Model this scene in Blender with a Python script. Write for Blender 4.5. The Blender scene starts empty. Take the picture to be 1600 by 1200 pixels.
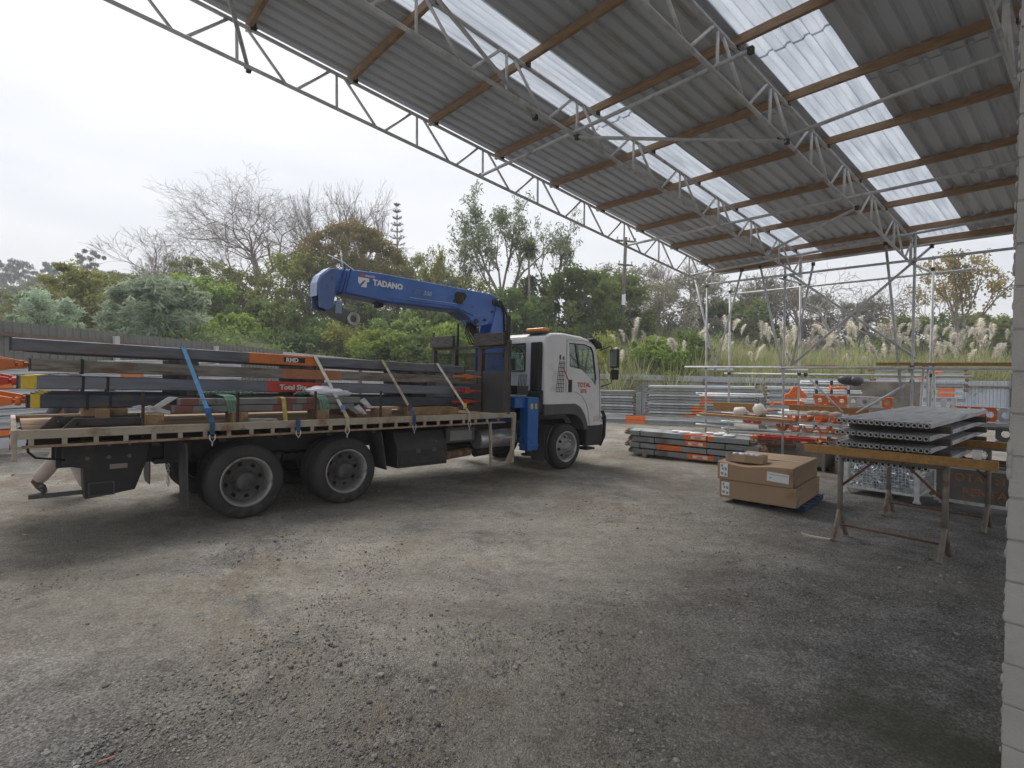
import bpy, bmesh, math, random
import numpy as np
from mathutils import Vector, Matrix, Euler

# ------------------------------------------------------------------ camera, world, sun, exposure
C = bpy.context.scene.collection
scene = bpy.context.scene
R = math.radians
cam_data = bpy.data.cameras.new('camera')
cam_data.sensor_width = 36.0
cam_data.lens = 19.01
cam_data.clip_start = 0.05
cam_data.clip_end = 2000.0
cam = bpy.data.objects.new('camera', cam_data)
cam.location = (0, 0, 1.86)
cam.rotation_euler = (R(90 - 1.762), 0, 0)
C.objects.link(cam)
scene.camera = cam

SUN_EL, SUN_AZ = 52.0, -35.0          # azimuth from +Y towards +X
world = bpy.data.worlds.new('World')
scene.world = world
world.use_nodes = True
wn, wl = world.node_tree.nodes, world.node_tree.links
wn.clear()
w_out = wn.new('ShaderNodeOutputWorld')
w_bg = wn.new('ShaderNodeBackground')
w_bg.inputs['Strength'].default_value = 0.10
sky = wn.new('ShaderNodeTexSky')
sky.sky_type = 'NISHITA'
sky.sun_disc = False
sky.sun_elevation = R(SUN_EL)
sky.sun_rotation = R(SUN_AZ)
sky.dust_density = 3.0
w_tc = wn.new('ShaderNodeTexCoord')
w_map = wn.new('ShaderNodeMapping')
w_map.inputs['Scale'].default_value = (1.0, 1.0, 3.2)
w_noise = wn.new('ShaderNodeTexNoise')
w_noise.inputs['Scale'].default_value = 2.1
w_noise.inputs['Detail'].default_value = 5.0
w_noise.inputs['Roughness'].default_value = 0.5
w_ramp = wn.new('ShaderNodeValToRGB')
w_ramp.color_ramp.elements[0].position = 0.34
w_ramp.color_ramp.elements[0].color = (3.85, 3.98, 4.2, 1)
w_ramp.color_ramp.elements[1].position = 0.60
w_ramp.color_ramp.elements[1].color = (4.75, 4.75, 4.8, 1)
w_mix = wn.new('ShaderNodeMixRGB')
w_mix.inputs['Fac'].default_value = 0.90
wl.new(w_tc.outputs['Generated'], w_map.inputs['Vector'])
wl.new(w_map.outputs['Vector'], w_noise.inputs['Vector'])
wl.new(w_noise.outputs['Fac'], w_ramp.inputs['Fac'])
wl.new(sky.outputs['Color'], w_mix.inputs['Color1'])
wl.new(w_ramp.outputs['Color'], w_mix.inputs['Color2'])
wl.new(w_mix.outputs['Color'], w_bg.inputs['Color'])
wl.new(w_bg.outputs['Background'], w_out.inputs['Surface'])

sun_d = bpy.data.lights.new('sun', 'SUN')
sun_d.energy = 1.5
sun_d.angle = R(28)
sun_d.color = (1.0, 0.96, 0.9)
sun = bpy.data.objects.new('sun', sun_d)
sd = Vector((math.sin(R(SUN_AZ)) * math.cos(R(SUN_EL)), math.cos(R(SUN_AZ)) * math.cos(R(SUN_EL)), math.sin(R(SUN_EL))))
sun.rotation_euler = sd.to_track_quat('Z', 'Y').to_euler()
C.objects.link(sun)

vs = scene.view_settings
vs.view_transform = 'Standard'
vs.look = 'None'
vs.exposure = 1.2
vs.gamma = 1.0
vs.use_curve_mapping = False
scene.cycles.use_denoising = True
scene.cycles.max_bounces = 8
scene.cycles.transparent_max_bounces = 16
random.seed(7)
rng = np.random.default_rng(7)

# ------------------------------------------------------------------ helpers
class MB:
    """collects shapes and links them as one mesh object"""
    def __init__(s):
        s.v, s.f, s.m, s.sm = [], [], [], []
        s.cut = []
    def add(s, vs_, fs_, m=0, smooth=False):
        o = len(s.v); s.cut.append((o, len(s.f)))
        s.v += [tuple(p) for p in vs_]
        for f in fs_:
            s.f.append(tuple(i + o for i in f)); s.m.append(m); s.sm.append(smooth)
        return s
    def box(s, x0, x1, y0, y1, z0, z1, m=0):
        return s.add([(x0,y0,z0),(x1,y0,z0),(x1,y1,z0),(x0,y1,z0),(x0,y0,z1),(x1,y0,z1),(x1,y1,z1),(x0,y1,z1)],
                     [(0,3,2,1),(4,5,6,7),(0,1,5,4),(1,2,6,5),(2,3,7,6),(3,0,4,7)], m)
    def cbox(s, c, size, rot=None, m=0):
        h = [k / 2 for k in size]; c = Vector(c)
        P = [Vector((a*h[0], b*h[1], d*h[2])) for d in (-1,1) for a,b in ((-1,-1),(1,-1),(1,1),(-1,1))]
        if rot is not None:
            mt = rot if isinstance(rot, Matrix) else Euler(rot).to_matrix()
            P = [mt @ p for p in P]
        return s.add([c + p for p in P], [(0,3,2,1),(4,5,6,7),(0,1,5,4),(1,2,6,5),(2,3,7,6),(3,0,4,7)], m)
    def beam(s, a, b, w, h, up=(0,0,1), m=0):
        """rectangular bar from a to b, w across, h along up"""
        a, b = Vector(a), Vector(b); d = (b - a).normalized()
        y = Vector(up).cross(d)
        if y.length < 1e-4: y = Vector((0,1,0)).cross(d)
        y.normalize(); z = d.cross(y)
        P = [p + y*i*w/2 + z*j*h/2 for p in (a, b) for i, j in ((-1,-1),(1,-1),(1,1),(-1,1))]
        return s.add(P, [(0,3,2,1),(4,5,6,7),(0,1,5,4),(1,2,6,5),(2,3,7,6),(3,0,4,7)], m)
    def tube(s, pts, r, n=8, m=0, smooth=True, caps=True):
        pts = [Vector(p) for p in pts]
        rs = list(r) if isinstance(r, (list, tuple)) else [r] * len(pts)
        V, F = [], []
        ref = None
        for i, p in enumerate(pts):
            d = (pts[min(i+1, len(pts)-1)] - pts[max(i-1, 0)]).normalized()
            if ref is None:
                ref = Vector((0,0,1)) if abs(d.z) < 0.9 else Vector((1,0,0))
            x = (ref - d * ref.dot(d)).normalized(); y = d.cross(x); ref = x
            for k in range(n):
                a = 2*math.pi*k/n
                V.append(p + (x*math.cos(a) + y*math.sin(a)) * rs[i])
        for i in range(len(pts)-1):
            for k in range(n):
                F.append((i*n+k, i*n+(k+1)%n, (i+1)*n+(k+1)%n, (i+1)*n+k))
        s.add(V, F, m, smooth)
        if caps:
            o = len(s.v) - len(V)
            for f in (tuple(o+k for k in reversed(range(n))), tuple(o+(len(pts)-1)*n+k for k in range(n))):
                s.f.append(f); s.m.append(m); s.sm.append(False)
        return s
    def cyl(s, a, b, r, n=12, m=0, r1=None):
        return s.tube([a, b], [r, r if r1 is None else r1], n, m)
    def lathe(s, prof, o=(0,0,0), axis=(0,1,0), n=24, m=0, smooth=True):
        """prof: list of (radius, distance along axis)"""
        o, ax = Vector(o), Vector(axis).normalized()
        x = Vector((0,0,1)) if abs(ax.z) < 0.9 else Vector((1,0,0))
        x = (x - ax*x.dot(ax)).normalized(); y = ax.cross(x)
        V, F = [], []
        for r, h in prof:
            for k in range(n):
                a = 2*math.pi*k/n
                V.append(o + ax*h + (x*math.cos(a) + y*math.sin(a))*max(r, 1e-4))
        for i in range(len(prof)-1):
            for k in range(n):
                F.append((i*n+k, i*n+(k+1)%n, (i+1)*n+(k+1)%n, (i+1)*n+k))
        return s.add(V, F, m, smooth)
    def prism(s, poly, a, b, ax='y', m=0):
        """polygon in the plane across ax, extruded from a to b"""
        n = len(poly)
        def P(u, v, w):
            return (u, w, v) if ax == 'y' else ((w, u, v) if ax == 'x' else (u, v, w))
        V = [P(u, v, a) for u, v in poly] + [P(u, v, b) for u, v in poly]
        F = [tuple(range(n)), tuple(range(2*n-1, n-1, -1))] + [(i, (i+1)%n, n+(i+1)%n, n+i) for i in range(n)]
        return s.add(V, F, m)
    def ball(s, c, r, n=8, m=0, sq=(1,1,1)):
        V, F = [], []
        k = max(4, n//2)
        for i in range(k+1):
            t = math.pi*i/k
            for j in range(n):
                a = 2*math.pi*j/n
                V.append((c[0]+r*sq[0]*math.sin(t)*math.cos(a), c[1]+r*sq[1]*math.sin(t)*math.sin(a), c[2]+r*sq[2]*math.cos(t)))
        for i in range(k):
            for j in range(n):
                F.append((i*n+j, i*n+(j+1)%n, (i+1)*n+(j+1)%n, (i+1)*n+j))
        return s.add(V, F, m, True)
    def mesh(s, name, mats, normals=True):
        me = bpy.data.meshes.new(name)
        me.from_pydata(s.v, [], s.f)
        for mt in (mats if isinstance(mats, (list, tuple)) else [mats]):
            me.materials.append(mt)
        me.polygons.foreach_set('material_index', s.m)
        me.polygons.foreach_set('use_smooth', s.sm)
        if normals:
            bm = bmesh.new(); bm.from_mesh(me)
            bmesh.ops.recalc_face_normals(bm, faces=bm.faces)
            bm.to_mesh(me); bm.free()
        me.update()
        return me
    def pieces(s):
        ends = s.cut[1:] + [(len(s.v), len(s.f))]
        for (v0, f0), (v1, f1) in zip(s.cut, ends):
            yield s.v[v0:v1], [tuple(i-v0 for i in f) for f in s.f[f0:f1]], s.m[f0:f1], s.sm[f0:f1]
    def build(s, name, mats, parent=None, bevel=0.0, seg=2, normals=True):
        return link(name, s.mesh(name, mats, normals), parent, bevel, seg)

def split(mb, name, mats, parent=None, bevel=0.0):
    """every shape collected in mb becomes a mesh object of its own"""
    out = []
    for v, f, m, sm in mb.pieces():
        q = MB(); q.v, q.f, q.m, q.sm = v, f, m, sm
        out.append(q.build(name, mats, parent, bevel))
    return out

def link(name, me, parent=None, bevel=0.0, seg=2):
    o = bpy.data.objects.new(name, me)
    C.objects.link(o)
    if parent is not None:
        o.parent = parent
    if bevel > 0:
        b = o.modifiers.new('bevel', 'BEVEL')
        b.width = bevel; b.segments = seg; b.limit_method = 'ANGLE'; b.angle_limit = R(35)
        b.harden_normals = False
    return o

def tag(o, label=None, cat=None, group=None, kind=None):
    if label: o['label'] = label
    if cat: o['category'] = cat
    if group: o['group'] = group
    if kind: o['kind'] = kind
    elif cat: o['kind'] = 'thing'
    return o

def thing(name, label, cat, loc=(0,0,0), rot=(0,0,0), group=None):
    o = bpy.data.objects.new(name, None)
    o.empty_display_size = 0.2
    C.objects.link(o)
    o.location = loc
    o.rotation_euler = rot
    return tag(o, label, cat, group, 'thing')

def children_of(o):
    return [c for c in list(C.objects) if c.parent == o]

def dup(root, loc, rot=None, label=None, scale=None, kids=None):
    """a copy of a thing with copies of its parts and sub-parts"""
    r = root.copy(); C.objects.link(r)
    r.location = loc
    if rot is not None: r.rotation_euler = rot
    if scale is not None: r.scale = scale if isinstance(scale, (tuple, list)) else (scale,)*3
    if label: r['label'] = label
    for ch in (kids if kids is not None else children_of(root)):
        c = ch.copy(); C.objects.link(c); c.parent = r
        for g in children_of(ch):
            d = g.copy(); C.objects.link(d); d.parent = c
    return r

def mesh_np(name, V, F, mats, tint=None, smooth=False):
    V = np.asarray(V, dtype=np.float32); F = np.asarray(F, dtype=np.int32)
    me = bpy.data.meshes.new(name)
    me.vertices.add(len(V)); me.vertices.foreach_set('co', V.ravel())
    k = F.shape[1]
    me.loops.add(F.size); me.loops.foreach_set('vertex_index', F.ravel())
    me.polygons.add(len(F))
    me.polygons.foreach_set('loop_start', np.arange(len(F), dtype=np.int32)*k)
    me.polygons.foreach_set('use_smooth', np.full(len(F), smooth))
    for mt in (mats if isinstance(mats, (list, tuple)) else [mats]):
        me.materials.append(mt)
    if tint is not None:
        at = me.attributes.new('tint', 'FLOAT', 'FACE')
        at.data.foreach_set('value', np.asarray(tint, dtype=np.float32))
    me.update(calc_edges=True)
    me.validate()
    return me

FONT = bpy.data.fonts[0] if bpy.data.fonts else None
def text_mesh(body, size, mat, depth=0.002, shear=0.0, bold=0.0, align='LEFT'):
    cu = bpy.data.curves.new('lettering', 'FONT')
    cu.body = body; cu.size = size; cu.extrude = depth; cu.shear = shear; cu.offset = bold
    cu.align_x = align
    cu.resolution_u = 2
    tmp = bpy.data.objects.new('lettering_tmp', cu)
    C.objects.link(tmp)
    dg = bpy.context.evaluated_depsgraph_get()
    me = bpy.data.meshes.new_from_object(tmp.evaluated_get(dg))
    bpy.data.objects.remove(tmp)
    bpy.data.curves.remove(cu)
    me.name = 'lettering'
    me.materials.clear(); me.materials.append(mat)
    return me

def lettering(body, size, mat, parent, loc, rot, **k):
    o = link('lettering', text_mesh(body, size, mat, **k), parent)
    o.location = loc; o.rotation_euler = rot
    return o

def boolean(o, cutters):
    """cut meshes out of o and keep the result as its mesh"""
    tmp = []
    for me in cutters:
        c = bpy.data.objects.new('cutter', me); C.objects.link(c); c.parent = o.parent; tmp.append(c)
        md = o.modifiers.new('cut', 'BOOLEAN'); md.operation = 'DIFFERENCE'; md.object = c; md.solver = 'EXACT'
    dg = bpy.context.evaluated_depsgraph_get()
    me = bpy.data.meshes.new_from_object(o.evaluated_get(dg))
    o.modifiers.clear(); o.data = me
    for c in tmp: bpy.data.objects.remove(c)
    return o

# ------------------------------------------------------------------ materials
def M(name, col, rough=0.6, metal=0.0, var=0.15, scale=5.0, dirt=None, amt=0.0, dscale=2.0, bump=0.0, bscale=80.0, spec=0.5, aniso=None, coat=0.0):
    m = bpy.data.materials.new(name); m.use_nodes = True
    n, l = m.node_tree.nodes, m.node_tree.links
    p = n['Principled BSDF']
    p.inputs['Roughness'].default_value = rough
    p.inputs['Metallic'].default_value = metal
    p.inputs['Specular IOR Level'].default_value = spec
    p.inputs['Coat Weight'].default_value = coat
    tc = n.new('ShaderNodeTexCoord')
    mp = n.new('ShaderNodeMapping')
    if aniso: mp.inputs['Scale'].default_value = aniso
    l.new(tc.outputs['Object'], mp.inputs['Vector'])
    nz = n.new('ShaderNodeTexNoise'); nz.inputs['Scale'].default_value = scale; nz.inputs['Detail'].default_value = 6
    l.new(mp.outputs['Vector'], nz.inputs['Vector'])
    rp = n.new('ShaderNodeValToRGB')
    rp.color_ramp.elements[0].position = 0.3; rp.color_ramp.elements[1].position = 0.7
    rp.color_ramp.elements[0].color = tuple(max(0, c*(1-var)) for c in col) + (1,)
    rp.color_ramp.elements[1].color = tuple(min(1, c*(1+var)) for c in col) + (1,)
    l.new(nz.outputs['Fac'], rp.inputs['Fac'])
    out = rp.outputs['Color']
    if dirt is not None:
        n2 = n.new('ShaderNodeTexNoise'); n2.inputs['Scale'].default_value = dscale; n2.inputs['Detail'].default_value = 9
        n2.inputs['Roughness'].default_value = 0.68
        l.new(mp.outputs['Vector'], n2.inputs['Vector'])
        r2 = n.new('ShaderNodeValToRGB')
        r2.color_ramp.elements[0].position = 0.66 - 0.3*amt; r2.color_ramp.elements[1].position = 0.80 - 0.3*amt
        l.new(n2.outputs['Fac'], r2.inputs['Fac'])
        mx = n.new('ShaderNodeMixRGB')
        l.new(r2.outputs['Color'], mx.inputs['Fac']); l.new(out, mx.inputs['Color1'])
        mx.inputs['Color2'].default_value = tuple(dirt) + (1,)
        out = mx.outputs['Color']
        rr = n.new('ShaderNodeMath'); rr.operation = 'MULTIPLY_ADD'
        l.new(r2.outputs['Color'], rr.inputs[0]); rr.inputs[1].default_value = 0.9 - rough; rr.inputs[2].default_value = rough
        l.new(rr.outputs[0], p.inputs['Roughness'])
    l.new(out, p.inputs['Base Color'])
    if bump > 0:
        nb = n.new('ShaderNodeTexNoise'); nb.inputs['Scale'].default_value = bscale; nb.inputs['Detail'].default_value = 4
        l.new(mp.outputs['Vector'], nb.inputs['Vector'])
        bp = n.new('ShaderNodeBump'); bp.inputs['Strength'].default_value = bump; bp.inputs['Distance'].default_value = 0.01
        l.new(nb.outputs['Fac'], bp.inputs['Height']); l.new(bp.outputs['Normal'], p.inputs['Normal'])
    return m

def leaf_mat(name, a, b, trans=0.5, c=None):
    """leaf colours from a to b by the leaf, shifted a little from plant to plant"""
    m = bpy.data.materials.new(name); m.use_nodes = True
    n, l = m.node_tree.nodes, m.node_tree.links
    n.remove(n['Principled BSDF'])
    at = n.new('ShaderNodeAttribute'); at.attribute_name = 'tint'
    rp = n.new('ShaderNodeValToRGB')
    rp.color_ramp.elements[0].color = tuple(a) + (1,); rp.color_ramp.elements[1].color = tuple(b) + (1,)
    if c is not None:
        e = rp.color_ramp.elements.new(0.93); e.color = tuple(c) + (1,)
        rp.color_ramp.elements[1].position = 0.80
    l.new(at.outputs['Fac'], rp.inputs['Fac'])
    oi = n.new('ShaderNodeObjectInfo')
    hs = n.new('ShaderNodeHueSaturation')
    mh = n.new('ShaderNodeMapRange'); mh.inputs['To Min'].default_value = 0.488; mh.inputs['To Max'].default_value = 0.512
    mv = n.new('ShaderNodeMapRange'); mv.inputs['To Min'].default_value = 0.85; mv.inputs['To Max'].default_value = 1.2
    l.new(oi.outputs['Random'], mh.inputs['Value']); l.new(oi.outputs['Random'], mv.inputs['Value'])
    l.new(mh.outputs['Result'], hs.inputs['Hue']); l.new(mv.outputs['Result'], hs.inputs['Value'])
    l.new(rp.outputs['Color'], hs.inputs['Color'])
    d = n.new('ShaderNodeBsdfDiffuse'); t = n.new('ShaderNodeBsdfTranslucent'); mx = n.new('ShaderNodeMixShader')
    l.new(hs.outputs['Color'], d.inputs['Color']); l.new(hs.outputs['Color'], t.inputs['Color'])
    mx.inputs['Fac'].default_value = trans
    l.new(d.outputs[0], mx.inputs[1]); l.new(t.outputs[0], mx.inputs[2])
    l.new(mx.outputs[0], n['Material Output'].inputs['Surface'])
    return m

RUST = (0.16, 0.075, 0.035)
GRIME = (0.07, 0.06, 0.05)
galv = M('galvanised_tube', (0.54, 0.55, 0.56), 0.5, 0.12, 0.18, 9, (0.22,0.2,0.18), 0.25, 4)
galv_light = M('galvanised_light', (0.70, 0.705, 0.71), 0.5, 0.1, 0.15, 9, (0.3,0.28,0.26), 0.2, 4)
coupler_m = M('coupler_steel', (0.09, 0.085, 0.08), 0.6, 0.5, 0.25, 20)
timber = M('purlin_timber', (0.33, 0.22, 0.14), 0.75, 0, 0.25, 6, (0.2,0.115,0.065), 0.3, 3, aniso=(1,1,6))
ply = M('yellow_timber', (0.34, 0.185, 0.06), 0.7, 0, 0.22, 5, (0.2,0.11,0.05), 0.25, 2.5, aniso=(1,5,5))
dunnage = M('bearer_timber', (0.27, 0.175, 0.095), 0.8, 0, 0.3, 7, (0.12,0.085,0.055), 0.4, 3)
greywood = M('weathered_timber', (0.075, 0.068, 0.06), 0.85, 0, 0.4, 6, (0.15,0.13,0.11), 0.3, 3, aniso=(3,1,6))
block_m = M('concrete_block', (0.40, 0.385, 0.36), 0.9, 0, 0.08, 3, (0.30,0.285,0.25), 0.35, 2.2, bump=0.3, bscale=90)
mortar = M('mortar', (0.30, 0.29, 0.28), 0.95, 0, 0.1, 8, bump=0.3)
concrete = M('stained_concrete', (0.21, 0.19, 0.165), 0.9, 0, 0.25, 2.5, (0.10,0.095,0.075), 0.5, 1.5, bump=0.3)
# ------------------------------------------------------------------ ground and hills
UX, UY = 0.7324, 0.6809
def gz(x, y):
    return -0.03 * max(-30.0, min(45.0, UX*x + UY*y))
def lerp_tab(tab, a):
    if a <= tab[0][0]: return tab[0][1]
    for (a0, h0), (a1, h1) in zip(tab, tab[1:]):
        if a <= a1: return h0 + (h1-h0)*(a-a0)/(a1-a0)
    return tab[-1][1]
def sst(t):
    t = max(0.0, min(1.0, t)); return t*t*(3-2*t)
HILL = [(-800, 4), (0, 4.5), (120, 5), (300, 9), (400, 10.5), (560, 10), (700, 8.5), (900, 9), (1050, 9), (1200, 6), (1400, 4.0), (2000, 3)]
def beyond(x, y):
    """metres beyond the fence line, negative inside the yard"""
    return max((x+15.2)*-0.965 + (y-3)*0.263, (x+6.2)*0.288 + (y-36.2)*0.958)
def hz(x, y):
    d = math.hypot(x, y); a = 800 + 845*x/max(y, 1.0); e = beyond(x, y) - 0.4
    if e <= 0: return gz(x, y) - 0.35
    h = lerp_tab(HILL, a) * (1 - math.exp(-e/18.0))
    h += 9.0 * sst((d-80)/70.0) * (1 - sst((a-200)/300.0)) + 4.0 * sst((d-90)/80.0)
    return gz(x, y) - 0.12 + h

gm = bpy.data.materials.new('gravel_yard'); gm.use_nodes = True
n, l = gm.node_tree.nodes, gm.node_tree.links
p = n['Principled BSDF']; p.inputs['Roughness'].default_value = 0.95; p.inputs['Specular IOR Level'].default_value = 0.25
tc = n.new('ShaderNodeTexCoord')
def noise(scale, detail=6, rough=0.6, dist=0.0):
    q = n.new('ShaderNodeTexNoise'); q.inputs['Scale'].default_value = scale; q.inputs['Detail'].default_value = detail
    q.inputs['Roughness'].default_value = rough; q.inputs['Distortion'].default_value = dist
    l.new(tc.outputs['Object'], q.inputs['Vector']); return q.outputs['Fac']
def ramp(src, stops):
    q = n.new('ShaderNodeValToRGB'); el = q.color_ramp.elements
    while len(el) < len(stops): el.new(0.5)
    for e, (pos, col) in zip(el, stops): e.position = pos; e.color = tuple(col) + (1,)
    l.new(src, q.inputs['Fac']); return q.outputs['Color']
def mix(f, a, b, mode='MIX'):
    q = n.new('ShaderNodeMixRGB'); q.blend_type = mode
    if isinstance(f, float): q.inputs['Fac'].default_value = f
    else: l.new(f, q.inputs['Fac'])
    for k, s_ in (('Color1', a), ('Color2', b)):
        if isinstance(s_, tuple): q.inputs[k].default_value = s_ + (1,)
        else: l.new(s_, q.inputs[k])
    return q.outputs['Color']
base = ramp(noise(0.55, 9, 0.68, 0.5), [(0.36, (0.20, 0.185, 0.158)), (0.52, (0.30, 0.28, 0.243)), (0.66, (0.43, 0.413, 0.38))])
brown = ramp(noise(0.7, 10, 0.74, 0.5), [(0.52, (0, 0, 0)), (0.62, (1, 1, 1))])
olive = ramp(noise(0.8, 9, 0.72, 0.5), [(0.53, (0, 0, 0)), (0.70, (0.8, 0.8, 0.8))])
base = mix(olive, base, (0.205, 0.20, 0.14))
c1 = mix(brown, base, (0.225, 0.178, 0.135))
# a band of coarse grey gravel near the shed wall and another by the left corner
sepx = n.new('ShaderNodeSeparateXYZ'); l.new(tc.outputs['Object'], sepx.inputs[0])
def radial(cx, cy, r0, r1):
    v = n.new('ShaderNodeVectorMath'); v.operation = 'DISTANCE'
    fl = n.new('ShaderNodeCombineXYZ'); l.new(sepx.outputs['X'], fl.inputs['X']); l.new(sepx.outputs['Y'], fl.inputs['Y'])
    l.new(fl.outputs[0], v.inputs[0]); v.inputs[1].default_value = (cx, cy, 0)
    ad = n.new('ShaderNodeMath'); ad.operation = 'MULTIPLY_ADD'
    l.new(gnoise, ad.inputs[0]); ad.inputs[1].default_value = 2.6; l.new(v.outputs['Value'], ad.inputs[2])
    mr = n.new('ShaderNodeMapRange'); mr.inputs['From Min'].default_value = r1 + 1.3; mr.inputs['From Max'].default_value = r0 + 1.3
    l.new(ad.outputs[0], mr.inputs['Value']); return mr.outputs['Result']
gnoise = noise(1.1, 6, 0.65)
# wheel tracks run along the truck's way in; oil marks and damp spots
tmap = n.new('ShaderNodeMapping'); tmap.inputs['Rotation'].default_value = (0, 0, -math.atan2(UY, UX)+0.25); tmap.inputs['Scale'].default_value = (0.10, 1.15, 1)
l.new(tc.outputs['Object'], tmap.inputs['Vector'])
tnz = n.new('ShaderNodeTexNoise'); tnz.inputs['Scale'].default_value = 1.3; tnz.inputs['Detail'].default_value = 5; tnz.inputs['Roughness'].default_value = 0.6; tnz.inputs['Distortion'].default_value = 0.3
l.new(tmap.outputs['Vector'], tnz.inputs['Vector'])
tracks = ramp(tnz.outputs['Fac'], [(0.36, (0.80, 0.80, 0.79)), (0.50, (1.0, 1.0, 1.0)), (0.64, (1.2, 1.19, 1.17))])
mott = ramp(noise(6.5, 9, 0.8, 0.2), [(0.36, (0.70, 0.695, 0.69)), (0.5, (1.0, 1.0, 1.0)), (0.66, (1.22, 1.21, 1.2))])
oil = ramp(noise(0.9, 4, 0.5), [(0.28, (0.62, 0.61, 0.60)), (0.36, (1, 1, 1))])
gr_a = radial(3.2, 3.4, 0.9, 3.2)
gr_b = radial(-2.9, 2.0, 0.7, 2.0)
gr_c = radial(5.6, 7.2, 1.5, 4.0)
mxa = n.new('ShaderNodeMath'); mxa.operation = 'MAXIMUM'; l.new(gr_a, mxa.inputs[0]); l.new(gr_b, mxa.inputs[1])
mxb = n.new('ShaderNodeMath'); mxb.operation = 'MAXIMUM'; l.new(mxa.outputs[0], mxb.inputs[0]); l.new(gr_c, mxb.inputs[1])
gpat = n.new('ShaderNodeMath'); gpat.operation = 'MAXIMUM'; l.new(mxb.outputs[0], gpat.inputs[0])
gpb = n.new('ShaderNodeRGBToBW'); l.new(ramp(noise(0.62, 10, 0.72, 0.4), [(0.53, (0, 0, 0)), (0.61, (0.8, 0.8, 0.8))]), gpb.inputs[0]); l.new(gpb.outputs[0], gpat.inputs[1])
grav = gpat.outputs[0]
worn = radial(0.0, 5.6, 1.2, 4.4)
wq = n.new('ShaderNodeMath'); wq.operation = 'MULTIPLY'; l.new(worn, wq.inputs[0]); wq.inputs[1].default_value = 0.55
c1 = mix(wq.outputs[0], c1, (0.39, 0.37, 0.33))
c1 = mix(0.8, mix(0.5, c1, tracks, 'MULTIPLY'), oil, 'MULTIPLY')
c2 = mix(grav, c1, ramp(noise(2.2, 7, 0.6), [(0.35, (0.155, 0.15, 0.143)), (0.65, (0.29, 0.286, 0.28))]))
vo = n.new('ShaderNodeTexVoronoi'); vo.inputs['Scale'].default_value = 88.0; l.new(tc.outputs['Object'], vo.inputs['Vector'])
v2 = n.new('ShaderNodeTexVoronoi'); v2.inputs['Scale'].default_value = 190.0; l.new(tc.outputs['Object'], v2.inputs['Vector'])
bw = n.new('ShaderNodeRGBToBW'); l.new(vo.outputs['Color'], bw.inputs[0])
stone = ramp(bw.outputs[0], [(0.2, (0.45, 0.44, 0.43)), (0.55, (0.97, 0.96, 0.95)), (0.85, (1.6, 1.6, 1.62))])
sfac = n.new('ShaderNodeMath'); sfac.operation = 'MULTIPLY_ADD'; l.new(grav, sfac.inputs[0]); sfac.inputs[1].default_value = 0.45; sfac.inputs[2].default_value = 0.34
c3 = mix(sfac.outputs[0], c2, stone, 'MULTIPLY')
fine = ramp(noise(60, 5, 0.75), [(0.3, (0.6, 0.6, 0.6)), (0.7, (1.35, 1.35, 1.35))])
c4 = mix(0.8, mix(0.75, c3, mott, 'MULTIPLY'), fine, 'MULTIPLY')
moss = radial(2.35, 2.5, 0.1, 0.85)
mq = n.new('ShaderNodeMath'); mq.operation = 'MULTIPLY'; l.new(moss, mq.inputs[0]); mq.inputs[1].default_value = 0.75
c4 = mix(mq.outputs[0], c4, (0.085, 0.085, 0.055))
l.new(c4, p.inputs['Base Color'])
hgt = n.new('ShaderNodeMath'); hgt.operation = 'MULTIPLY_ADD'; l.new(vo.outputs['Distance'], hgt.inputs[0]); hgt.inputs[1].default_value = -0.55
l.new(noise(26, 7, 0.7), hgt.inputs[2])
h2 = n.new('ShaderNodeMath'); h2.operation = 'MULTIPLY_ADD'; l.new(v2.outputs['Distance'], h2.inputs[0]); h2.inputs[1].default_value = -0.3; l.new(hgt.outputs[0], h2.inputs[2])
bp = n.new('ShaderNodeBump'); bp.inputs['Strength'].default_value = 0.9; bp.inputs['Distance'].default_value = 0.032
l.new(h2.outputs[0], bp.inputs['Height']); l.new(bp.outputs['Normal'], p.inputs['Normal'])

xs = sorted(set([-400, -250, -150, -90, -60] + [round(-40 + 1.0*i, 2) for i in range(91)] + [70, 100, 160, 260, 400]))
ys = sorted(set([-60, -30, -15] + [round(-8 + 1.0*i, 2) for i in range(48)] + [50, 70, 100, 160, 260, 400]))
V = [(x, y, gz(x, y) + (0.018*math.sin(1.3*x+0.7*y) + 0.014*math.sin(2.1*y-0.9*x) if abs(x) < 40 and y < 40 else 0)) for y in ys for x in xs]
F = [(j*len(xs)+i, j*len(xs)+i+1, (j+1)*len(xs)+i+1, (j+1)*len(xs)+i) for j in range(len(ys)-1) for i in range(len(xs)-1)]
ground = link('ground', mesh_np('ground', V, F, gm, smooth=True)); tag(ground, kind='structure')
def gnd(x, y):
    return gz(x, y) + 0.018*math.sin(1.3*x+0.7*y) + 0.014*math.sin(2.1*y-0.9*x)

hill_m = M('hillside_grass', (0.075, 0.085, 0.035), 0.95, 0, 0.4, 0.12, (0.12,0.10,0.06), 0.4, 0.06, bump=0.6, bscale=1.5)
V, F = [], []
na, nd = 170, 90
for j in range(nd+1):
    d = 15 + 350*(j/nd)**1.8
    for i in range(na+1):
        a = R(-62 + 124*i/na)
        x, y = d*math.sin(a), d*math.cos(a)
        V.append((x, y, hz(x, y) + (math.sin(x*0.31)+math.sin(y*0.27+x*0.1))*0.3*sst((beyond(x, y)-4)/10)))
for j in range(nd):
    for i in range(na):
        o = j*(na+1)+i
        F.append((o, o+1, o+na+2, o+na+1))
hill = link('hillside', mesh_np('hillside', V, F, hill_m, smooth=True)); tag(hill, kind='structure')

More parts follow.
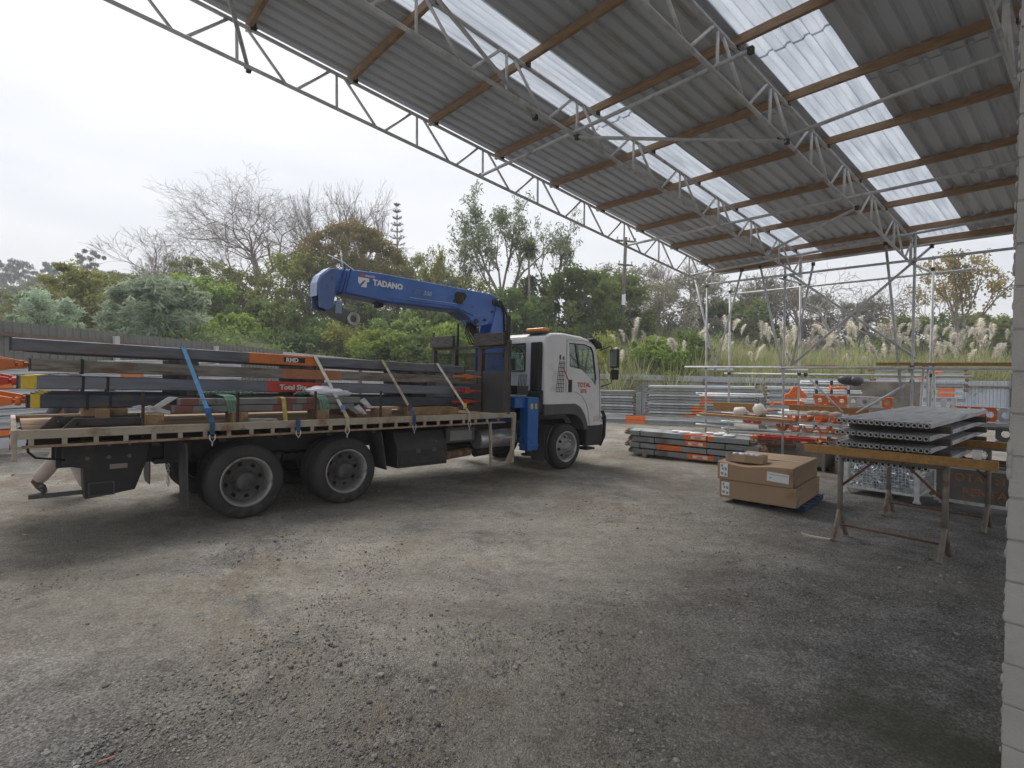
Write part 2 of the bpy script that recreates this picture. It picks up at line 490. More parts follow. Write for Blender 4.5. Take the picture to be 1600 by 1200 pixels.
# loose stones lying on the yard near the camera
def stone_field():
    base = [(0,0,1),(0.89,0,0.45),(0.28,0.85,0.45),(-0.72,0.53,0.45),(-0.72,-0.53,0.45),(0.28,-0.85,0.45),
            (0.72,0.53,-0.45),(-0.28,0.85,-0.45),(-0.89,0,-0.45),(-0.28,-0.85,-0.45),(0.72,-0.53,-0.45),(0,0,-1)]
    fc = [(0,1,2),(0,2,3),(0,3,4),(0,4,5),(0,5,1),(1,6,2),(2,7,3),(3,8,4),(4,9,5),(5,10,1),(6,7,2),(7,8,3),(8,9,4),(9,10,5),(10,6,1),(11,7,6),(11,8,7),(11,9,8),(11,10,9),(11,6,10)]
    base = np.array(base); fc = np.array(fc)
    Vs, Fs, tn, k = [], [], [], 0
    clus = [(rng.random()*9-4.5, 1.8+6.5*rng.random(), 0.12+0.38*rng.random()) for _ in range(85)]
    want = 42000
    while k < want:
        y = 1.6 + 9.5*rng.random()**1.7
        x = (rng.random()*2-1)*(1.02*y+0.4)
        da = math.hypot(x-2.7, y-3.4); db = math.hypot(x+2.7, y-2.0); dc = math.hypot(x-5.2, y-6.5)
        dens = max(0.12, 1.0-da/3.0, 1.1-db/1.7, 0.8-dc/4.0, max((0.95-0.6*math.hypot(x-cx, y-cy)/cr if abs(x-cx) < cr*1.4 and abs(y-cy) < cr*1.4 else 0) for cx, cy, cr in clus))
        if rng.random() > dens or math.hypot(x-2.35, y-2.5) < 0.9: continue
        r = 0.003 + 0.0058*rng.random()**2.2 + (0.010 if rng.random() < 0.012 else 0)
        s = r*np.array([1+0.6*rng.random(), 1, 0.55+0.3*rng.random()])
        a = rng.random()*6.28; ca, sa = math.cos(a), math.sin(a)
        P = base*s*(0.8+0.4*rng.random((12,1)))
        P = np.stack([P[:,0]*ca-P[:,1]*sa+x, P[:,0]*sa+P[:,1]*ca+y, P[:,2]+gnd(x,y)+r*0.2], 1)
        Vs.append(P); Fs.append(fc+12*k); tn += [rng.random()]*20; k += 1
    m = bpy.data.materials.new('loose_stone'); m.use_nodes = True
    nn, ll = m.node_tree.nodes, m.node_tree.links
    at = nn.new('ShaderNodeAttribute'); at.attribute_name = 'tint'
    rp = nn.new('ShaderNodeValToRGB'); rp.color_ramp.elements[0].color = (0.085,0.08,0.076,1); rp.color_ramp.elements[1].color = (0.32,0.31,0.295,1)
    ll.new(at.outputs['Fac'], rp.inputs['Fac']); ll.new(rp.outputs['Color'], nn['Principled BSDF'].inputs['Base Color'])
    nn['Principled BSDF'].inputs['Roughness'].default_value = 0.9
    o = link('loose_gravel', mesh_np('loose_gravel', np.concatenate(Vs), np.concatenate(Fs), m, tn))
    tag(o, kind='stuff')
stone_field()
# ------------------------------------------------------------------ canopy: roof, purlins, lattice trusses (frame: s down the slope, d across)
AZ = math.atan2(1000, 845)
E1 = Vector((math.sin(AZ), math.cos(AZ), 0)); E2 = Vector((-E1.y, E1.x, 0))
def sd2w(s, d, z): return E1*s + E2*d + Vector((0, 0, z))
CAN_RZ = math.atan2(E1.y, E1.x)      # local x = s, local y = d
def gsd(s, d):
    q = E1*s + E2*d; return gnd(q.x, q.y)
def zb(s): return 5.70 - 0.152*s      # bottom chord axis
TD = 0.45                             # chord spacing
def zr(s): return zb(s) + TD + 0.024 + 0.10
sheet_m = M('roof_sheet', (0.56, 0.595, 0.645), 0.55, 0.1, 0.10, 0.8, (0.44,0.43,0.41), 0.4, 1.1, aniso=(0.4, 3, 1))
sky_m = bpy.data.materials.new('skylight_sheet'); sky_m.use_nodes = True
n, l = sky_m.node_tree.nodes, sky_m.node_tree.links
n.remove(n['Principled BSDF'])
tcs = n.new('ShaderNodeTexCoord'); nzs = n.new('ShaderNodeTexNoise'); nzs.inputs['Scale'].default_value = 2.5; nzs.inputs['Detail'].default_value = 7
mps = n.new('ShaderNodeMapping'); mps.inputs['Scale'].default_value = (0.5, 4, 1)
l.new(tcs.outputs['Object'], mps.inputs['Vector']); l.new(mps.outputs['Vector'], nzs.inputs['Vector'])
rps = n.new('ShaderNodeValToRGB'); rps.color_ramp.elements[0].position = 0.24; rps.color_ramp.elements[0].color = (0.52,0.55,0.59,1)
rps.color_ramp.elements[1].position = 0.6; rps.color_ramp.elements[1].color = (0.66,0.685,0.72,1)
l.new(nzs.outputs['Fac'], rps.inputs['Fac'])
tr = n.new('ShaderNodeBsdfTranslucent'); df = n.new('ShaderNodeBsdfDiffuse'); mxs = n.new('ShaderNodeMixShader'); mxs.inputs['Fac'].default_value = 0.12
l.new(rps.outputs['Color'], tr.inputs['Color']); df.inputs['Color'].default_value = (0.8,0.82,0.85,1)
l.new(tr.outputs[0], mxs.inputs[1]); l.new(df.outputs[0], mxs.inputs[2]); l.new(mxs.outputs[0], n['Material Output'].inputs['Surface'])

canopy = thing('canopy_roof', 'lean-to canopy of corrugated steel sheets with clear skylight strips on lattice beams over the yard', 'canopy roof', (0,0,0), (0,0,CAN_RZ))
S0, S1 = -3.4, 12.85
def sheet(d0, d1, name, mat, s_from=S0, s_to=S1, lift=0.0):
    """trapezoidal ribbed sheet, ribs run down the slope, 4 mm thick"""
    prof = []; pitch = 0.19; k = math.floor(d0/pitch); h = 0.032
    pts = []
    while k*pitch < d1 + pitch:
        b = k*pitch
        pts += [(b, 0), (b+0.105, 0), (b+0.125, h), (b+0.168, h)]
        k += 1
    def at(q):
        for (a, za), (b, zb_) in zip(pts, pts[1:]):
            if a <= q <= b: return za + (zb_-za)*(q-a)/max(b-a, 1e-6)
        return 0
    pts = [(d0, at(d0))] + [(d, z) for d, z in pts if d0+0.004 < d < d1-0.004] + [(d1, at(d1))]
    V, F = [], []
    m = len(pts)
    for s in (s_from, s_to):
        for t in (0, 0.004):
            for d, z in pts: V.append((s, d, zr(s)+z+t+lift))
    for i in range(m-1):
        F += [(i, i+1, 2*m+i+1, 2*m+i), (m+i, 3*m+i, 3*m+i+1, m+i+1), (i, m+i, m+i+1, i+1), (2*m+i, 2*m+i+1, 3*m+i+1, 3*m+i)]
    F += [(0, 2*m, 3*m, m), (m-1, 2*m-1, 4*m-1, 3*m-1)]
    mb = MB(); mb.add(V, F)
    return mb.build(name, mat, canopy)
dpos = [-6.16, -5.4, -4.64, -3.88, -3.12, -2.36, -1.6, -0.84, -0.08, 0.67, 1.43, 2.19, 2.95, 3.71, 4.65, 5.41, 6.30, 7.16]
for a, b in zip(dpos, dpos[1:]):
    if abs(a-2.19) < .01 or abs(a-4.65) < .01:
        sheet(a+0.002, b-0.002, 'skylight_panel', sky_m, S0, 6.14, -0.006)
        sheet(a+0.002, b-0.002, 'skylight_panel', sky_m, 6.11, S1, 0.0)
    else:
        ov = 0.012 + 0.0002*dpos.index(a); up_ = 0.005*(dpos.index(a) % 2)
        sheet(a-ov, b+ov, 'roof_sheet', sheet_m, S0, 7.4, 0.007+up_)
        sheet(a-ov, b+ov, 'roof_sheet', sheet_m, 7.25, S1, up_)
for i in range(-3, 10):
    s = 0.58 + 1.27*i
    mb = MB(); mb.box(s-0.025, s+0.025, -6.1, 7.12, zr(s)-0.006-0.10, zr(s)-0.008)
    mb.build('purlin', timber, canopy, 0.003)
# eave board and tube
mb = MB(); mb.box(12.66, 12.71, -1.6, 7.12, zr(12.7)-0.17, zr(12.7)-0.02); mb.build('eave_board', timber, canopy, 0.003)
mb = MB(); mb.tube([(12.55,-1.6,zb(12.3)+0.33),(12.55,7.05,zb(12.3)+0.33)], 0.024, 8); mb.build('eave_tube', galv, canopy)

def coupler(mb, p, r=0.045, m=0):
    mb.cbox(p, (r*1.5, r*1.5, r*1.9), m=m)
    mb.cyl((p[0]-r*1.3, p[1]+r*.5, p[2]+r*.4), (p[0]+r*1.3, p[1]+r*.5, p[2]+r*.4), r*.28, 6, m)
def truss(d, s0=-3.2, s1=12.35, ext=0.0):
    web = MB()
    k = math.floor((s0-0.5)/1.2)
    while True:
        s = 0.5 + 1.2*k; k += 1
        if s > s1 - 0.05: break
        if s < s0 + 0.1: continue
        web.tube([(s, d, zb(s)), (s, d, zb(s)+TD)], 0.0185, 7)
        if s + 1.2 < s1 + 0.25:
            web.tube([(s+0.10, d, zb(s+0.1)+TD), (s+0.56, d, zb(s+0.56))], 0.0185, 7)
            web.tube([(s+0.68, d, zb(s+0.68)), (s+1.12, d, zb(s+1.12)+TD)], 0.0185, 7)
    t = web.build('lattice_truss', galv_light, canopy)
    for nm, dz in (('bottom_chord', 0.0), ('top_chord', TD)):
        c = MB(); c.tube([(s0, d, zb(s0)+dz), (s1, d, zb(s1)+dz)], 0.0242, 8); c.build(nm, galv, t)
    for i in range(-3, 10):
        s = 0.58+1.27*i
        if s0 < s < s1:
            c = MB(); coupler(c, (s+0.03, d, zb(s)+TD+0.03)); c.build('coupler', coupler_m, t)
    c = MB(); c.box(s1-0.04, s1+0.02, d-0.02, d+0.02, zb(s1)-0.01, zb(s1)+TD+0.01); c.build('end_post', galv, t)
for d in (7.0, 4.95, 2.98, 0.92): truss(d)
# tubes that tie the trusses together
def tie(a, b, r=0.0242, name='tie_tube'):
    mb = MB(); mb.tube([a, b], r, 8)
    o = mb.build(name, galv, canopy)
    for p_ in (a, b):
        c = MB(); coupler(c, p_, 0.034); c.build('coupler', coupler_m, o)
def zc(s, top=False): return zb(s) + (TD if top else 0)
tie((1.85, 7.1, zc(1.85)+0.02), (0.6, 4.2, zc(0.6)+0.25))
tie((5.3, 7.05, zc(5.3)+0.05), (5.25, 2.6, zc(5.25)+0.05))
tie((9.05, 7.05, zc(9.05)+0.05), (9.05, 0.6, zc(9.05)+0.05))
tie((5.25, 4.9, zc(5.25)-0.05), (6.9, 2.95, zc(6.9)-0.03))
tie((4.6, 5.0, zc(4.6)-0.05), (2.7, 4.72, zc(2.7)+0.45))
tie((9.2, 2.9, zc(9.2)-0.06), (10.6, 4.95, zc(10.6)-0.02))
tie((11.4, 7.05, zc(11.4)+0.05), (11.4, -0.4, zc(11.4)+0.32))
tie((3.1, 3.0, zc(3.1)+0.05), (3.1, -0.5, zc(3.1)+0.05))
tie((6.95, 3.05, zc(6.95)+0.05), (6.95, -0.4, zc(6.95)+0.30))

# ------------------------------------------------------------------ scaffold support at the back of the canopy
scaf = thing('scaffolding', 'galvanised scaffold tube frame propping the low back edge of the canopy', 'scaffolding', (0,0,0), (0,0,CAN_RZ))
def sc_tube(name, a, b, ca=True, r=0.0242, ext=0.0):
    a, b = Vector(a), Vector(b)
    mb = MB(); mb.tube([a, b], r, 8)
    o = mb.build(name, galv, scaf)
    return o
def fit(o, *ps):
    for p_ in ps:
        c = MB(); coupler(c, p_, 0.037); c.build('coupler', coupler_m, o)
F_D = (7.0, 5.17, 2.86); B_D = (7.05, 5.33, 2.84)
for i, d in enumerate(F_D):
    g = gsd(12.1, d); top = (4.02, 4.12, 4.50)[i]
    o = sc_tube('standard', (12.1, d, g+0.01), (12.1, d, top)); fit(o, (12.1,d,1.86), (12.1,d,3.83))
    c = MB(); c.box(12.02, 12.18, d-0.08, d+0.08, g, g+0.012); c.build('base_plate', galv, o)
for i, d in enumerate(B_D):
    g = gsd(13.3, d); top = (3.98, 4.05, 3.98)[i]
    o = sc_tube('standard', (13.3, d, g+0.01), (13.3, d, top)); fit(o, (13.3,d,1.7), (13.3,d,3.80))
    c = MB(); c.box(13.22, 13.38, d-0.08, d+0.08, g, g+0.012); c.build('base_plate', galv, o)
o = sc_tube('ledger', (12.05, 7.55, 1.87), (12.05, 0.2, 1.83)); fit(o, (12.08, 5.17, 1.86), (12.08, 2.86, 1.85))
sc_tube('ledger', (12.05, 7.1, 3.86), (12.05, 0.2, 3.80))
sc_tube('ledger', (13.34, 7.2, 3.74), (13.34, 2.2, 3.72))
sc_tube('ledger', (13.34, 7.2, 1.70), (13.34, 2.2, 1.68))
for d in F_D[1:]: sc_tube('transom', (12.0, d+0.06, 3.78), (13.45, d+0.06, 3.78)); 
for d in F_D: sc_tube('transom', (12.0, d+0.06, 1.80), (13.5, d+0.06, 1.80))
def rk(s, px_d0, z0, d1, z1, s2=None): 
    o = sc_tube('raking_brace', (s, px_d0, z0), (s2 if s2 is not None else s, d1, z1)); fit(o, (s, px_d0, z0))
def inv_d(px):   # d on the plane s=12.1 seen at image column px
    k = (px-800)/845.0; e1x, e1y, e2x, e2y = E1.x, E1.y, E2.x, E2.y
    return (12.1*e1x - k*12.1*e1y)/(k*e2y - e2x)
for a_, za, b_, zb_ in ((1081, 4.15, 1117, 1.75), (1155, 4.10, 1115, 1.80), (1184, 4.12, 1224, 1.55), (1266, 4.02, 1234, 1.85), (1378, 4.22, 1408, 1.35),
                        (1232, 3.85, 1430, 2.03), (1450, 4.05, 1236, 1.92), (1257, 1.70, 1316, 0.95), (1424, 1.60, 1338, 0.95)):
    rk(12.16, inv_d(a_), za, inv_d(b_), zb_)
# ------------------------------------------------------------------ block wall pier at the right edge
bw_ = thing('block_wall', 'pale grey concrete block wall end with a chipped corner beside the open yard', 'wall', (0,0,0), (0,0,CAN_RZ))
WS, WD = 3.46, 0.432
mb = MB()
random.seed(3)
z0 = -0.16; row = 0
while z0 < 5.25:
    d = WD; first = 0.4 if row % 2 else 0.2
    while d > -2.2:
        w = first if d == WD else 0.4
        jit = random.uniform(-0.004, 0.004); js = random.uniform(-0.003, 0.003)
        top = z0 + 0.193
        if z0 < 5.0:
            mb.box(WS+js, WS+0.195+js, d-w+0.004, d-0.003+(jit if d == WD else 0), z0+0.0035, top)
        d -= w
    z0 += 0.2; row += 1
mb.build('block_courses', block_m, bw_, 0.004, 2)
mb = MB(); mb.box(WS+0.006, WS+0.19, -2.2, WD-0.008, -0.2, 5.03); mb.build('mortar', mortar, bw_)
mb = MB()
for i in range(70):   # rough mortar squeezed out of the corner
    z = random.uniform(0.0, 3.6); mb.ball((WS+random.uniform(0,0.03), WD+random.uniform(-0.004,0.002), z), random.uniform(0.006,0.014), 6, sq=(1,0.6,2.2))
for z in (1.42, 1.47, 1.36, 1.40): mb.ball((WS+0.012, WD-0.005, z), 0.024, 7, sq=(1,0.6,1.6))
o = mb.build('mortar_crumbs', M('pale_mortar', (0.40,0.39,0.37), 0.95, bump=0.4), bw_); o['kind'] = 'stuff'

# ------------------------------------------------------------------ flatbed crane truck (frame: x forward, y away from camera, z up)
white_m = M('cab_white', (0.62, 0.625, 0.63), 0.35, 0, 0.05, 2, (0.45,0.43,0.40), 0.30, 1.6, coat=0.3)
cream_m = M('cream_steel', (0.345, 0.30, 0.235), 0.65, 0, 0.14, 4, (0.20,0.12,0.07), 0.48, 3.2)
tyre_m = M('tyre_rubber', (0.035, 0.034, 0.034), 0.85, 0, 0.25, 4, (0.09,0.083,0.075), 0.35, 3, bump=0.2, bscale=60)
rim_m = M('wheel_steel', (0.30, 0.29, 0.28), 0.55, 0.4, 0.15, 8, (0.10,0.09,0.08), 0.4, 5)
rim_dark = M('wheel_dark', (0.085, 0.08, 0.077), 0.7, 0.2, 0.3, 9, RUST, 0.25, 6)
black_m = M('chassis_black', (0.022, 0.022, 0.023), 0.6, 0, 0.2, 5, (0.07,0.062,0.055), 0.35, 3)
plast_m = M('dark_plastic', (0.07, 0.072, 0.078), 0.6, 0, 0.12, 5, (0.11,0.10,0.09), 0.25, 3)
rubber_m = M('black_rubber', (0.018, 0.018, 0.018), 0.7)
flap_m = M('mudflap_rubber', (0.06, 0.06, 0.06), 0.8, 0, 0.2, 3, (0.12,0.11,0.10), 0.4, 2)
blue_m = M('crane_blue', (0.075, 0.17, 0.47), 0.45, 0, 0.14, 2, (0.05,0.11,0.31), 0.4, 3.0, coat=0.1, bump=0.05)
blue2_m = M('outrigger_blue', (0.012, 0.11, 0.37), 0.45, 0, 0.10, 3, (0.02,0.05,0.12), 0.3, 3)
paleblue_m = M('pale_grey_blue', (0.28, 0.36, 0.52), 0.6, 0, 0.12, 4)  # even pale grey-blue on the boom's end face and hook guard
deck_m = M('deck_timber', (0.30, 0.20, 0.125), 0.85, 0, 0.3, 3, (0.36,0.30,0.24), 0.5, 2.2, aniso=(0.5,4,1), bump=0.3)
glass_m = bpy.data.materials.new('cab_glass'); glass_m.use_nodes = True
n, l = glass_m.node_tree.nodes, glass_m.node_tree.links
n.remove(n['Principled BSDF'])
tg = n.new('ShaderNodeBsdfTransparent'); tg.inputs['Color'].default_value = (0.86, 0.92, 0.90, 1)
gg = n.new('ShaderNodeBsdfGlossy'); gg.inputs['Roughness'].default_value = 0.03
lw = n.new('ShaderNodeLayerWeight'); lw.inputs['Blend'].default_value = 0.5
pw = n.new('ShaderNodeMath'); pw.operation = 'POWER'; l.new(lw.outputs['Facing'], pw.inputs[0]); pw.inputs[1].default_value = 3.0
fr = n.new('ShaderNodeMath'); fr.operation = 'MULTIPLY_ADD'; l.new(pw.outputs[0], fr.inputs[0]); fr.inputs[1].default_value = 0.55; fr.inputs[2].default_value = 0.05
mg = n.new('ShaderNodeMixShader'); l.new(fr.outputs[0], mg.inputs['Fac']); l.new(tg.outputs[0], mg.inputs[1]); l.new(gg.outputs[0], mg.inputs[2])
l.new(mg.outputs[0], n['Material Output'].inputs['Surface'])
orange_glow = M('amber_lens', (0.75, 0.26, 0.03), 0.3, 0, 0.05)
chrome_m = M('worn_aluminium', (0.5, 0.5, 0.5), 0.4, 0.7, 0.1, 6, (0.2,0.19,0.18), 0.3, 4)
white_paint = M('white_lettering', (0.78, 0.78, 0.78), 0.5, 0, 0.05)
orange_m = M('faded_orange', (0.52, 0.155, 0.04), 0.6, 0, 0.12, 5, (0.30,0.12,0.06), 0.3, 3)
orange_bright = M('orange_paint', (0.72, 0.165, 0.035), 0.55, 0, 0.12, 6, (0.35,0.12,0.06), 0.25, 4)
red_m = M('red_paint', (0.48, 0.05, 0.03), 0.55, 0, 0.15, 5, (0.22,0.05,0.03), 0.3, 3)
yellow_m = M('yellow_paint', (0.62, 0.44, 0.035), 0.55, 0, 0.1, 6, (0.3,0.2,0.05), 0.25, 5)
red_lamp = M('red_lens', (0.4, 0.02, 0.015), 0.3)

TUP = Vector((UX, UY, -0.03)).normalized(); TLEFT = Vector((-UY, UX, 0)).normalized(); TZ = TUP.cross(TLEFT)
TO = Vector((-4.245, 7.639, -0.063))
TM = Matrix((TUP, TLEFT, TZ)).transposed()
TROT = TM.to_euler()
def t2w(x, y, z): return TO + TUP*x + TLEFT*y + TZ*z
truck = thing('flatbed_truck', 'white three-axle flatbed truck with a blue loader crane behind its cab', 'truck', TO, TROT)

# chassis
mb = MB()
for y in (-0.42, 0.42): mb.box(-1.75, 7.2, y-0.04, y+0.04, 0.72, 0.98)
for x in (-1.6, -0.5, 0.7, 1.9, 3.0, 4.1, 5.2, 6.6): mb.box(x-0.05, x+0.05, -0.40, 0.40, 0.76, 0.92)
for x in (-1.5, -0.9, -0.2, 0.5, 1.2, 1.9, 2.6, 3.3, 4.0): mb.box(x-0.04, x+0.04, -1.12, 1.12, 0.99, 1.09)
mb.box(-2.0, 4.4, -0.52, -0.38, 0.99, 1.14); mb.box(-2.0, 4.4, 0.38, 0.52, 0.99, 1.14)
mb.build('chassis', black_m, truck, 0.006)
mb = MB()
for x, w in ((0.0, .7), (1.37, .7), (6.33, .85)):
    mb.cyl((x, -w, 0.47), (x, w, 0.47), 0.07, 10)
for x in (0.0, 1.37): mb.ball((x, 0, 0.48), 0.2, 12)
mb.cyl((1.6, 0, 0.7), (5.6, 0, 0.75), 0.05, 8)
for y in (-0.5, 0.5):
    mb.box(-0.3, 1.7, y-0.04, y+0.04, 0.60, 0.70); mb.cyl((0.68, y, 0.55), (0.68, y, 0.75), 0.1, 10)
    mb.box(5.6, 7.1, y-0.035, y+0.035, 0.52, 0.58)
mb.build('axle', black_m, truck)

# deck
mb = MB()
nb = 13
for i in range(nb):
    y0 = -1.17 + 2.34*i/nb
    mb.box(-2.04, 4.43, y0+0.003, y0+2.34/nb-0.003, 1.14, 1.19+random.uniform(-0.004, 0.003))
deck = mb.build('deck', deck_m, truck, 0.003)
for sgn in (-1, 1):
    mb = MB()
    y = sgn*1.22
    ya, yb = sorted((y, y-sgn*0.045))
    mb.box(-2.08, 4.47, ya, yb, 1.14, 1.232)            # top rail
    rail = mb.build('side_rail', cream_m, truck, 0.004)
    mb = MB(); mb.box(-2.05, 4.47, ya+0.006, yb-0.006, 1.048, 1.075); mb.build('rope_rail', M('rusty_rail', (0.30,0.2,0.13), 0.7, 0, 0.3, 6, RUST, 0.5, 4), rail, 0.004)
    mb = MB(); x = -1.98
    while x < 4.46:
        mb.box(x-0.022, x+0.022, ya+0.008, yb-0.008, 1.0755, 1.1395); x += 0.262
    split(mb, 'rail_spacer', cream_m, rail)
mb = MB(); mb.box(-2.13, -2.082, -1.22, 1.22, 1.06, 1.235); mb.box(-2.12, -2.082, -1.215, -1.10, 0.92, 1.06); mb.box(-2.12, -2.082, 1.10, 1.215, 0.92, 1.06)
rr = mb.build('rear_rail', cream_m, truck, 0.005)
for y in (-0.62, 0.62):
    c = MB(); c.box(-2.140, -2.131, y-0.16, y+0.16, 0.99, 1.05); c.build('tail_lamp', red_lamp, rr)

# tow box, bracket, chain
mb = MB(); mb.prism([(-1.70,1.04),(-0.88,1.04),(-0.9,0.78),(-1.02,0.42),(-1.5,0.36),(-1.52,0.72),(-1.70,0.76)], -0.62, -0.30)
tow = mb.build('tow_box', black_m, truck, 0.008)
c = MB()
for x in (-1.48, -1.28, -1.08):
    for z in (0.98, 0.83): c.cyl((x, -0.632, z), (x, -0.618, z), 0.022, 10)
split(c, 'bolt', M('bolt_head', (0.16,0.15,0.14), 0.6, 0.3), tow)
c = MB(); c.box(-1.27, -1.1, -0.626, -0.619, 0.69, 0.745); c.build('data_plate', M('brass_plate', (0.3,0.25,0.2), 0.5), tow)
c = MB(); c.box(-1.47,-1.22,-0.63,-0.622,0.385,0.40); c.box(-1.47,-1.22,-0.63,-0.622,0.53,0.545); c.box(-1.47,-1.455,-0.63,-0.622,0.40,0.53); c.box(-1.235,-1.22,-0.63,-0.622,0.40,0.53); c.build('access_frame', plast_m, tow)
mb = MB(); mb.box(-1.98, -1.5, -0.5, -0.42, 0.40, 0.44); mb.cyl((-1.86,-0.46,0.44),(-1.86,-0.46,0.50),0.018,8); mb.ball((-1.86,-0.46,0.525),0.032,10)
mb.build('tow_bracket', plast_m, truck, 0.004)
mb = MB(); mb.tube([(-2.0,-0.7,1.05),(-1.99,-0.68,0.95),(-1.93,-0.66,0.88),(-1.78,-0.64,0.85),(-1.68,-0.62,0.83)], 0.012, 6); mb.build('trailer_cable', rubber_m, truck)
mb = MB(); mb.box(-0.82, -0.35, -0.6, 0.6, 0.70, 0.76); mb.box(-0.72, -0.42, -0.58, -0.5, 0.76, 1.0); mb.box(-0.72,-0.42,0.5,0.58,0.76,1.0); mb.build('rear_crossbar', black_m, truck, 0.004)
mb = MB()
for i in range(9):
    z = 0.70 - i*0.034; r = 0.016
    pts = []
    for k in range(9):
        a = 2*math.pi*k/8
        u, v = r*math.cos(a), 0.024*math.sin(a)
        pts.append((-0.67+(u if i % 2 else 0), -0.58+(0 if i % 2 else u), z+v))
    mb.tube(pts, 0.005, 5, caps=False)
mb.build('chain', galv, truck)

# wheels
def tyre_profile(w, r): return [(0.30, -w/2+0.02), (0.335, -w/2), (r-0.12, -w/2-0.004), (r-0.045, -w/2+0.012), (r-0.008, -w/2+0.045), (r, -w/2+0.07), (r, -w/2+0.10), (r-0.012, -w/2+0.104), (r-0.012, -w/2+0.114), (r, -w/2+0.118),
      (r, -0.006), (r-0.012, -0.003), (r-0.012, 0.003), (r, 0.006), (r, w/2-0.118), (r-0.012, w/2-0.114), (r-0.012, w/2-0.104), (r, w/2-0.10), (r, w/2-0.07), (r-0.008, w/2-0.045), (r-0.045, w/2-0.012), (r-0.12, w/2+0.004), (0.335, w/2), (0.30, w/2-0.02), (0.30, -w/2+0.02)]
def disc(mb, o, sgn, r0, r1, h0, h1, holes, n=48, m=0):
    """pierced wheel disc between two radii, h measured outwards from o along -y*sgn"""
    ra = [r0 + (r1-r0)*t for t in (0, 0.3, 0.72, 1)]; ha = [h0 + (h1-h0)*t for t in (0, 0.25, 0.7, 1)]
    V = []
    for r, h in zip(ra, ha):
        for k in range(n):
            a = 2*math.pi*(k+0.5)/n
            V.append((o[0]+r*math.cos(a), o[1]-sgn*h, o[2]+r*math.sin(a)))
    F = []
    per = n//holes
    for i in range(3):
        for k in range(n):
            if i == 1 and k % per < 2: continue
            F.append((i*n+k, i*n+(k+1)%n, (i+1)*n+(k+1)%n, (i+1)*n+k))
    mb.add(V, F, m, False)
def wheel(x, y, sgn, dual, name='wheel'):
    """sgn +1: outer face looks to -y (towards the camera)"""
    w = 0.265; rad = 0.475
    wroot = bpy.data.objects.new('wheel', None); C.objects.link(wroot); wroot.parent = truck; wroot.location = (x, 0, 0)
    yc = y + sgn*w/2
    mb = MB(); mb.lathe(tyre_profile(w, rad), (0, yc, 0.47), (0,1,0), 44); mb.build('tyre', tyre_m, wroot)
    if dual:
        mb = MB(); mb.lathe(tyre_profile(w, rad), (0, yc+sgn*0.31, 0.47), (0,1,0), 40); mb.build('tyre', tyre_m, wroot)
    s_ = sgn
    # rim: bright flange and barrel
    mb = MB(); dpt = 0.16 if dual else 0.07
    mb.lathe([(0.315, s_*0.0), (0.318, -s_*0.012), (0.300, -s_*0.014), (0.287, s_*0.02), (0.272, s_*0.05), (0.262, s_*dpt), (0.262, s_*(dpt+0.08))], (0, y+s_*0.012, 0.47), (0,1,0), 44)
    mb.build('rim', chrome_m if not dual else rim_m, wroot)
    mb = MB()
    if dual:
        disc(mb, (0, y, 0.47), s_, 0.262, 0.16, -0.15, -0.165, 8)
        mb.lathe([(0.16, 0), (0.155, -0.0), (0.125, -s_*0.02), (0.12, -s_*0.12), (0.10, -s_*0.15), (0.0, -s_*0.155)], (0, y+s_*0.165, 0.47), (0,1,0), 28)
        for k in range(10):
            a = 2*math.pi*k/10+0.2
            c_ = (0.14*math.cos(a), y+s_*0.165, 0.47+0.14*math.sin(a)); mb.cyl(c_, (c_[0], c_[1]-s_*0.035, c_[2]), 0.015, 6)
        mb.build('hub', rim_dark, wroot)
    else:
        disc(mb, (0, y, 0.47), s_, 0.262, 0.15, -0.07, 0.01, 8)
        mb.lathe([(0.15, -s_*0.01), (0.11, -s_*0.012), (0.09, -s_*0.05), (0.0, -s_*0.055)], (0, y, 0.47), (0,1,0), 28)
        for k in range(10):
            a = 2*math.pi*k/10+0.2
            c_ = (0.125*math.cos(a), y-s_*0.01, 0.47+0.125*math.sin(a)); mb.cyl(c_, (c_[0], c_[1]-s_*0.04, c_[2]), 0.017, 6)
        mb.build('hub', rim_m, wroot)
    mb = MB(); mb.lathe([(0.27, 0), (0.0, 0)], (0, y+s_*(dpt+0.09), 0.47), (0,1,0), 24); mb.build('brake_drum', rubber_m, wroot)
for x in (0.08, 1.43):
    wheel(x, -1.19, 1, True); wheel(x, 1.19, -1, True)
wheel(6.33, -1.08, 1, False); wheel(6.33, 1.08, -1, False)

# mudguards and flaps
def flap(x, y0, y1, z0, z1, lean=0.0, name='mud_flap'):
    mb = MB(); q = []
    mb.prism([(x, z1), (x+0.012, z1), (x+0.012+lean, z0), (x+lean, z0)], y0, y1); return mb.build(name, flap_m, truck, 0.004)
flap(-0.60, -1.17, -0.72, 0.22, 1.0, 0.03); flap(1.98, -1.17, -0.72, 0.42, 1.0, 0.10)
mb = MB(); mb.prism([(0.72,0.22),(1.08,0.22),(1.17,0.30),(1.17,0.98),(0.72,0.98),(0.70,0.30)], -0.66, -0.648, 'x')
mb.build('mud_flap', flap_m, truck, 0.02)
flap(5.66, -1.08, -0.72, 0.22, 0.80, -0.02)
# front mudguard behind the wheel
mb = MB(); arc = []
for k in range(9):
    a = R(205 - 70*k/8); arc.append((6.33+0.60*math.cos(a), 0.5+0.60*math.sin(a)))
arc2 = [(x_+0.02, z_-0.02) for x_, z_ in reversed(arc)]
mb.prism(arc+arc2, -1.07, -0.72); mb.build('mudguard', flap_m, truck, 0.004)

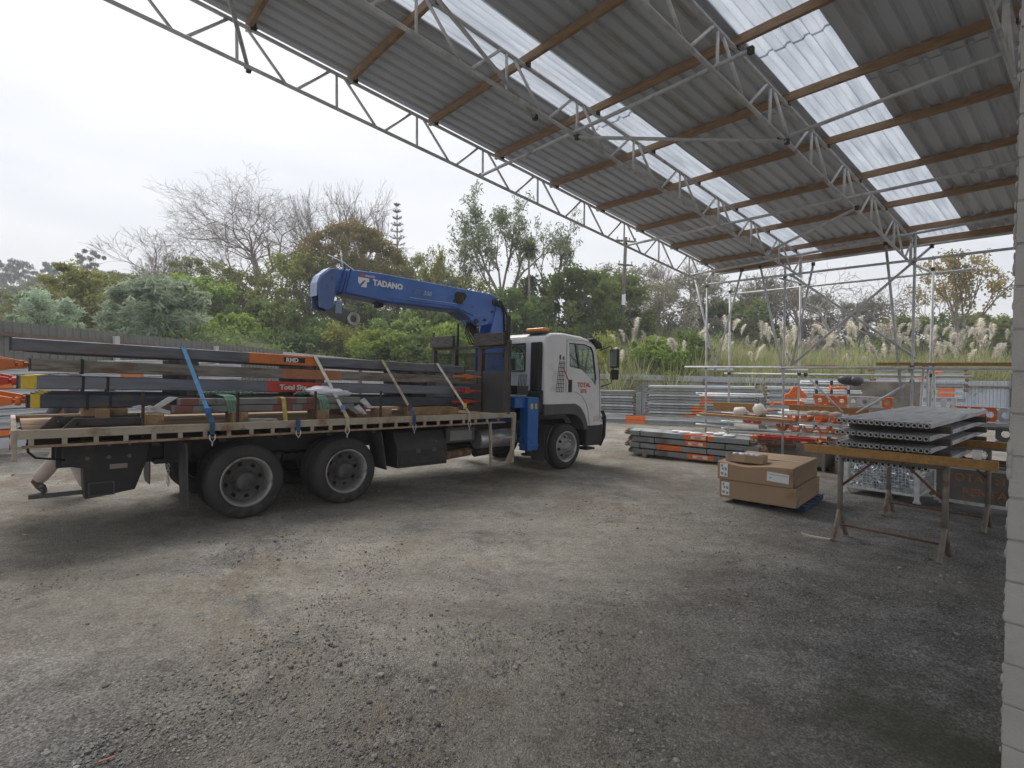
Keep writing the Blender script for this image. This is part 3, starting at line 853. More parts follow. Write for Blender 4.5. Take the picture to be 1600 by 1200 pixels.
# toolbox, tanks, exhaust, step frame
mb = MB(); mb.prism([(-1.16,0.42),(-1.16,0.72),(-1.0,0.97),(-0.55,0.97),(-0.55,0.42)], 2.27, 3.22, 'x')
tb = mb.build('tool_box', M('tool_box_black', (0.035,0.035,0.037), 0.55, 0, 0.2, 4, (0.22,0.21,0.2), 0.12, 6), truck, 0.012)
c = MB(); c.box(2.31, 3.18, -1.178, -1.161, 0.455, 0.69); c.build('tool_box_lid', black_m, tb, 0.01)
c = MB(); c.box(2.6,2.68,-1.19,-1.176,0.64,0.70); c.box(2.9,2.98,-1.19,-1.176,0.64,0.70); split(c, 'latch', plast_m, tb)
mb = MB(); mb.cyl((4.15, -0.78, 0.72), (5.02, -0.78, 0.72), 0.17, 20); mb.ball((5.02,-0.78,0.72), 0.168, 20, sq=(0.35,1,1)); mb.build('air_tank', chrome_m, truck)
mb = MB(); mb.box(3.35, 3.98, -0.95, -0.45, 0.72, 0.99); bt = mb.build('battery_box', plast_m, truck, 0.02)
c = MB(); c.box(3.42,3.9,-0.966,-0.951,0.76,0.93); c.build('battery_cover', M('grey_cover', (0.2,0.2,0.19), 0.5), bt)
mb = MB(); mb.cyl((3.55,-0.7,0.47),(4.05,-0.7,0.50),0.075,14); mb.cyl((3.50,-0.7,0.468),(3.58,-0.7,0.472),0.08,14); mb.build('exhaust', M('rusty_exhaust', (0.26,0.17,0.11), 0.8, 0.2, 0.3, 8, RUST, 0.5, 6), truck)
mb = MB(); mb.cyl((2.3,-0.55,0.55),(4.7,-0.55,0.60),0.05,10); mb.box(3.3,4.4,-0.5,-0.35,0.5,0.68); mb.cyl((4.3,-0.55,0.45),(5.3,-0.5,0.5),0.09,10); mb.build('underframe_pipe', black_m, truck)
mb = MB()
mb.beam((4.12,-1.2,1.08),(4.16,-1.2,0.34),0.05,0.035,(1,0,0)); mb.beam((4.70,-1.2,1.22),(4.66,-1.2,0.34),0.05,0.075,(1,0,0))
mb.box(4.145,4.69,-1.225,-1.175,0.31,0.345); mb.box(4.16,4.66,-1.22,-1.18,0.76,0.80)
mb.box(4.47,4.72,-1.22,-1.17,1.14,1.235); mb.box(4.45,4.70,-1.17,1.17,1.14,1.2)
mb.prism([(4.5,0.345),(4.63,0.345),(4.63,0.56)], -1.215, -1.19)
mb.build('step_frame', cream_m, truck, 0.004)

# headboard
hb = bpy.data.objects.new('headboard', None); C.objects.link(hb); hb.parent = truck
mb = MB()
for y in (-1.17, -0.42, 0.42, 1.17): mb.box(4.50, 4.585, y-0.05, y+0.05, 1.2, 2.56 if abs(y) > 1 else 2.50)
mb.box(4.505, 4.58, -1.12, 1.12, 2.42, 2.48); split(mb, 'headboard_post', M('headboard_post', (0.06,0.05,0.045), 0.75, 0, 0.3, 6, RUST, 0.35, 4), hb, 0.004)
mb = MB(); mb.box(4.52, 4.55, -1.12, 1.12, 1.2, 1.985); mb.build('headboard_panel', M('headboard_panel', (0.05,0.05,0.054), 0.7, 0, 0.2, 3, (0.11,0.10,0.09), 0.3, 3), hb)
mb = MB()
y = -1.11
while y < 1.12: mb.box(4.533, 4.539, y-0.003, y+0.003, 1.986, 2.31); y += 0.03
for k in range(10): mb.box(4.5395, 4.544, -1.12, 1.12, 2.0+k*0.034, 2.005+k*0.034)
mb.box(4.525,4.55,-1.12,1.12,2.31,2.34)
mb.build('headboard_mesh', black_m, hb)
mb = MB(); mb.box(4.43, 4.50, -1.16, -0.30, 2.47, 2.70); mb.box(4.43, 4.50, 0.38, 1.18, 2.47, 2.70); split(mb, 'headboard_board', greywood, hb, 0.006)
mb = MB()
for y, z in ((-1.20, 3.0), (-0.30, 2.82), (0.34, 2.95), (1.2, 2.8)): mb.box(4.51, 4.545, y-0.018, y+0.018, 2.45, z)
split(mb, 'stake', black_m, hb)
mb = MB(); mb.box(4.60, 4.635, -0.42, -0.30, 1.3, 2.42); mb.build('headboard_plank', dunnage, hb, 0.004)
for i, x in enumerate((-1.03, -0.03, 0.97, 1.98)):
    mb = MB(); mb.box(x-0.014, x+0.014, -1.15, -1.122, 1.1, 1.62); mb.build('stake', M('rusty_stake', (0.07,0.045,0.035), 0.8, 0.2, 0.3, 8) if i == 0 else bpy.data.materials['rusty_stake'], truck)

# cab
side = [(5.62,1.36),(5.62,2.60),(5.66,2.72),(5.80,2.79),(6.15,2.815),(6.75,2.78),(7.08,2.70),(7.22,2.60),(7.42,1.86),(7.46,1.55),(7.46,0.92),(7.40,0.88),(6.98,0.88),(6.94,0.98),(6.86,1.14),(6.72,1.29),(6.55,1.36)]
bm = bmesh.new()
fv = [bm.verts.new((x, -1.1, z)) for x, z in side]; f0 = bm.faces.new(fv)
ext = bmesh.ops.extrude_face_region(bm, geom=[f0])
bmesh.ops.translate(bm, verts=[v for v in ext['geom'] if isinstance(v, bmesh.types.BMVert)], vec=(0, 2.2, 0))
bmesh.ops.recalc_face_normals(bm, faces=bm.faces)
ed = [e for e in bm.edges if abs(e.verts[0].co.y - e.verts[1].co.y) < 1e-5 and (e.verts[0].co.z > 1.37 or e.verts[1].co.z > 1.37)]
bmesh.ops.bevel(bm, geom=ed, offset=0.085, segments=4, profile=0.5, affect='EDGES')
for f in bm.faces: f.smooth = True
me = bpy.data.meshes.new('cab'); bm.to_mesh(me); bm.free(); me.materials.append(white_m)
cab = link('cab', me, truck)
inner = MB(); inner.prism([(5.69,1.42),(5.69,2.60),(5.9,2.74),(6.75,2.72),(7.05,2.64),(7.16,2.55),(7.36,1.84),(7.38,1.42)], -1.045, 1.045)
wpoly = [(6.305,2.62),(6.80,2.62),(7.04,2.57),(7.12,2.47),(7.235,1.90),(7.215,1.75),(6.98,1.93),(6.72,2.08),(6.345,2.13)]
swin = MB(); swin.prism(wpoly, -1.4, 1.4)
rwin = MB(); rwin.box(5.3, 5.75, -0.52, 0.52, 2.02, 2.58)
wsh = MB(); wsh.prism([(7.10,2.52),(7.3,1.80),(7.9,1.80),(7.9,2.52)], -0.98, 0.98)
archc = MB(); archc.cyl((6.33,-1.4,0.47),(6.33,1.4,0.47),0.74,40)
for k in (swin, rwin, wsh, inner): boolean(cab, [k.mesh('cutter', white_m)])
cab.data.materials.clear(); cab.data.materials.append(white_m)
es = cab.modifiers.new('edges', 'EDGE_SPLIT'); es.split_angle = R(32)
for sgn in (-1, 1):
    mb = MB(); q = [(x, z) for x, z in wpoly]; ya, yb = sorted((sgn*1.075, sgn*1.07)); mb.prism(q, ya, yb); mb.build('side_window', glass_m, cab)
    mb = MB(); lp = [(x, sgn*1.082, z) for x, z in wpoly]; mb.tube(lp+[lp[0]], 0.016, 6, caps=False); mb.tube([(6.52,sgn*1.078,2.61),(6.66,sgn*1.078,2.10)],0.012,6); mb.build('window_seal', rubber_m, cab)
    # door outline, handle, wheel-arch trim
    mb = MB(); ya, yb = sorted((sgn*1.1005, sgn*1.103))
    dl = [(6.235,1.60),(6.235,2.68),(6.82,2.69),(7.06,2.65)]
    for (xa, za), (xb, zc_) in zip(dl, dl[1:]): mb.beam((xa, (ya+yb)/2, za), (xb, (ya+yb)/2, zc_), 0.004, 0.012, (0,sgn,0.01))
    for (xa, za), (xb, zc_) in zip([(6.235,1.6),(6.55,1.6),(6.75,1.52),(6.90,1.36),(6.98,1.16)], [(6.55,1.6),(6.75,1.52),(6.90,1.36),(6.98,1.16),(7.02,0.9)]): mb.beam((xa,(ya+yb)/2,za),(xb,(ya+yb)/2,zc_),0.004,0.010,(0,sgn,0.01))
    mb.beam((7.335,(ya+yb)/2,2.1),(7.385,(ya+yb)/2,1.0),0.004,0.012,(0,sgn,0.01))
    mb.build('door_seam', plast_m, cab)
    mb = MB(); ya, yb = sorted((sgn*1.1005, sgn*1.112)); mb.box(6.31, 6.42, ya, yb, 1.60, 1.86); mb.build('door_handle', rubber_m, cab, 0.006)
    mb = MB(); ya, yb = sorted((sgn*1.10, sgn*1.125))
    out = [(5.60,1.36),(6.50,1.36),(6.70,1.28),(6.84,1.13),(6.93,0.97),(6.97,0.80)]; inn = [(6.84,0.80),(6.80,0.92),(6.72,1.03),(6.58,1.11),(6.40,1.15),(5.60,1.15)]
    mb.prism(out+inn, min(sgn*0.75, yb), max(sgn*0.75, yb) if sgn > 0 else ya) if False else mb.prism(out+inn, sgn*0.78, sgn*1.115)
    mb.build('wheel_arch', plast_m, cab, 0.01)
    mb = MB(); mb.box(7.16,7.44,*sorted((sgn*1.10, sgn*1.104)),0.96,1.08); mb.build('indicator_lamp', M('clear_lens', (0.55,0.55,0.53), 0.25) if sgn < 0 else bpy.data.materials['clear_lens'], cab, 0.004)
    # mirrors
    mb = MB(); mb.tube([(7.36,sgn*1.08,2.52),(7.55,sgn*1.24,2.62),(7.58,sgn*1.27,2.5)],0.014,6); mb.tube([(7.42,sgn*1.08,1.72),(7.56,sgn*1.25,1.80),(7.60,sgn*1.28,2.2)],0.014,6); mb.build('mirror_arm', rubber_m, cab)
    mb = MB(); mb.box(7.56,7.65,sgn*1.30-0.11,sgn*1.30+0.11,2.14,2.56); mb.box(7.57,7.65,sgn*1.30-0.10,sgn*1.30+0.10,1.88,2.10); mr_ = mb.build('mirror', rubber_m, cab, 0.03, 3)
    mb = MB(); mb.box(7.552,7.559,sgn*1.30-0.09,sgn*1.30+0.09,2.17,2.53); mb.build('mirror_glass', M('mirror_glass', (0.25,0.3,0.3), 0.05, 0.9, 0) if sgn < 0 else bpy.data.materials['mirror_glass'], cab)
mb = MB(); mb.box(5.655,5.66,-0.52,0.52,2.02,2.58); mb.build('rear_window', glass_m, cab)
mb = MB(); lp = [(5.615,-0.52,2.02),(5.615,0.52,2.02),(5.615,0.52,2.58),(5.615,-0.52,2.58)]; mb.tube(lp+[lp[0]],0.018,6,caps=False); mb.build('window_seal', rubber_m, cab)
mb = MB(); mb.beam((7.125,0,2.52),(7.335,0,1.80),1.96,0.006,(1,0,0)); mb.build('windscreen', glass_m, cab)
mb = MB(); mb.prism([(5.50,1.62),(5.615,1.62),(5.615,2.60),(5.50,2.60)], -1.02, -0.78); mb.prism([(5.46,1.30),(5.6,1.30),(5.6,1.64),(5.50,1.62)], -1.08, -0.70); mb.build('air_intake', rubber_m, cab, 0.025, 3)
mb = MB(); mb.box(5.30,5.62,-1.0,-0.55,1.05,1.5); mb.ball((5.46,-0.98,1.3),0.19,12,sq=(1,0.7,1)); mb.build('engine_cover', rubber_m, cab, 0.03)
mb = MB(); mb.prism([(7.02,2.74),(7.10,2.77),(7.36,2.66),(7.40,2.56),(7.33,2.55),(7.20,2.63)], -1.12, 1.12); mb.build('sun_visor', rubber_m, cab, 0.01)
mb = MB(); mb.box(5.66,5.86,-0.98,-0.46,2.79,2.825); mb.build('beacon_base', plast_m, cab)
mb = MB(); mb.box(5.67,5.85,-0.97,-0.47,2.8255,2.895); mb.build('beacon_light', orange_glow, cab, 0.02, 3)
mb = MB(); mb.cyl((7.1,-0.9,2.70),(7.1,-0.9,2.83),0.01,6); mb.ball((7.0,-0.75,2.78),0.03,8); mb.build('aerial', rubber_m, cab)
mb = MB(); mb.prism([(6.93,0.44),(7.40,0.44),(7.50,0.52),(7.50,0.90),(6.96,0.90),(6.93,0.80)], -1.10, 1.10); mb.build('bumper', black_m, cab, 0.03, 3)
mb = MB(); mb.tube([(7.50,-1.02,0.42),(7.62,-1.04,0.62),(7.63,-1.04,1.05),(7.55,-1.02,1.2)],0.04,8); mb.tube([(7.50,1.02,0.42),(7.62,1.04,0.62),(7.63,1.04,1.05),(7.55,1.02,1.2)],0.04,8); mb.tube([(7.62,-1.04,0.7),(7.62,1.04,0.7)],0.04,8); mb.tube([(7.62,-1.04,1.02),(7.62,1.04,1.02)],0.03,8); mb.build('bull_bar', rubber_m, cab)
mb = MB(); mb.box(6.95,7.25,-1.09,-0.8,0.35,0.40); mb.build('cab_step', rubber_m, cab, 0.01)
mb = MB()
for y in (-0.55, 0.5): mb.box(6.05,6.5,y-0.26,y+0.26,1.45,1.75); mb.box(5.92,6.08,y-0.25,y+0.25,1.7,2.3); mb.box(5.96,6.05,y-0.13,y+0.13,2.32,2.5)
mb.box(7.0,7.3,-1.0,1.0,1.45,1.85); mb.lathe([(0.19,0),(0.21,0.02),(0.19,0.04),(0.19,0)],(6.85,-0.5,1.92),(-0.8,0,0.6),20)
mb.build('cab_interior', M('cab_trim_grey', (0.16,0.16,0.165), 0.8), cab, 0.02)
# leaning scaffold-tower picture on the cab side and the door lettering
mb = MB()
for k in range(8):
    z = 1.60+k*0.083; x = 5.93+k*0.011; w = 0.24-k*0.008
    mb.box(x, x+w, -1.1045, -1.1012, z, z+0.014)
    for j in range(5):
        xx = x+0.01+j*(w-0.03)/4; mb.box(xx, xx+0.013, -1.1045, -1.1012, z+0.014, z+0.083 if k < 7 else z+0.06)
mb.box(6.02,6.07,-1.1045,-1.1012,2.26,2.36); mb.box(6.12,6.17,-1.1045,-1.1012,2.26,2.33)
mb.build('tower_decal', M('decal_black', (0.05,0.05,0.055), 0.5), cab)
mb = MB(); mb.prism([(6.12,2.12),(6.15,2.12),(6.34,1.82),(6.31,1.82)], -1.1045, -1.1012); mb.build('red_stripe', red_m, cab)
lettering('TOTAL', 0.135, red_m, cab, (6.60, -1.1035, 1.71), (R(90), 0, 0), bold=0.004)
lettering('SITE', 0.115, red_m, cab, (6.70, -1.1035, 1.58), (R(90), 0, 0), bold=0.002)
# ------------------------------------------------------------------ loader crane on the truck
mb = MB(); mb.box(4.78, 5.42, -0.45, 0.45, 0.95, 1.35); mb.box(4.86,5.36,-1.05,1.05,1.30,1.50); mb.build('crane_base', blue2_m, truck, 0.012)
col = MB()
col.prism([(4.88,1.35),(5.34,1.35),(5.36,2.55),(5.33,3.02),(5.22,3.42),(5.12,3.45),(4.98,2.9),(4.86,2.5)], -0.20, -0.165)
col.prism([(4.88,1.35),(5.34,1.35),(5.36,2.55),(5.33,3.02),(5.22,3.42),(5.12,3.45),(4.98,2.9),(4.86,2.5)], 0.165, 0.20)
col.box(4.9, 5.32, -0.165, 0.165, 1.35, 2.6); col.box(5.26,5.33,-0.165,0.165,2.6,3.0)
cc = col.build('crane_column', blue_m, truck, 0.006)
mb = MB(); mb.cyl((4.98,0,2.45),(4.55,0,2.92),0.075,14); mb.cyl((4.75,0,2.70),(4.48,0,3.02),0.05,14); mb.build('lift_cylinder', black_m, cc)
mb = MB(); mb.box(5.36,5.5,-0.15,0.15,2.5,2.85); mb.cyl((5.14,-0.26,3.36),(5.14,0.26,3.36),0.06,14); mb.tube([(5.2,-0.22,3.4),(5.36,-0.22,3.15),(5.38,-0.22,2.7),(5.3,-0.2,2.3)],0.02,6); mb.tube([(5.15,-0.215,3.45),(5.28,-0.215,3.2),(5.3,-0.215,2.8)],0.02,6); mb.build('winch_hose', rubber_m, cc)
for sgn in (-1, 1):
    mb = MB(); mb.box(5.13,5.42,sgn*1.0-0.13,sgn*1.0+0.10,0.47,1.50); ot = mb.build('outrigger_leg', blue2_m, truck, 0.012)
    c = MB(); c.box(5.12,5.43,sgn*1.0-0.14,sgn*1.0+0.11,0.55,0.585); c.build('leg_collar', blue2_m, ot, 0.003)
    c = MB(); c.cyl((5.28,sgn*1.0,0.40),(5.28,sgn*1.0,0.47),0.06,14); c.lathe([(0,0),(0.13,0),(0.13,-0.03),(0,-0.03)],(5.28,sgn*1.0,0.40),(0,0,1),20); c.build('leg_foot', black_m, ot)
    c = MB(); c.box(5.20,5.26,sgn*1.0-0.134,sgn*1.0-0.131,1.28,1.38); c.box(5.32,5.37,sgn*1.0-0.134,sgn*1.0-0.131,1.28,1.38); split(c, 'warning_sticker', yellow_m, ot)
mb = MB(); mb.box(4.95,5.25,-1.0,-0.55,1.55,1.72)
for k in range(6): mb.tube([(5.0+0.04*k,-0.98,1.7),(5.0+0.04*k,-1.0,1.95)],0.008,5)
mb.build('control_levers', black_m, truck)

boom_poly = [(1.80,3.18),(1.90,3.585),(2.54,3.605),(3.89,3.575),(4.95,3.555),(5.10,3.52),(5.20,3.40),(5.18,3.26),(5.02,3.06),(4.88,2.93),(4.66,2.87),(4.50,2.95),(4.12,3.13),(2.6,3.12)]
mb = MB(); mb.prism(boom_poly, -0.17, 0.17)
boom = mb.build('crane_boom', blue_m, truck, 0.018, 2)
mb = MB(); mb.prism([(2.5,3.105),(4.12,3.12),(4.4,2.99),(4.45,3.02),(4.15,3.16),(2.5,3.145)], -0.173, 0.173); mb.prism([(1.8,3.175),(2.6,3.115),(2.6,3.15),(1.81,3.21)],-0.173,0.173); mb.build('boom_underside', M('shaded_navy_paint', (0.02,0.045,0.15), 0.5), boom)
mb = MB(); mb.prism([(1.60,3.20),(1.66,3.56),(1.895,3.572),(1.80,3.20)], -0.145, 0.145); mb.build('inner_boom', blue_m, boom, 0.012)
mb = MB()
for x in (1.86, 1.75): mb.prism([(x-0.04,3.19),(x-0.015,3.19),(x+0.085,3.588),(x+0.06,3.588)], -0.176, 0.176)
mb.build('boom_collar', M('navy_collar', (0.025,0.06,0.2), 0.5), boom)
mb = MB()
for sgn in (-1, 1): mb.prism([(1.42,2.92),(1.40,3.30),(1.45,3.42),(1.60,3.555),(1.72,3.57),(1.68,3.24),(1.66,2.94),(1.56,2.88)], sgn*0.155, sgn*0.125)
mb.box(1.5,1.68,-0.125,0.125,3.25,3.5); hd = mb.build('boom_head', M('boom_head_blue', (0.10,0.16,0.36), 0.5, 0, 0.12, 3, (0.03,0.06,0.16), 0.3, 4), boom, 0.012)
mb = MB(); mb.prism([(1.385,3.10),(1.388,3.31),(1.438,3.435),(1.595,3.572),(1.61,3.56),(1.455,3.42),(1.403,3.30),(1.40,3.10)], -0.124, 0.124); mb.build('boom_end_plate', paleblue_m, boom)
mb = MB()
for z, x in ((3.38,1.57),(3.0,1.55)): mb.lathe([(0.02,-0.03),(0.11,-0.03),(0.09,0),(0.11,0.03),(0.02,0.03)],(x,0,z),(0,1,0),20)
mb.tube([(1.45,-0.03,3.0),(1.55,-0.03,2.88),(1.72,-0.03,2.88)],0.008,6); mb.tube([(1.62,0.0,2.95),(1.64,0.0,3.15),(1.63,0,2.9)],0.01,6); mb.build('rope_sheave', rubber_m, boom)
hk = MB(); hk.prism([(1.55,2.93),(1.74,3.02),(2.0,2.90),(2.13,2.80),(2.10,2.70),(1.95,2.70),(1.60,2.84)], -0.07, 0.07)
hook = hk.build('hook_block', M('hook_grey', (0.14,0.14,0.15), 0.5, 0.2, 0.2, 6), boom, 0.02)
hk = MB(); hk.lathe([(0.06,-0.10),(0.115,-0.10),(0.10,-0.085),(0.06,-0.085)],(2.03,0,2.79),(0,1,0),22); hk.lathe([(0.085,-0.105),(0.10,-0.115),(0.115,-0.105),(0.10,-0.1)],(2.03,0,2.79),(0,1,0),22); hk.build('hook_sheave', chrome_m, boom)
hk = MB(); hk.box(1.72,1.83,-0.085,-0.07,2.86,3.06); hk.build('hook_guard', paleblue_m, boom)
mb = MB(); mb.box(2.50,2.58,-0.10,0.10,3.04,3.118); mb.build('boom_rest', rubber_m, boom, 0.01)
mb = MB(); mb.tube([(2.1,0.02,3.61),(1.9,0.02,3.72),(1.62,0.02,3.80)],0.008,5); mb.tube([(1.9,0.04,3.6),(1.88,0.06,3.75),(1.86,0.06,3.92)],0.008,5); mb.build('bare_wire', white_paint, boom)
for x, z, r in ((5.06, 3.40, 0.075), (4.58, 2.97, 0.05), (4.80, 3.02, 0.03), (5.0, 3.2, 0.03)):
    for sgn in (-1, 1):
        mb = MB(); mb.cyl((x, sgn*0.171, z), (x, sgn*0.200, z), r, 16); mb.cyl((x, sgn*0.2002, z), (x, sgn*0.212, z), r*0.45, 6); mb.build('boom_pin', M('greasy_pin', (0.07,0.075,0.085), 0.45, 0.4, 0.3, 12) if 'greasy_pin' not in bpy.data.materials else bpy.data.materials['greasy_pin'], boom)
for k in range(3):
    mb = MB(); mb.tube([(4.95-0.03*k,-0.14+0.05*k,2.62),(4.62-0.03*k,-0.12+0.05*k,2.52),(4.45,-0.10+0.05*k,2.75),(4.52,-0.08+0.05*k,2.95)], 0.013, 6); mb.build('hydraulic_hose', rubber_m, cc)
mb = MB(); mb.tube([(2.62,-0.176,3.20),(3.4,-0.178,3.21),(4.05,-0.178,3.20),(4.5,-0.178,3.08)], 0.009, 5); mb.build('steel_pipe', blue_m, boom)
BY = -0.1735
def on_boom(body, size, x, z, mat, **k): return lettering(body, size, mat, boom, (x, BY, z), (R(90), R(1.0), 0), **k)
on_boom('TADANO', 0.135, 2.33, 3.385, white_paint, bold=0.006)
mb = MB(); mb.prism([(2.06,3.485),(2.26,3.48),(2.26,3.42),(2.22,3.42),(2.215,3.325),(2.11,3.325),(2.20,3.44),(2.165,3.44),(2.09,3.36),(2.06,3.40)], BY, BY-0.002); mb.build('maker_emblem', white_paint, boom)
mb = MB(); mb.box(2.09,2.19,BY-0.002,BY,3.505,3.545); mb.build('model_sticker', M('sticker_red', (0.5,0.12,0.12), 0.5), boom)
mb = MB(); mb.box(2.19,2.37,BY-0.002,BY,3.50,3.538); mb.build('model_sticker', M('sticker_grey', (0.42,0.40,0.48), 0.5), boom)
lt = M('dull_white_lettering', (0.46, 0.5, 0.58), 0.5)
on_boom('ZX', 0.10, 3.14, 3.35, M('faded_lettering', (0.16,0.22,0.42), 0.5), shear=0.3, bold=0.004)
on_boom('500', 0.115, 3.34, 3.335, lt, shear=0.25, bold=0.001)
mb = MB(); mb.box(3.05,4.1,BY-0.001,BY,3.255,3.262); mb.build('scratch_line', lt, boom)
# striped orange and black emblem
mo = M('emblem_orange', (0.5,0.27,0.08), 0.5); mk = M('emblem_black', (0.02,0.02,0.025), 0.5)
mb = MB(); mb.prism([(4.0,3.29),(4.05,3.36),(4.03,3.44),(4.10,3.49),(4.28,3.50),(4.34,3.44),(4.30,3.37),(4.22,3.27),(4.12,3.26)], BY, BY-0.0015); mb.build('emblem', mk, boom)
mb = MB()
for r in (0.05, 0.085, 0.12):
    P_ = [(4.12+r*1.15*math.cos(R(a_)), 3.33+r*math.sin(R(a_))) for a_ in range(-20, 131, 15)]
    for (a_, b_), (c_, d_) in zip(P_, P_[1:]): mb.beam((a_,BY-0.002,b_),(c_,BY-0.002,d_),0.0015,0.016,(0,-1,0.001))
mb.build('emblem_stripes', mo, boom)

# ------------------------------------------------------------------ the truck's load (each beam, bearer, strap its own thing)
steel_a = M('load_steel_blue', (0.12, 0.13, 0.155), 0.55, 0.25, 0.35, 5, (0.19,0.15,0.12), 0.5, 4, aniso=(0.5,3,3), bump=0.1)
steel_b = M('load_steel_brown', (0.20, 0.185, 0.165), 0.65, 0.15, 0.35, 5, (0.14,0.085,0.05), 0.55, 4, aniso=(0.5,3,3), bump=0.1)
steel_c = M('load_steel_slate', (0.155, 0.17, 0.205), 0.5, 0.2, 0.2, 5, (0.23,0.21,0.19), 0.4, 4, aniso=(0.5,3,3))
steel_d = M('load_steel_dark', (0.05, 0.06, 0.08), 0.55, 0.25, 0.4, 5, (0.14,0.12,0.10), 0.45, 4, aniso=(0.5,3,3))
band_m = M('black_band', (0.012, 0.012, 0.016), 0.6)
pale_m = M('pale_lettering', (0.7, 0.69, 0.68), 0.6)
def load_beam(x0, x1, y, z0, z1, h, mat, label, cap=None, tag_=None, jack=None, bands=(), words=None, spots=None):
    """beam along the deck; z0, z1: underside at the tail and at the headboard end"""
    L = x1-x0; ang = math.atan2(z1-z0, L)
    t = thing('steel_beam', label, 'steel beam', t2w(x0, y, z0), (TM @ Euler((0, -ang, 0)).to_matrix()).to_euler(), 'steel beams loaded on the truck deck')
    w = 0.075
    mb = MB(); mb.box(0, L, -w, w, 0, h); mb.build('beam_body', mat, t, 0.012, 2)
    mb = MB(); mb.box(-0.012, -0.0005, -w-0.006, w+0.006, -0.004, h+0.004); mb.box(L+0.0005, L+0.012, -w-0.006, w+0.006, -0.004, h+0.004); split(mb, 'end_plate', rim_dark, t)
    if cap:
        mb = MB(); mb.box(0.02, cap, -w-0.003, w+0.003, -0.003, h+0.003); mb.build('end_band', yellow_m, t, 0.012)
    if tag_:
        a_, b_, mt = tag_
        mb = MB(); mb.box(a_, b_, -w-0.003, w+0.003, -0.003, h+0.003); tb_ = mb.build('colour_band', mt, t, 0.012)
        if words:
            body, size, xo, plate = words
            if plate:
                mb = MB(); mb.box(xo-0.03, xo+size*0.62*len(body)+0.12, -w-0.0055, -w-0.0035, h*0.25, h*0.78); mb.build('name_plate', band_m, t)
            o = link('lettering', text_mesh(body, size, pale_m, bold=0.003), t); o.location = (xo, -w-0.007, h*0.5-size*0.34); o.rotation_euler = (R(90), 0, 0)
    if bands:
        mb = MB()
        for b_ in bands: mb.box(b_-0.014, b_+0.014, -w-0.004, w+0.004, -0.02, h+0.012)
        split(mb, 'packing_band', band_m, t)
    if jack:
        mb = MB(); mt = jack
        mb.cyl((-0.36, 0, h/2), (-0.013, 0, h/2), 0.025, 8); mb.prism([(-0.42,-0.02),(-0.12,h*0.25),(-0.12,h*0.75),(-0.42,h+0.03),(-0.46,h*0.7),(-0.46,h*0.2)], -0.05, 0.05); mb.cyl((-0.1,0,h/2),(-0.05,0,h/2),0.05,10)
        mb.build('jack_head', mt, t, 0.008)
    return t
rows = ((-0.45, 'row by the side rail'), (0.05, 'second row in'), (0.5, 'third row in'), (0.95, 'far row'))
for i, (y, rn) in enumerate(rows):
    load_beam(-2.14+(0.13*i if i else 0), 4.05-0.1*i, y, 2.045, 1.925, 0.14, steel_a if i % 2 == 0 else steel_d, 'dark blue-grey steel beam, top layer of truck load, %s' % rn + (', orange band' if i == 0 else ''),
              tag_=(2.42, 3.40, orange_m) if i == 0 else None, words=('RMD', 0.085, 2.92, True) if i == 0 else None, jack=None)
    load_beam(-1.98+0.06*i, 4.35-0.1*i, y, 1.825, 1.735, 0.14, steel_b, 'brownish rusty steel beam, second layer of truck load, %s' % rn + (', orange band' if i == 0 else ''),
              tag_=(2.72, 3.62, M('dull_orange', (0.36,0.15,0.07), 0.65, 0, 0.15, 5, (0.2,0.12,0.08), 0.35, 3)) if i == 0 else None, jack=orange_m if i in (0, 2) else None, bands=(0.45,) if i == 0 else ())
    load_beam(-2.08+0.05*i, 4.2-0.1*i, y, 1.63, 1.54, 0.145, steel_c, 'slate blue beam with yellow end, third layer of truck load, %s' % rn,
              cap=0.16, tag_=(2.60, 3.42, red_m) if i == 0 else None, words=('Total Site', 0.10, 2.78, False) if i == 0 else None, jack=red_m if i in (1, 3) else None, bands=(0.56, 0.79) if i == 0 else ())
    load_beam(-2.00+0.05*i, 4.25-0.1*i, y, 1.415, 1.33, 0.15, steel_d, 'near-black steel beam with yellow end, lowest layer of truck load, %s' % rn,
              cap=0.11, jack=orange_bright if i in (0, 2) else None, bands=(0.52, 0.74) if i == 0 else ())
def rest(name, label, cat, group, x0, x1, y0, y1, z0, z1, mat, bev=0.005, rz=0.0):
    t = MB().box(-(x1-x0)/2, (x1-x0)/2, -(y1-y0)/2, (y1-y0)/2, 0, z1-z0).build(name, mat, None, bev)
    t.location = t2w((x0+x1)/2, (y0+y1)/2, z0); t.rotation_euler = (TM @ Euler((0,0,rz)).to_matrix()).to_euler()
    return tag(t, label, cat, group)
gb = 'timber bearers under the truck load'
rest('timber_bearer', 'square timber bearer under the load right at the truck tail', 'timber bearer', gb, -1.42, -1.29, -0.75, 1.05, 1.194, 1.405, dunnage)
rest('timber_bearer', 'pale timber bearer under the load just ahead of the tail bearer', 'timber bearer', gb, -1.28, -1.10, -0.60, 1.05, 1.194, 1.40, dunnage)
rest('timber_bearer', 'long pale timber bearer under the load close to the headboard', 'timber bearer', gb, 2.75, 3.65, -0.70, -0.55, 1.194, 1.335, dunnage, rz=R(-4))
rest('timber_bearer', 'timber bearer across the deck under the load just behind the headboard', 'timber bearer', gb, 3.55, 3.68, -0.85, 1.05, 1.194, 1.325, dunnage)
rest('timber_bearer', 'timber bearer across the deck under the middle of the beam load', 'timber bearer', gb, 1.90, 2.05, -0.55, 1.05, 1.194, 1.355, dunnage)
for x, a_, b_, z in ((-0.1, 1.95, 1.788, ''), (3.0, 1.86, 1.72, '')):
    pass
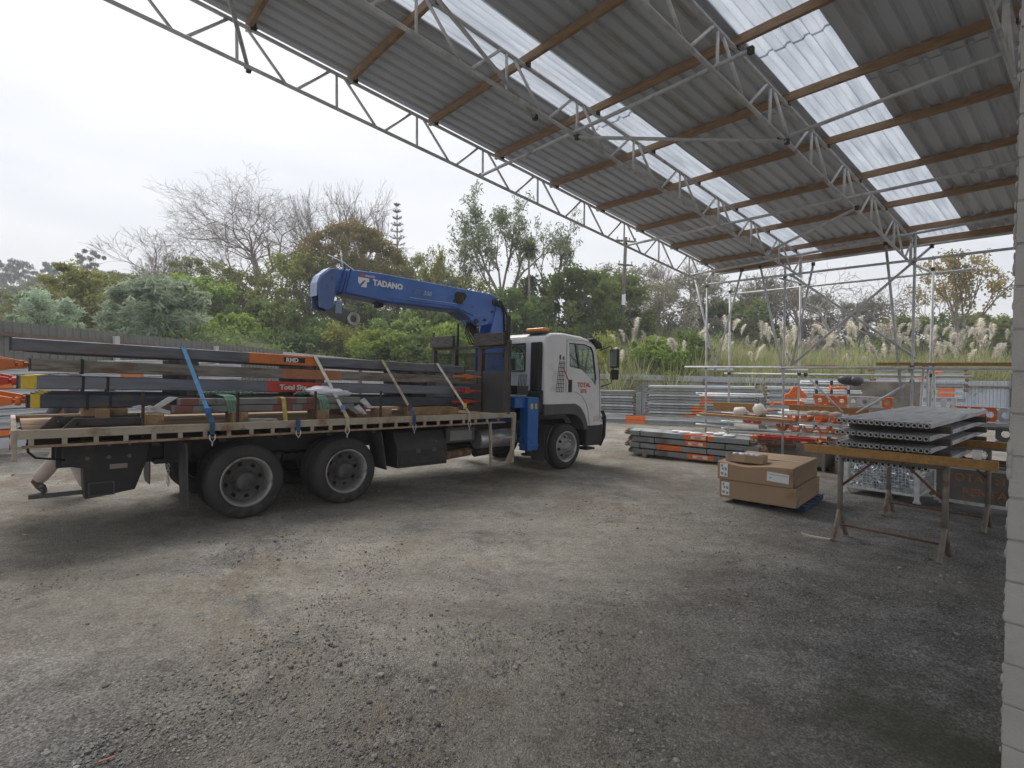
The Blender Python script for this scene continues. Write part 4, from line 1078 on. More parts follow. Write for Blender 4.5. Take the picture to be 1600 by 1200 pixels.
for nm, zt in (('between the top and second layers', (1.968, 2.040)), ('between the second and third layers', (1.778, 1.822)), ('between the third and lowest layers', (1.568, 1.626))):
    for x, wh in ((-0.4, 'towards the tail'), (1.3, 'at mid length'), (3.3, 'towards the headboard')):
        dz = -0.0195*(x+2.1) + 0.0*x
        za = {'between the top and second layers': 1.966-0.0142*(x+2), 'between the second and third layers': 1.776-0.0146*(x+2), 'between the third and lowest layers': 1.566-0.0136*(x+2)}[nm]
        zb2 = {'between the top and second layers': 2.044-0.0194*(x+2.14), 'between the second and third layers': 1.824-0.0142*(x+2), 'between the third and lowest layers': 1.629-0.0143*(x+2.08)}[nm]
        rest('spacer_batten', 'dark spacer batten %s of the truck load, %s' % (nm, wh), 'spacer batten', 'spacers between the layers of the load', x-0.07, x+0.07, -0.50, 1.0, za, zb2, rim_dark, 0.002)
# near-side bundle of light bars
sm_steel = M('bundle_steel', (0.17, 0.175, 0.17), 0.6, 0.2, 0.2, 5, (0.13,0.09,0.07), 0.25, 4)
for k, (y, z, x0, x1, wh) in enumerate(((-0.98,1.36,-0.72,1.60,'lower outer'), (-0.98,1.447,-0.66,1.70,'upper outer'), (-0.86,1.36,-0.8,1.55,'lower inner'), (-0.86,1.447,-0.62,1.75,'upper inner'))):
    t = thing('steel_bar', '%s grey bar with red patches in the low bundle along the deck edge' % wh, 'steel bar', t2w(x0, y, z), TROT, 'steel bars bundled along the near edge of the deck')
    L = x1-x0
    mb = MB(); mb.box(0, L, -0.05, 0.05, 0, 0.08); mb.build('bar_body', sm_steel, t, 0.006)
    mb = MB()
    for a_, b_ in ((0.02,0.22),(1.15,1.42),(1.55,1.75)): mb.box(a_, b_, -0.052, 0.052, -0.002, 0.082)
    split(mb, 'red_band', M('dull_red', (0.17,0.065,0.055), 0.65, 0, 0.2, 6, (0.13,0.08,0.07), 0.4, 5) if k == 0 else bpy.data.materials['dull_red'], t, 0.006)
    mb = MB(); mb.prism([(-0.34,-0.08),(-0.25,-0.08),(-0.01,0.09),(-0.10,0.10)], -0.012, 0.012) if k % 2 else mb.prism([(-0.30,0.07),(-0.22,0.09),(-0.01,0.02),(-0.02,-0.03)], -0.012, 0.012)
    mb.prism([(L+0.01,0.02),(L+0.16,-0.09),(L+0.24,-0.09),(L+0.10,0.06)], -0.012, 0.012); split(mb, 'end_fork', galv, t, 0.003)
for x, wh in ((-0.92,'at the tail end of the low bar bundle'), (0.0,'beneath the middle of the low bar bundle, second from the tail'), (1.08,'under the low bar bundle, third from the tail'), (2.08,'at the headboard end of the low bar bundle')):
    rest('timber_block', 'square timber block %s' % wh, 'timber block', 'timber blocks under the low bar bundle', x-0.08, x+0.10, -1.12, -0.78, 1.194, 1.356, dunnage, 0.006)
# steel channel pieces at the tail
for x0, x1, y, wh in ((-1.75,-0.95,-0.98,'outer'), (-1.9,-1.0,-0.62,'inner')):
    t = MB().prism([(x0,0),(x0+0.12,0.13),(x0+0.2,0.13),(x0+0.13,0.06),(x1,0.06),(x1,0.14),(x1+0.015,0.14),(x1+0.015,0.0)], -0.06, 0.06).box(x0+0.16,x1,-0.06,-0.045,0.0,0.13).build('steel_channel', M('dark_channel', (0.05,0.043,0.042), 0.6, 0.2, 0.3, 5, RUST, 0.4, 4) if wh == 'outer' else bpy.data.materials['dark_channel'], None, 0.004)
    t.location = t2w(0, y, 1.194); t.rotation_euler = TROT
    tag(t, '%s dark steel channel lying on the deck at the truck tail' % wh, 'steel channel', 'steel channels lying at the truck tail')
# ratchet straps
strap_blue = M('strap_blue', (0.10, 0.27, 0.50), 0.8, 0, 0.12, 20); strap_white = M('strap_white', (0.55, 0.52, 0.44), 0.85, 0, 0.15, 14, (0.3,0.24,0.14), 0.3, 8)
strap_tan = M('strap_tan', (0.42, 0.36, 0.25), 0.85, 0, 0.2, 12, (0.24,0.17,0.09), 0.5, 5); strap_dkblue = M('strap_dark_blue', (0.03, 0.09, 0.17), 0.8, 0, 0.2, 10)
strap_yel = M('strap_yellow', (0.50, 0.38, 0.10), 0.8, 0, 0.2, 14)
def ribbon(mb, pts, w, across, th=0.004, m=0):
    pts = [Vector(p) for p in pts]; ac = Vector(across).normalized()
    V = []
    for i, p in enumerate(pts):
        d = (pts[min(i+1,len(pts)-1)]-pts[max(i-1,0)]).normalized(); nn_ = d.cross(ac).normalized()
        for a_, b_ in ((-1,-1),(1,-1),(1,1),(-1,1)): V.append(p + ac*a_*w/2 + nn_*b_*th/2)
    F = []
    for i in range(len(pts)-1):
        for k in range(4): F.append((4*i+k, 4*i+(k+1)%4, 4*i+4+(k+1)%4, 4*i+4+k))
    F += [(0,3,2,1), tuple(4*(len(pts)-1)+k for k in range(4))]
    return mb.add(V, F, m)
def strap(xt, xb, ztop, mat, label, hookmat, low=None):
    t = thing('ratchet_strap', label, 'ratchet strap', TO, TROT, 'ratchet straps over the truck load')
    a = Vector((xt, -0.535, ztop+0.008)); b = Vector((xb, -1.228, 1.245)); c_ = Vector((xb, -1.236, 1.10))
    mb = MB(); mid = a.lerp(b, 0.86)
    ribbon(mb, [(xt-0.02, 1.05, ztop-0.1), (xt-0.02, 1.035, ztop+0.004), (xt, 0.2, ztop+0.01), a, mid], 0.05, (1,0,0.0)); mb.build('webbing', mat, t)
    mb = MB(); ribbon(mb, [mid+Vector((0,-0.004,0)), b+Vector((0,-0.004,0)), c_], 0.055, (1,0,0)); lo = mb.build('lower_webbing', low or mat, t)
    mb = MB(); mb.cbox(mid+Vector((0,-0.012,0.0)), (0.062, 0.02, 0.10), m=0); mb.build('ratchet', hookmat, t, 0.006)
    mb = MB(); mb.tube([(xb-0.03,-1.237,1.10),(xb-0.03,-1.24,1.05),(xb,-1.24,1.0),(xb+0.03,-1.24,1.05),(xb+0.03,-1.237,1.10)],0.007,6); mb.cyl((xb,-1.24,1.0),(xb,-1.235,0.96),0.007,6); mb.build('strap_hook', galv, t)
strap(-0.52, -0.34, 2.162, strap_blue, 'bright blue ratchet strap over the load, first strap from the truck tail', M('ratchet_blue',(0.03,0.14,0.5),0.5), strap_dkblue)
strap(1.20, 1.40, 2.13, strap_white, 'off-white ratchet strap with blue buckle over the orange banded beam', M('ratchet_skyblue',(0.10,0.25,0.48),0.5), strap_tan)
strap(2.33, 2.52, 2.108, strap_tan, 'dirty tan ratchet strap with dark lower end, third strap from the tail', rim_dark, strap_dkblue)
strap(3.42, 3.62, 2.09, strap_white, 'off-white ratchet strap with tan lower end beside the headboard', yellow_m, strap_tan)
t = thing('loose_strap', 'short dark blue strap end hooked on the side rail without load', 'ratchet strap', TO, TROT)
mb = MB(); ribbon(mb, [(0.70,-1.10,1.205),(0.70,-1.19,1.24),(0.70,-1.232,1.245),(0.70,-1.236,1.09)], 0.055, (1,0,0)); mb.build('webbing', strap_dkblue, t)
mb = MB(); mb.tube([(0.67,-1.237,1.10),(0.67,-1.24,1.05),(0.70,-1.24,1.0),(0.73,-1.24,1.05),(0.73,-1.237,1.10)],0.007,6); mb.build('strap_hook', galv, t)
t = MB(); ribbon(t, [(0.55,-0.80,1.535),(0.56,-1.0,1.54),(0.57,-1.037,1.52),(0.60,-1.05,1.22),(0.66,-1.10,1.20)], 0.055, (1,0,0)); o = t.build('lashing_strap', strap_yel)
o.location = TO; o.rotation_euler = TROT; tag(o, 'yellow and black lashing strap hanging over the low bar bundle', 'lashing strap')
sling_m = M('green_sling', (0.15, 0.25, 0.19), 0.9, 0, 0.25, 20)
def sling(x, wh):
    mb = MB(); rr_ = random.Random(int(x*100)+50)
    for k in range(4):
        xx = x+k*0.035
        ribbon(mb, [(xx-0.10,-0.62,1.545),(xx-0.05,-0.8,1.56+0.03*rr_.random()),(xx,-1.0,1.555),(xx+0.02,-1.045,1.50),(xx+0.05,-1.05,1.30+0.05*rr_.random())], 0.032, (1,0.1,0), 0.008)
    for k in range(9):
        a_ = x-0.25+0.07*k; mb.tube([(a_,-0.78,1.56),(a_+0.06,-0.86+0.05*rr_.random(),1.60+0.03*rr_.random()),(a_+0.13,-0.80,1.57)],0.013,6)
    o = mb.build('lifting_sling', sling_m); o.location = TO; o.rotation_euler = TROT
    tag(o, 'pale green lifting sling heaped on the low bar bundle, %s' % wh, 'lifting sling', 'green lifting slings on the low bar bundle')
sling(-0.15, 'next to the blue strap'); sling(1.05, 'next to the white sack')
# white plastic sack
sk = MB()
rr_ = random.Random(4)
nu, nv = 26, 14
V = []
for i in range(nv+1):
    th = math.pi*i/nv
    for j in range(nu):
        ph = 2*math.pi*j/nu
        wr = 1 + 0.16*math.sin(5*ph+2*i)*math.sin(3*th) + 0.10*math.sin(9*ph-3*th)
        V.append((1.30+0.34*math.sin(th)*math.cos(ph)*wr, -0.80+0.16*math.sin(th)*math.sin(ph)*wr, 1.59+0.075*math.cos(th)*wr - 0.02*math.cos(ph)))
F = [(i*nu+j, i*nu+(j+1)%nu, (i+1)*nu+(j+1)%nu, (i+1)*nu+j) for i in range(nv) for j in range(nu)]
sk.add(V, F, 0, True); o = sk.build('plastic_sack', M('white_sack', (0.62,0.62,0.68), 0.5, 0, 0.1, 8, bump=0.3, bscale=14)); o.location = TO; o.rotation_euler = TROT
tag(o, 'crumpled white plastic sack lying on the low bar bundle', 'sack')
rp_ = MB()
for k in range(5):
    pts = [(0.28+0.16*math.cos(a_)*(1+0.1*k), -1.08+0.05*math.sin(a_)+0.01*k, 1.21+0.028*math.sin(a_+k)+0.008*k) for a_ in [2*math.pi*j/16 for j in range(17)]]
    rp_.tube(pts, 0.006, 5, caps=False)
o = rp_.build('rope_coil', M('pale_rope', (0.5,0.52,0.5), 0.9)); o.location = TO; o.rotation_euler = TROT
tag(o, 'loose coil of pale thin rope on the deck below the bar bundle', 'rope')
# long vivid ends beside the headboard
for k, (z, col_) in enumerate(((1.86, orange_m), (1.60, red_m), (1.40, red_m))):
    mb = MB(); mb.prism([(0,0),(0.18,0.035),(0.42,0.05),(0.2,0.075),(0,0.10)], -0.05, 0.05); mb.cyl((-0.25,0,0.05),(0.0,0,0.05),0.025,8)
    o = mb.build('beam_jack', col_, None, 0.006); o.location = t2w(3.98, -0.62+0.02*k, z-0.04); o.rotation_euler = TROT
    tag(o, '%s pointed jack end lying between the load and the headboard' % ('orange upper', 'red middle', 'red lowest')[k], 'jack end', 'pointed jack ends before the headboard')
# ------------------------------------------------------------------ fences
fence_grey = M('fence_grey_green', (0.155, 0.155, 0.14), 0.75, 0, 0.1, 1.5, (0.10,0.095,0.08), 0.3, 1.2)
fence_pale = M('fence_pale', (0.42, 0.42, 0.41), 0.7, 0, 0.08, 1.5, (0.30,0.29,0.27), 0.3, 1.5)
fence_zinc = M('fence_zinc', (0.42, 0.46, 0.53), 0.5, 0.25, 0.08, 1.5, (0.3,0.31,0.33), 0.25, 1.2)
rail_m = M('fence_rail', (0.15, 0.11, 0.085), 0.8, 0, 0.3, 4, (0.08,0.06,0.05), 0.4, 2)
def fence(name, label, a, b, za, zb_, ha, mat, pitch=0.2, rails=(), post_m=None, posts=(), inward=1):
    """ribbed steel sheet fence from a to b; za, zb_: top heights, ha: sheet height"""
    a, b = Vector((a[0], a[1], 0)), Vector((b[0], b[1], 0)); L = (b-a).length; d = (b-a)/L
    ang = math.atan2(d.y, d.x)
    t = thing(name, label, 'fence', a, (0, 0, ang))
    pts = []; x = 0
    while x < L:
        pts += [(x, 0), (x+pitch*0.55, 0), (x+pitch*0.65, -0.03), (x+pitch*0.9, -0.03)]; x += pitch
    V, F = [], []; m = len(pts)
    def top(x): return za + (zb_-za)*x/L
    for th in (0, 0.004):
        for k in (0, 1):
            for x, y in pts: V.append((x, y+th, top(x)-(0 if k else ha)))
    for i in range(m-1):
        F += [(i, i+1, m+i+1, m+i), (2*m+i, 3*m+i, 3*m+i+1, 2*m+i+1), (m+i, m+i+1, 3*m+i+1, 3*m+i)]
    mb = MB(); mb.add(V, F); mb.build('fence_sheet', mat, t)
    for dz in rails:
        mb = MB(); mb.beam((0, -0.075*inward, za-dz), (L, -0.075*inward, zb_-dz), 0.045, 0.095); mb.build('fence_rail', rail_m, t)
    for x in posts:
        mb = MB(); mb.box(x-0.07, x+0.07, -0.20*inward if inward > 0 else 0.10, -0.10*inward if inward > 0 else 0.20, top(x)-ha, top(x)-0.12); mb.build('fence_post', post_m or fence_pale, t, 0.005)
    return t
fence('corrugated_fence', 'grey-green ribbed steel fence with rusty rail rising beyond the truck load', (-15.2, 3.0), (-9.6, 22.6), 3.42, 2.58, 3.0, fence_grey, 0.2, (0.32, 1.6), fence_pale, [9.6, 13.2, 16.8], 1)
fence('corrugated_fence', 'weathered off-white steel fence continuing from the grey-green fence', (-9.58, 22.66), (-6.2, 36.0), 2.52, 2.02, 3.0, fence_pale, 0.25, (0.9,), rail_m, [2, 6, 10], 1)
fence('corrugated_fence', 'bluish zinc steel fence below the pampas grass along the back of the yard', (-6.2, 36.2), (13.5, 29.0), 1.75, 1.30, 2.9, fence_zinc, 0.15, (0.35,), rail_m, [6, 10, 14, 18], 1)
fence('corrugated_fence', 'bluish zinc steel fence seen beyond the orange drilled beam beside the block wall', (13.55, 28.98), (46.0, 20.5), 1.30, 0.95, 2.9, fence_zinc, 0.15, (0.30,), rail_m, [3, 7, 11, 15, 19], 1)

# ------------------------------------------------------------------ stacked grey beams
pile_m = M('pile_steel', (0.27, 0.285, 0.295), 0.5, 0.3, 0.15, 3, (0.2,0.19,0.175), 0.3, 2)
pile_light = M('pile_aluminium', (0.50, 0.52, 0.54), 0.5, 0.2, 0.12, 3, (0.36,0.36,0.36), 0.25, 2)
pile_dark = M('pile_steel_worn', (0.21, 0.22, 0.22), 0.55, 0.25, 0.2, 3, (0.15,0.12,0.09), 0.35, 2)
bracket_m = M('rusty_bracket', (0.22, 0.15, 0.10), 0.8, 0.1, 0.3, 10, RUST, 0.4, 8)
ORD = ['lowest', 'second', 'third', 'fourth', 'fifth', 'sixth', 'seventh', 'eighth', 'ninth', 'tenth', 'eleventh', 'twelfth', 'thirteenth', 'fourteenth', 'fifteenth']
def stack_beam(label, group, loc, ang, L, w, h, mat, band=None, ends=False, lip=True, text=None, tilt=0.0, packing=()):
    t = thing('stacked_beam', label, 'beam', loc, (0, -tilt, ang), group)
    mb = MB()
    if lip:   # channel: recessed web between two flanges
        mb.prism([(-w/2,0),(w/2,0),(w/2,h),(-w/2,h),(-w/2,h*0.80),(-w/2+0.02,h*0.78),(-w/2+0.02,h*0.22),(-w/2,h*0.20)], 0, L, 'x')
    else: mb.box(0, L, -w/2, w/2, 0, h)
    mb.build('beam_body', mat, t, 0.004)
    if band:
        a, b, bm_ = band
        mb = MB(); mb.box(a, b, -w/2-0.003, w/2+0.003, -0.002, h+0.002); mb.build('colour_band', bm_, t, 0.004)
        if text:
            mb = MB(); c_ = (a+b)/2; mb.box(c_-0.17, c_+0.17, -w/2-0.006, -w/2-0.004, h*0.2, h*0.8); mb.build('pale_label', pale_m, t)
            o = link('lettering', text_mesh(text, h*0.62, orange_bright, align='CENTER', bold=0.002), t); o.location = (c_, -w/2-0.008, h*0.28); o.rotation_euler = (R(90), 0, 0)
    if ends:
        for x, s_ in ((0, -1), (L, 1)):
            mb = MB()
            mb.cbox((x+s_*0.035, 0, h/2), (0.06, w*0.7, h*0.75)); mb.cyl((x+s_*0.05, -w*0.3, h*0.5), (x+s_*0.14, -w*0.3, h*0.35), 0.022, 7); mb.ball((x+s_*0.13, 0, h*0.62), 0.035, 7); mb.cbox((x+s_*0.10, w*0.2, h*0.3), (0.1, 0.03, h*0.5), (0, s_*0.4, 0))
            mb.build('end_fitting', bracket_m, t)
    for x in packing:
        mb = MB(); mb.box(x-0.012, x+0.012, -w/2-0.004, w/2+0.004, -0.03, h+0.004); mb.build('packing_band', band_m, t)
    return t
PA = Vector((4.1, 24.4, 0)); PV = Vector((0.928, -0.371, 0)); PANG = math.atan2(PV.y, PV.x); PN = Vector((0.371, 0.928, 0))
def pile(tag_, t0, t1, n, z0, pitch, w, h, back, group, bands=None, mats=None, texts=None, ends=True, jitter=0.05):
    rr_ = random.Random(int(t0*10)+n)
    for k in range(n):
        a = t0 + rr_.uniform(-jitter, jitter)
        q = PA + PV*a + PN*(back + rr_.uniform(-0.02, 0.02))
        b = bands(k) if bands else None
        stack_beam('%s beam up in the %s' % (ORD[k], tag_) if k else 'lowest beam of the %s' % tag_, group, (q.x, q.y, z0 + pitch*k), PANG, t1-t0, w, h, (mats(k) if mats else pile_m), b, ends, True)
gA = 'grey beams stacked along the back fence'
for k in range(2):
    q = PA + PV*(-1.6)
    stack_beam(('lower' if k == 0 else 'upper') + ' of two long orange-banded beams at the foot of the back stacks', gA, (q.x, q.y, -0.62+0.19*k-0.02), PANG, 7.1, 0.2, 0.17, pile_m if k == 0 else pile_light, (2.65, 3.5, orange_bright), False, True, None)
pile('grey beam stack directly beyond the truck cab', -2.6, 1.35, 9, -0.24, 0.123, 0.55, 0.078, 0.22, gA, lambda k: None, lambda k: (pile_light, pile_m, pile_m)[k % 3])
pile('long grey stack with the stepped orange bands', 2.05, 6.3, 11, -0.24, 0.123, 0.55, 0.078, 0.22, gA, lambda k: (1.45+0.11*k+0.12*((k*5)%3), 1.95+0.09*k+0.1*((k*7)%3), orange_bright if k % 3 else orange_m) if k < 9 else None, lambda k: (pile_m, pile_light, pile_m)[k % 3])
pile('short grey stack beyond the jerry cans', 6.75, 9.4, 13, -0.62, 0.135, 0.55, 0.082, -0.1, gA, None, lambda k: (pile_light, pile_m)[k % 2])
# timber props between the stacks
for k, (tt, bk, wh) in enumerate(((1.60, 0.1, 'dark upright stillage post between the two long back stacks'), (6.55, 0.0, 'dark upright stillage post at the end of the banded stack'))):
    q = PA + PV*tt + PN*bk
    mb = MB(); mb.box(-0.12, 0.12, -0.1, 0.1, 0, 1.35); mb.box(-0.2, 0.2, -0.2, 0.2, -0.02, 0.03)
    o = mb.build('stillage_post', pile_dark, None, 0.006); o.location = (q.x, q.y, gnd(q.x, q.y)); o.rotation_euler = (0,0,PANG); tag(o, wh, 'stillage post')

# pale stack along the fence on the far side of the truck
gL = 'pale beams stacked between the fence and the truck'
for k in range(12):
    z = gz(-10.4, 11.7) + 0.05 + (0.0 if k == 0 else 0.27 + 0.142*(k-1))
    p0 = Vector((-13.6, 8.7, 0)) + TLEFT*0.02*((k*7) % 3)
    stack_beam('%s beam up in the pale stack seen past the truck tail' % ORD[k] if k else 'deep white lowest beam with bolt hole in the stack past the truck tail', gL, (p0.x, p0.y, z), math.atan2(UY, UX), 8.6, 0.24, 0.225 if k == 0 else 0.112, pile_light, (5.9+0.05*(k % 4), 6.4+0.06*(k % 3), orange_m) if k in (7, 9) else ((3.75, 4.1, orange_bright) if k in (1, 8) else None), False, k != 0, tilt=0.03)

# ------------------------------------------------------------------ four-layer stack on bearers in the middle of the yard
p0 = sd2w(10.98, 8.38, 0); p1 = sd2w(11.62, 5.55, 0)
mang = math.atan2((p1-p0).y, (p1-p0).x); ML = (p1-p0).length
md = (p1-p0).normalized(); mn = Vector((-md.y, md.x, 0))
gM = 'beams in the four-layer stack on bearers'
gb0 = gz(p0.x, p0.y)
tl = math.atan2(gz(p1.x, p1.y)-gb0, ML)
bnds = [(1.35, 1.95), (0.72, 1.32), (1.30, 1.78), (1.38, 2.02)]
txt = ['RMD', None, 'RMD', 'RMD']
for row in range(3):
    for k in range(4):
        q = p0 + mn*0.21*row + md*(0.10*((k+1) % 2) - 0.06*row)
        lab = '%s layer beam of the four-layer stack, %s' % (ORD[k], ('facing row' if k == 1 else 'orange band in the facing row') if row == 0 else ('middle row', 'rear row')[row-1])
        stack_beam(lab, gM, (q.x, q.y, gb0+0.085+0.148*k), mang, ML-0.1*(k % 2), 0.19, 0.115, (pile_dark, pile_m, pile_dark, pile_m)[k], (bnds[k][0], bnds[k][1], orange_bright) if row == 0 else None, True, False, txt[k] if row == 0 else None, tilt=tl, packing=((0.55, 2.2) if k % 2 == 0 else (0.28, 1.9)) if row == 0 else ())
for x, wh in ((0.42, 'left end'), (2.35, 'box end')):
    q = p0 + md*x + mn*0.2
    mb = MB(); mb.box(-0.05, 0.05, -0.36, 0.36, 0, 0.088); o = mb.build('timber_bearer', dunnage, None, 0.005)
    o.location = (q.x, q.y, gnd(q.x, q.y)-0.005); o.rotation_euler = (0, 0, mang); tag(o, 'timber bearer on the gravel under the four-layer stack, at its %s' % ('end by the truck' if x < 1 else 'end by the boxes'), 'timber bearer', 'bearers under the four-layer stack')
mb = MB(); rr_ = random.Random(9)
for k in range(6):
    q0 = (0.75+0.25*k, rr_.uniform(-0.05,0.3), 0.0)
    mb.ball(q0, rr_.uniform(0.08,0.13), 9, sq=(1.6, 1.0, 0.35))
o = mb.build('plastic_sheet', M('white_plastic', (0.66,0.66,0.68), 0.45, 0, 0.1, 8, bump=0.4, bscale=20)); q = p0 + md*0.35 + mn*0.1; o.location = (q.x, q.y, gb0+0.085+0.148*4-0.03+0.012); o.rotation_euler = (0, 0, mang)
tag(o, 'crumpled white plastic sheet lying on top of the four-layer stack', 'plastic sheet')

# ------------------------------------------------------------------ cardboard boxes on a pallet
card = M('cardboard', (0.34, 0.235, 0.15), 0.85, 0, 0.06, 2, (0.25,0.15,0.08), 0.2, 1.5, bump=0.08, bscale=30)
card_in = M('cardboard_dark', (0.20, 0.12, 0.065), 0.9)
paper = M('label_paper', (0.72, 0.72, 0.73), 0.7, 0, 0.03); ink = M('label_ink', (0.25, 0.27, 0.30), 0.7); ink2 = M('label_blue', (0.2, 0.3, 0.5), 0.7)
bo = sd2w(7.90, 4.36, 0); bg = gz(bo.x, bo.y)-0.01
BANG = math.atan2((sd2w(8.05, 3.18, 0)-bo).y, (sd2w(8.05, 3.18, 0)-bo).x)     # x along the front, y away
pal = thing('plastic_pallet', 'blue pallet under the two long cardboard boxes', 'pallet', (bo.x, bo.y, bg), (0, 0, BANG))
pm = M('pallet_blue', (0.02, 0.045, 0.10), 0.6, 0, 0.2, 5, (0.08,0.075,0.07), 0.35, 4)
mb = MB()
for y in (0.32, 0.50, 0.72, 0.94, 1.16, 1.30): mb.box(0.10, 1.19, y-0.05, y+0.05, 0.068, 0.083)
split(mb, 'deck_slat', pm, pal, 0.003)
mb = MB()
for x in (0.14, 0.60, 1.08): mb.box(x, x+0.10, 0.27, 1.35, 0.0, 0.067)
split(mb, 'runner', pm, pal, 0.003)
def carton(label, x0, x1, y0, y1, z0, h, sag=0.0, lbl=True, big=False):
    t = thing('cardboard_box', label, 'cardboard box', Vector((bo.x, bo.y, bg+z0)) , (0, 0, BANG), 'long cardboard boxes on the blue pallet')
    nx, ny = 14, 10; V, F = [], []
    def P(u, v, top):
        x = x0+(x1-x0)*u; y = y0+(y1-y0)*v
        z = h - (sag*math.exp(-((u-0.36)/0.26)**2)*math.exp(-(v/0.55)**2) if top else 0) if top else 0
        bow = 0.008*math.sin(math.pi*u)
        return (x, y-(bow if v == 0 else 0), z)
    for j in range(ny+1):
        for i in range(nx+1): V.append(P(i/nx, j/ny, True))
    b0 = len(V)
    for j in range(ny+1):
        for i in range(nx+1): V.append(P(i/nx, j/ny, False))
    W = nx+1
    for j in range(ny):
        for i in range(nx):
            a = j*W+i; F.append((a, a+1, a+W+1, a+W)); F.append((b0+a, b0+a+W, b0+a+W+1, b0+a+1))
    for i in range(nx): F.append((i, b0+i, b0+i+1, i+1)); a = ny*W+i; F.append((a, a+1, b0+a+1, b0+a))
    for j in range(ny): a = j*W; F.append((a, a+W, b0+a+W, b0+a)); a = j*W+nx; F.append((a, b0+a, b0+a+W, a+W))
    mb = MB(); mb.add(V, F); mb.build('carton', card, t, 0.012, 2)
    mb = MB(); mb.box(x0+0.04, x1-0.04, (y0+y1)/2-0.03, (y0+y1)/2+0.03, h+0.001, h+0.003); mb.build('packing_tape', M('pale_tape', (0.38,0.28,0.18), 0.35) if big else bpy.data.materials.get('pale_tape') or card_in, t)
    mb = MB(); mb.box(x0+0.04, x0+0.043, y0+0.02, y1-0.02, h+0.0005, h+0.0015); mb.box(x1-0.013, x1-0.010, y0+0.02, y1-0.02, h*0.5-0.002, h*0.5) ; mb.build('flap_edge', card_in, t)
    mb = MB(); mb.cbox((x1+0.004, y0+0.16, h*0.22), (0.006, 0.20, 0.09), (R(12), 0, R(4))); mb.cbox((x1+0.006, y0+0.85, h*0.75), (0.006, 0.26, 0.08), (R(-9), 0, R(-3))); split(mb, 'torn_flap', card, t)
    if lbl:
        mb = MB(); mb.box(x0+0.045, x0+0.165, y0-0.014, y0-0.010, 0.045, h-0.035); lb = mb.build('shipping_label', paper, t)
        mb = MB()
        for (a, b, c_, d) in ((.06,.09,.72,.86),(.075,.105,.55,.68),(.118,.15,.52,.70),(.06,.10,.25,.4),(.12,.15,.2,.36)): mb.box(x0+a, x0+b, y0-0.0155, y0-0.0142, h*c_*0.9+0.01, h*d*0.9+0.01)
        split(mb, 'label_print', ink, lb)
    if big:
        mb = MB(); mb.cbox((x1-0.20, y0-0.016, h*0.5-0.01), (0.30, 0.003, 0.135), (0, R(3), 0)); lb = mb.build('document_pouch', paper, t)
        mb = MB(); mb.cbox((x1-0.20, y0-0.0185, h*0.5+0.025), (0.27, 0.0015, 0.008), (0, R(3), 0)); mb.cbox((x1-0.30, y0-0.0185, h*0.5-0.02), (0.04, 0.0015, 0.012), (0, R(3), 0)); split(mb, 'label_print', ink2, lb)
    return t
carton('lower long cardboard box on the blue pallet, beneath its twin', 0.02, 1.13, 0.02, 1.30, 0.085, 0.285)
carton('upper long cardboard box with sagging top and white document pouch', 0.0, 1.09, 0.0, 1.33, 0.375, 0.285, 0.05, True, True)
st = thing('small_carton', 'small open carton with blue tape lying on the upper cardboard box', 'cardboard box', Vector((bo.x, bo.y, bg+0.645)) + Vector((math.cos(BANG)*0.07-math.sin(BANG)*0.13, math.sin(BANG)*0.07+math.cos(BANG)*0.13, 0)), (R(-2.0), 0, BANG+R(4)))
mb = MB(); mb.box(0, 0.55, 0, 0.006, 0, 0.115); mb.box(0, 0.55, 0.294, 0.30, 0, 0.115); mb.box(0, 0.006, 0.006, 0.294, 0, 0.115); mb.box(0.544, 0.55, 0.006, 0.294, 0, 0.115); mb.box(0.006,0.544,0.006,0.294,0,0.006); mb.build('carton', M('pale_cardboard', (0.42,0.30,0.19), 0.85, 0, 0.08, 3), st, 0.002)
mb = MB(); mb.box(0.29,0.5505,-0.004,-0.001,0.001,0.113); mb.build('printed_side', card, st)
mb = MB(); mb.box(0.05,0.075,-0.003,0.0,0,0.115); mb.build('blue_tape', M('tape_blue', (0.20,0.24,0.42), 0.4), st)
mb = MB()
for k in range(7): mb.ball((0.12+0.055*k, 0.15+0.05*math.sin(2*k), 0.11), 0.05, 8, sq=(1.2,1,0.5))
mb.build('crumpled_plastic', M('plastic_film', (0.55,0.57,0.66), 0.35, 0, 0.2, 12, (0.12,0.2,0.45), 0.35, 6, bump=0.4, bscale=30), st)
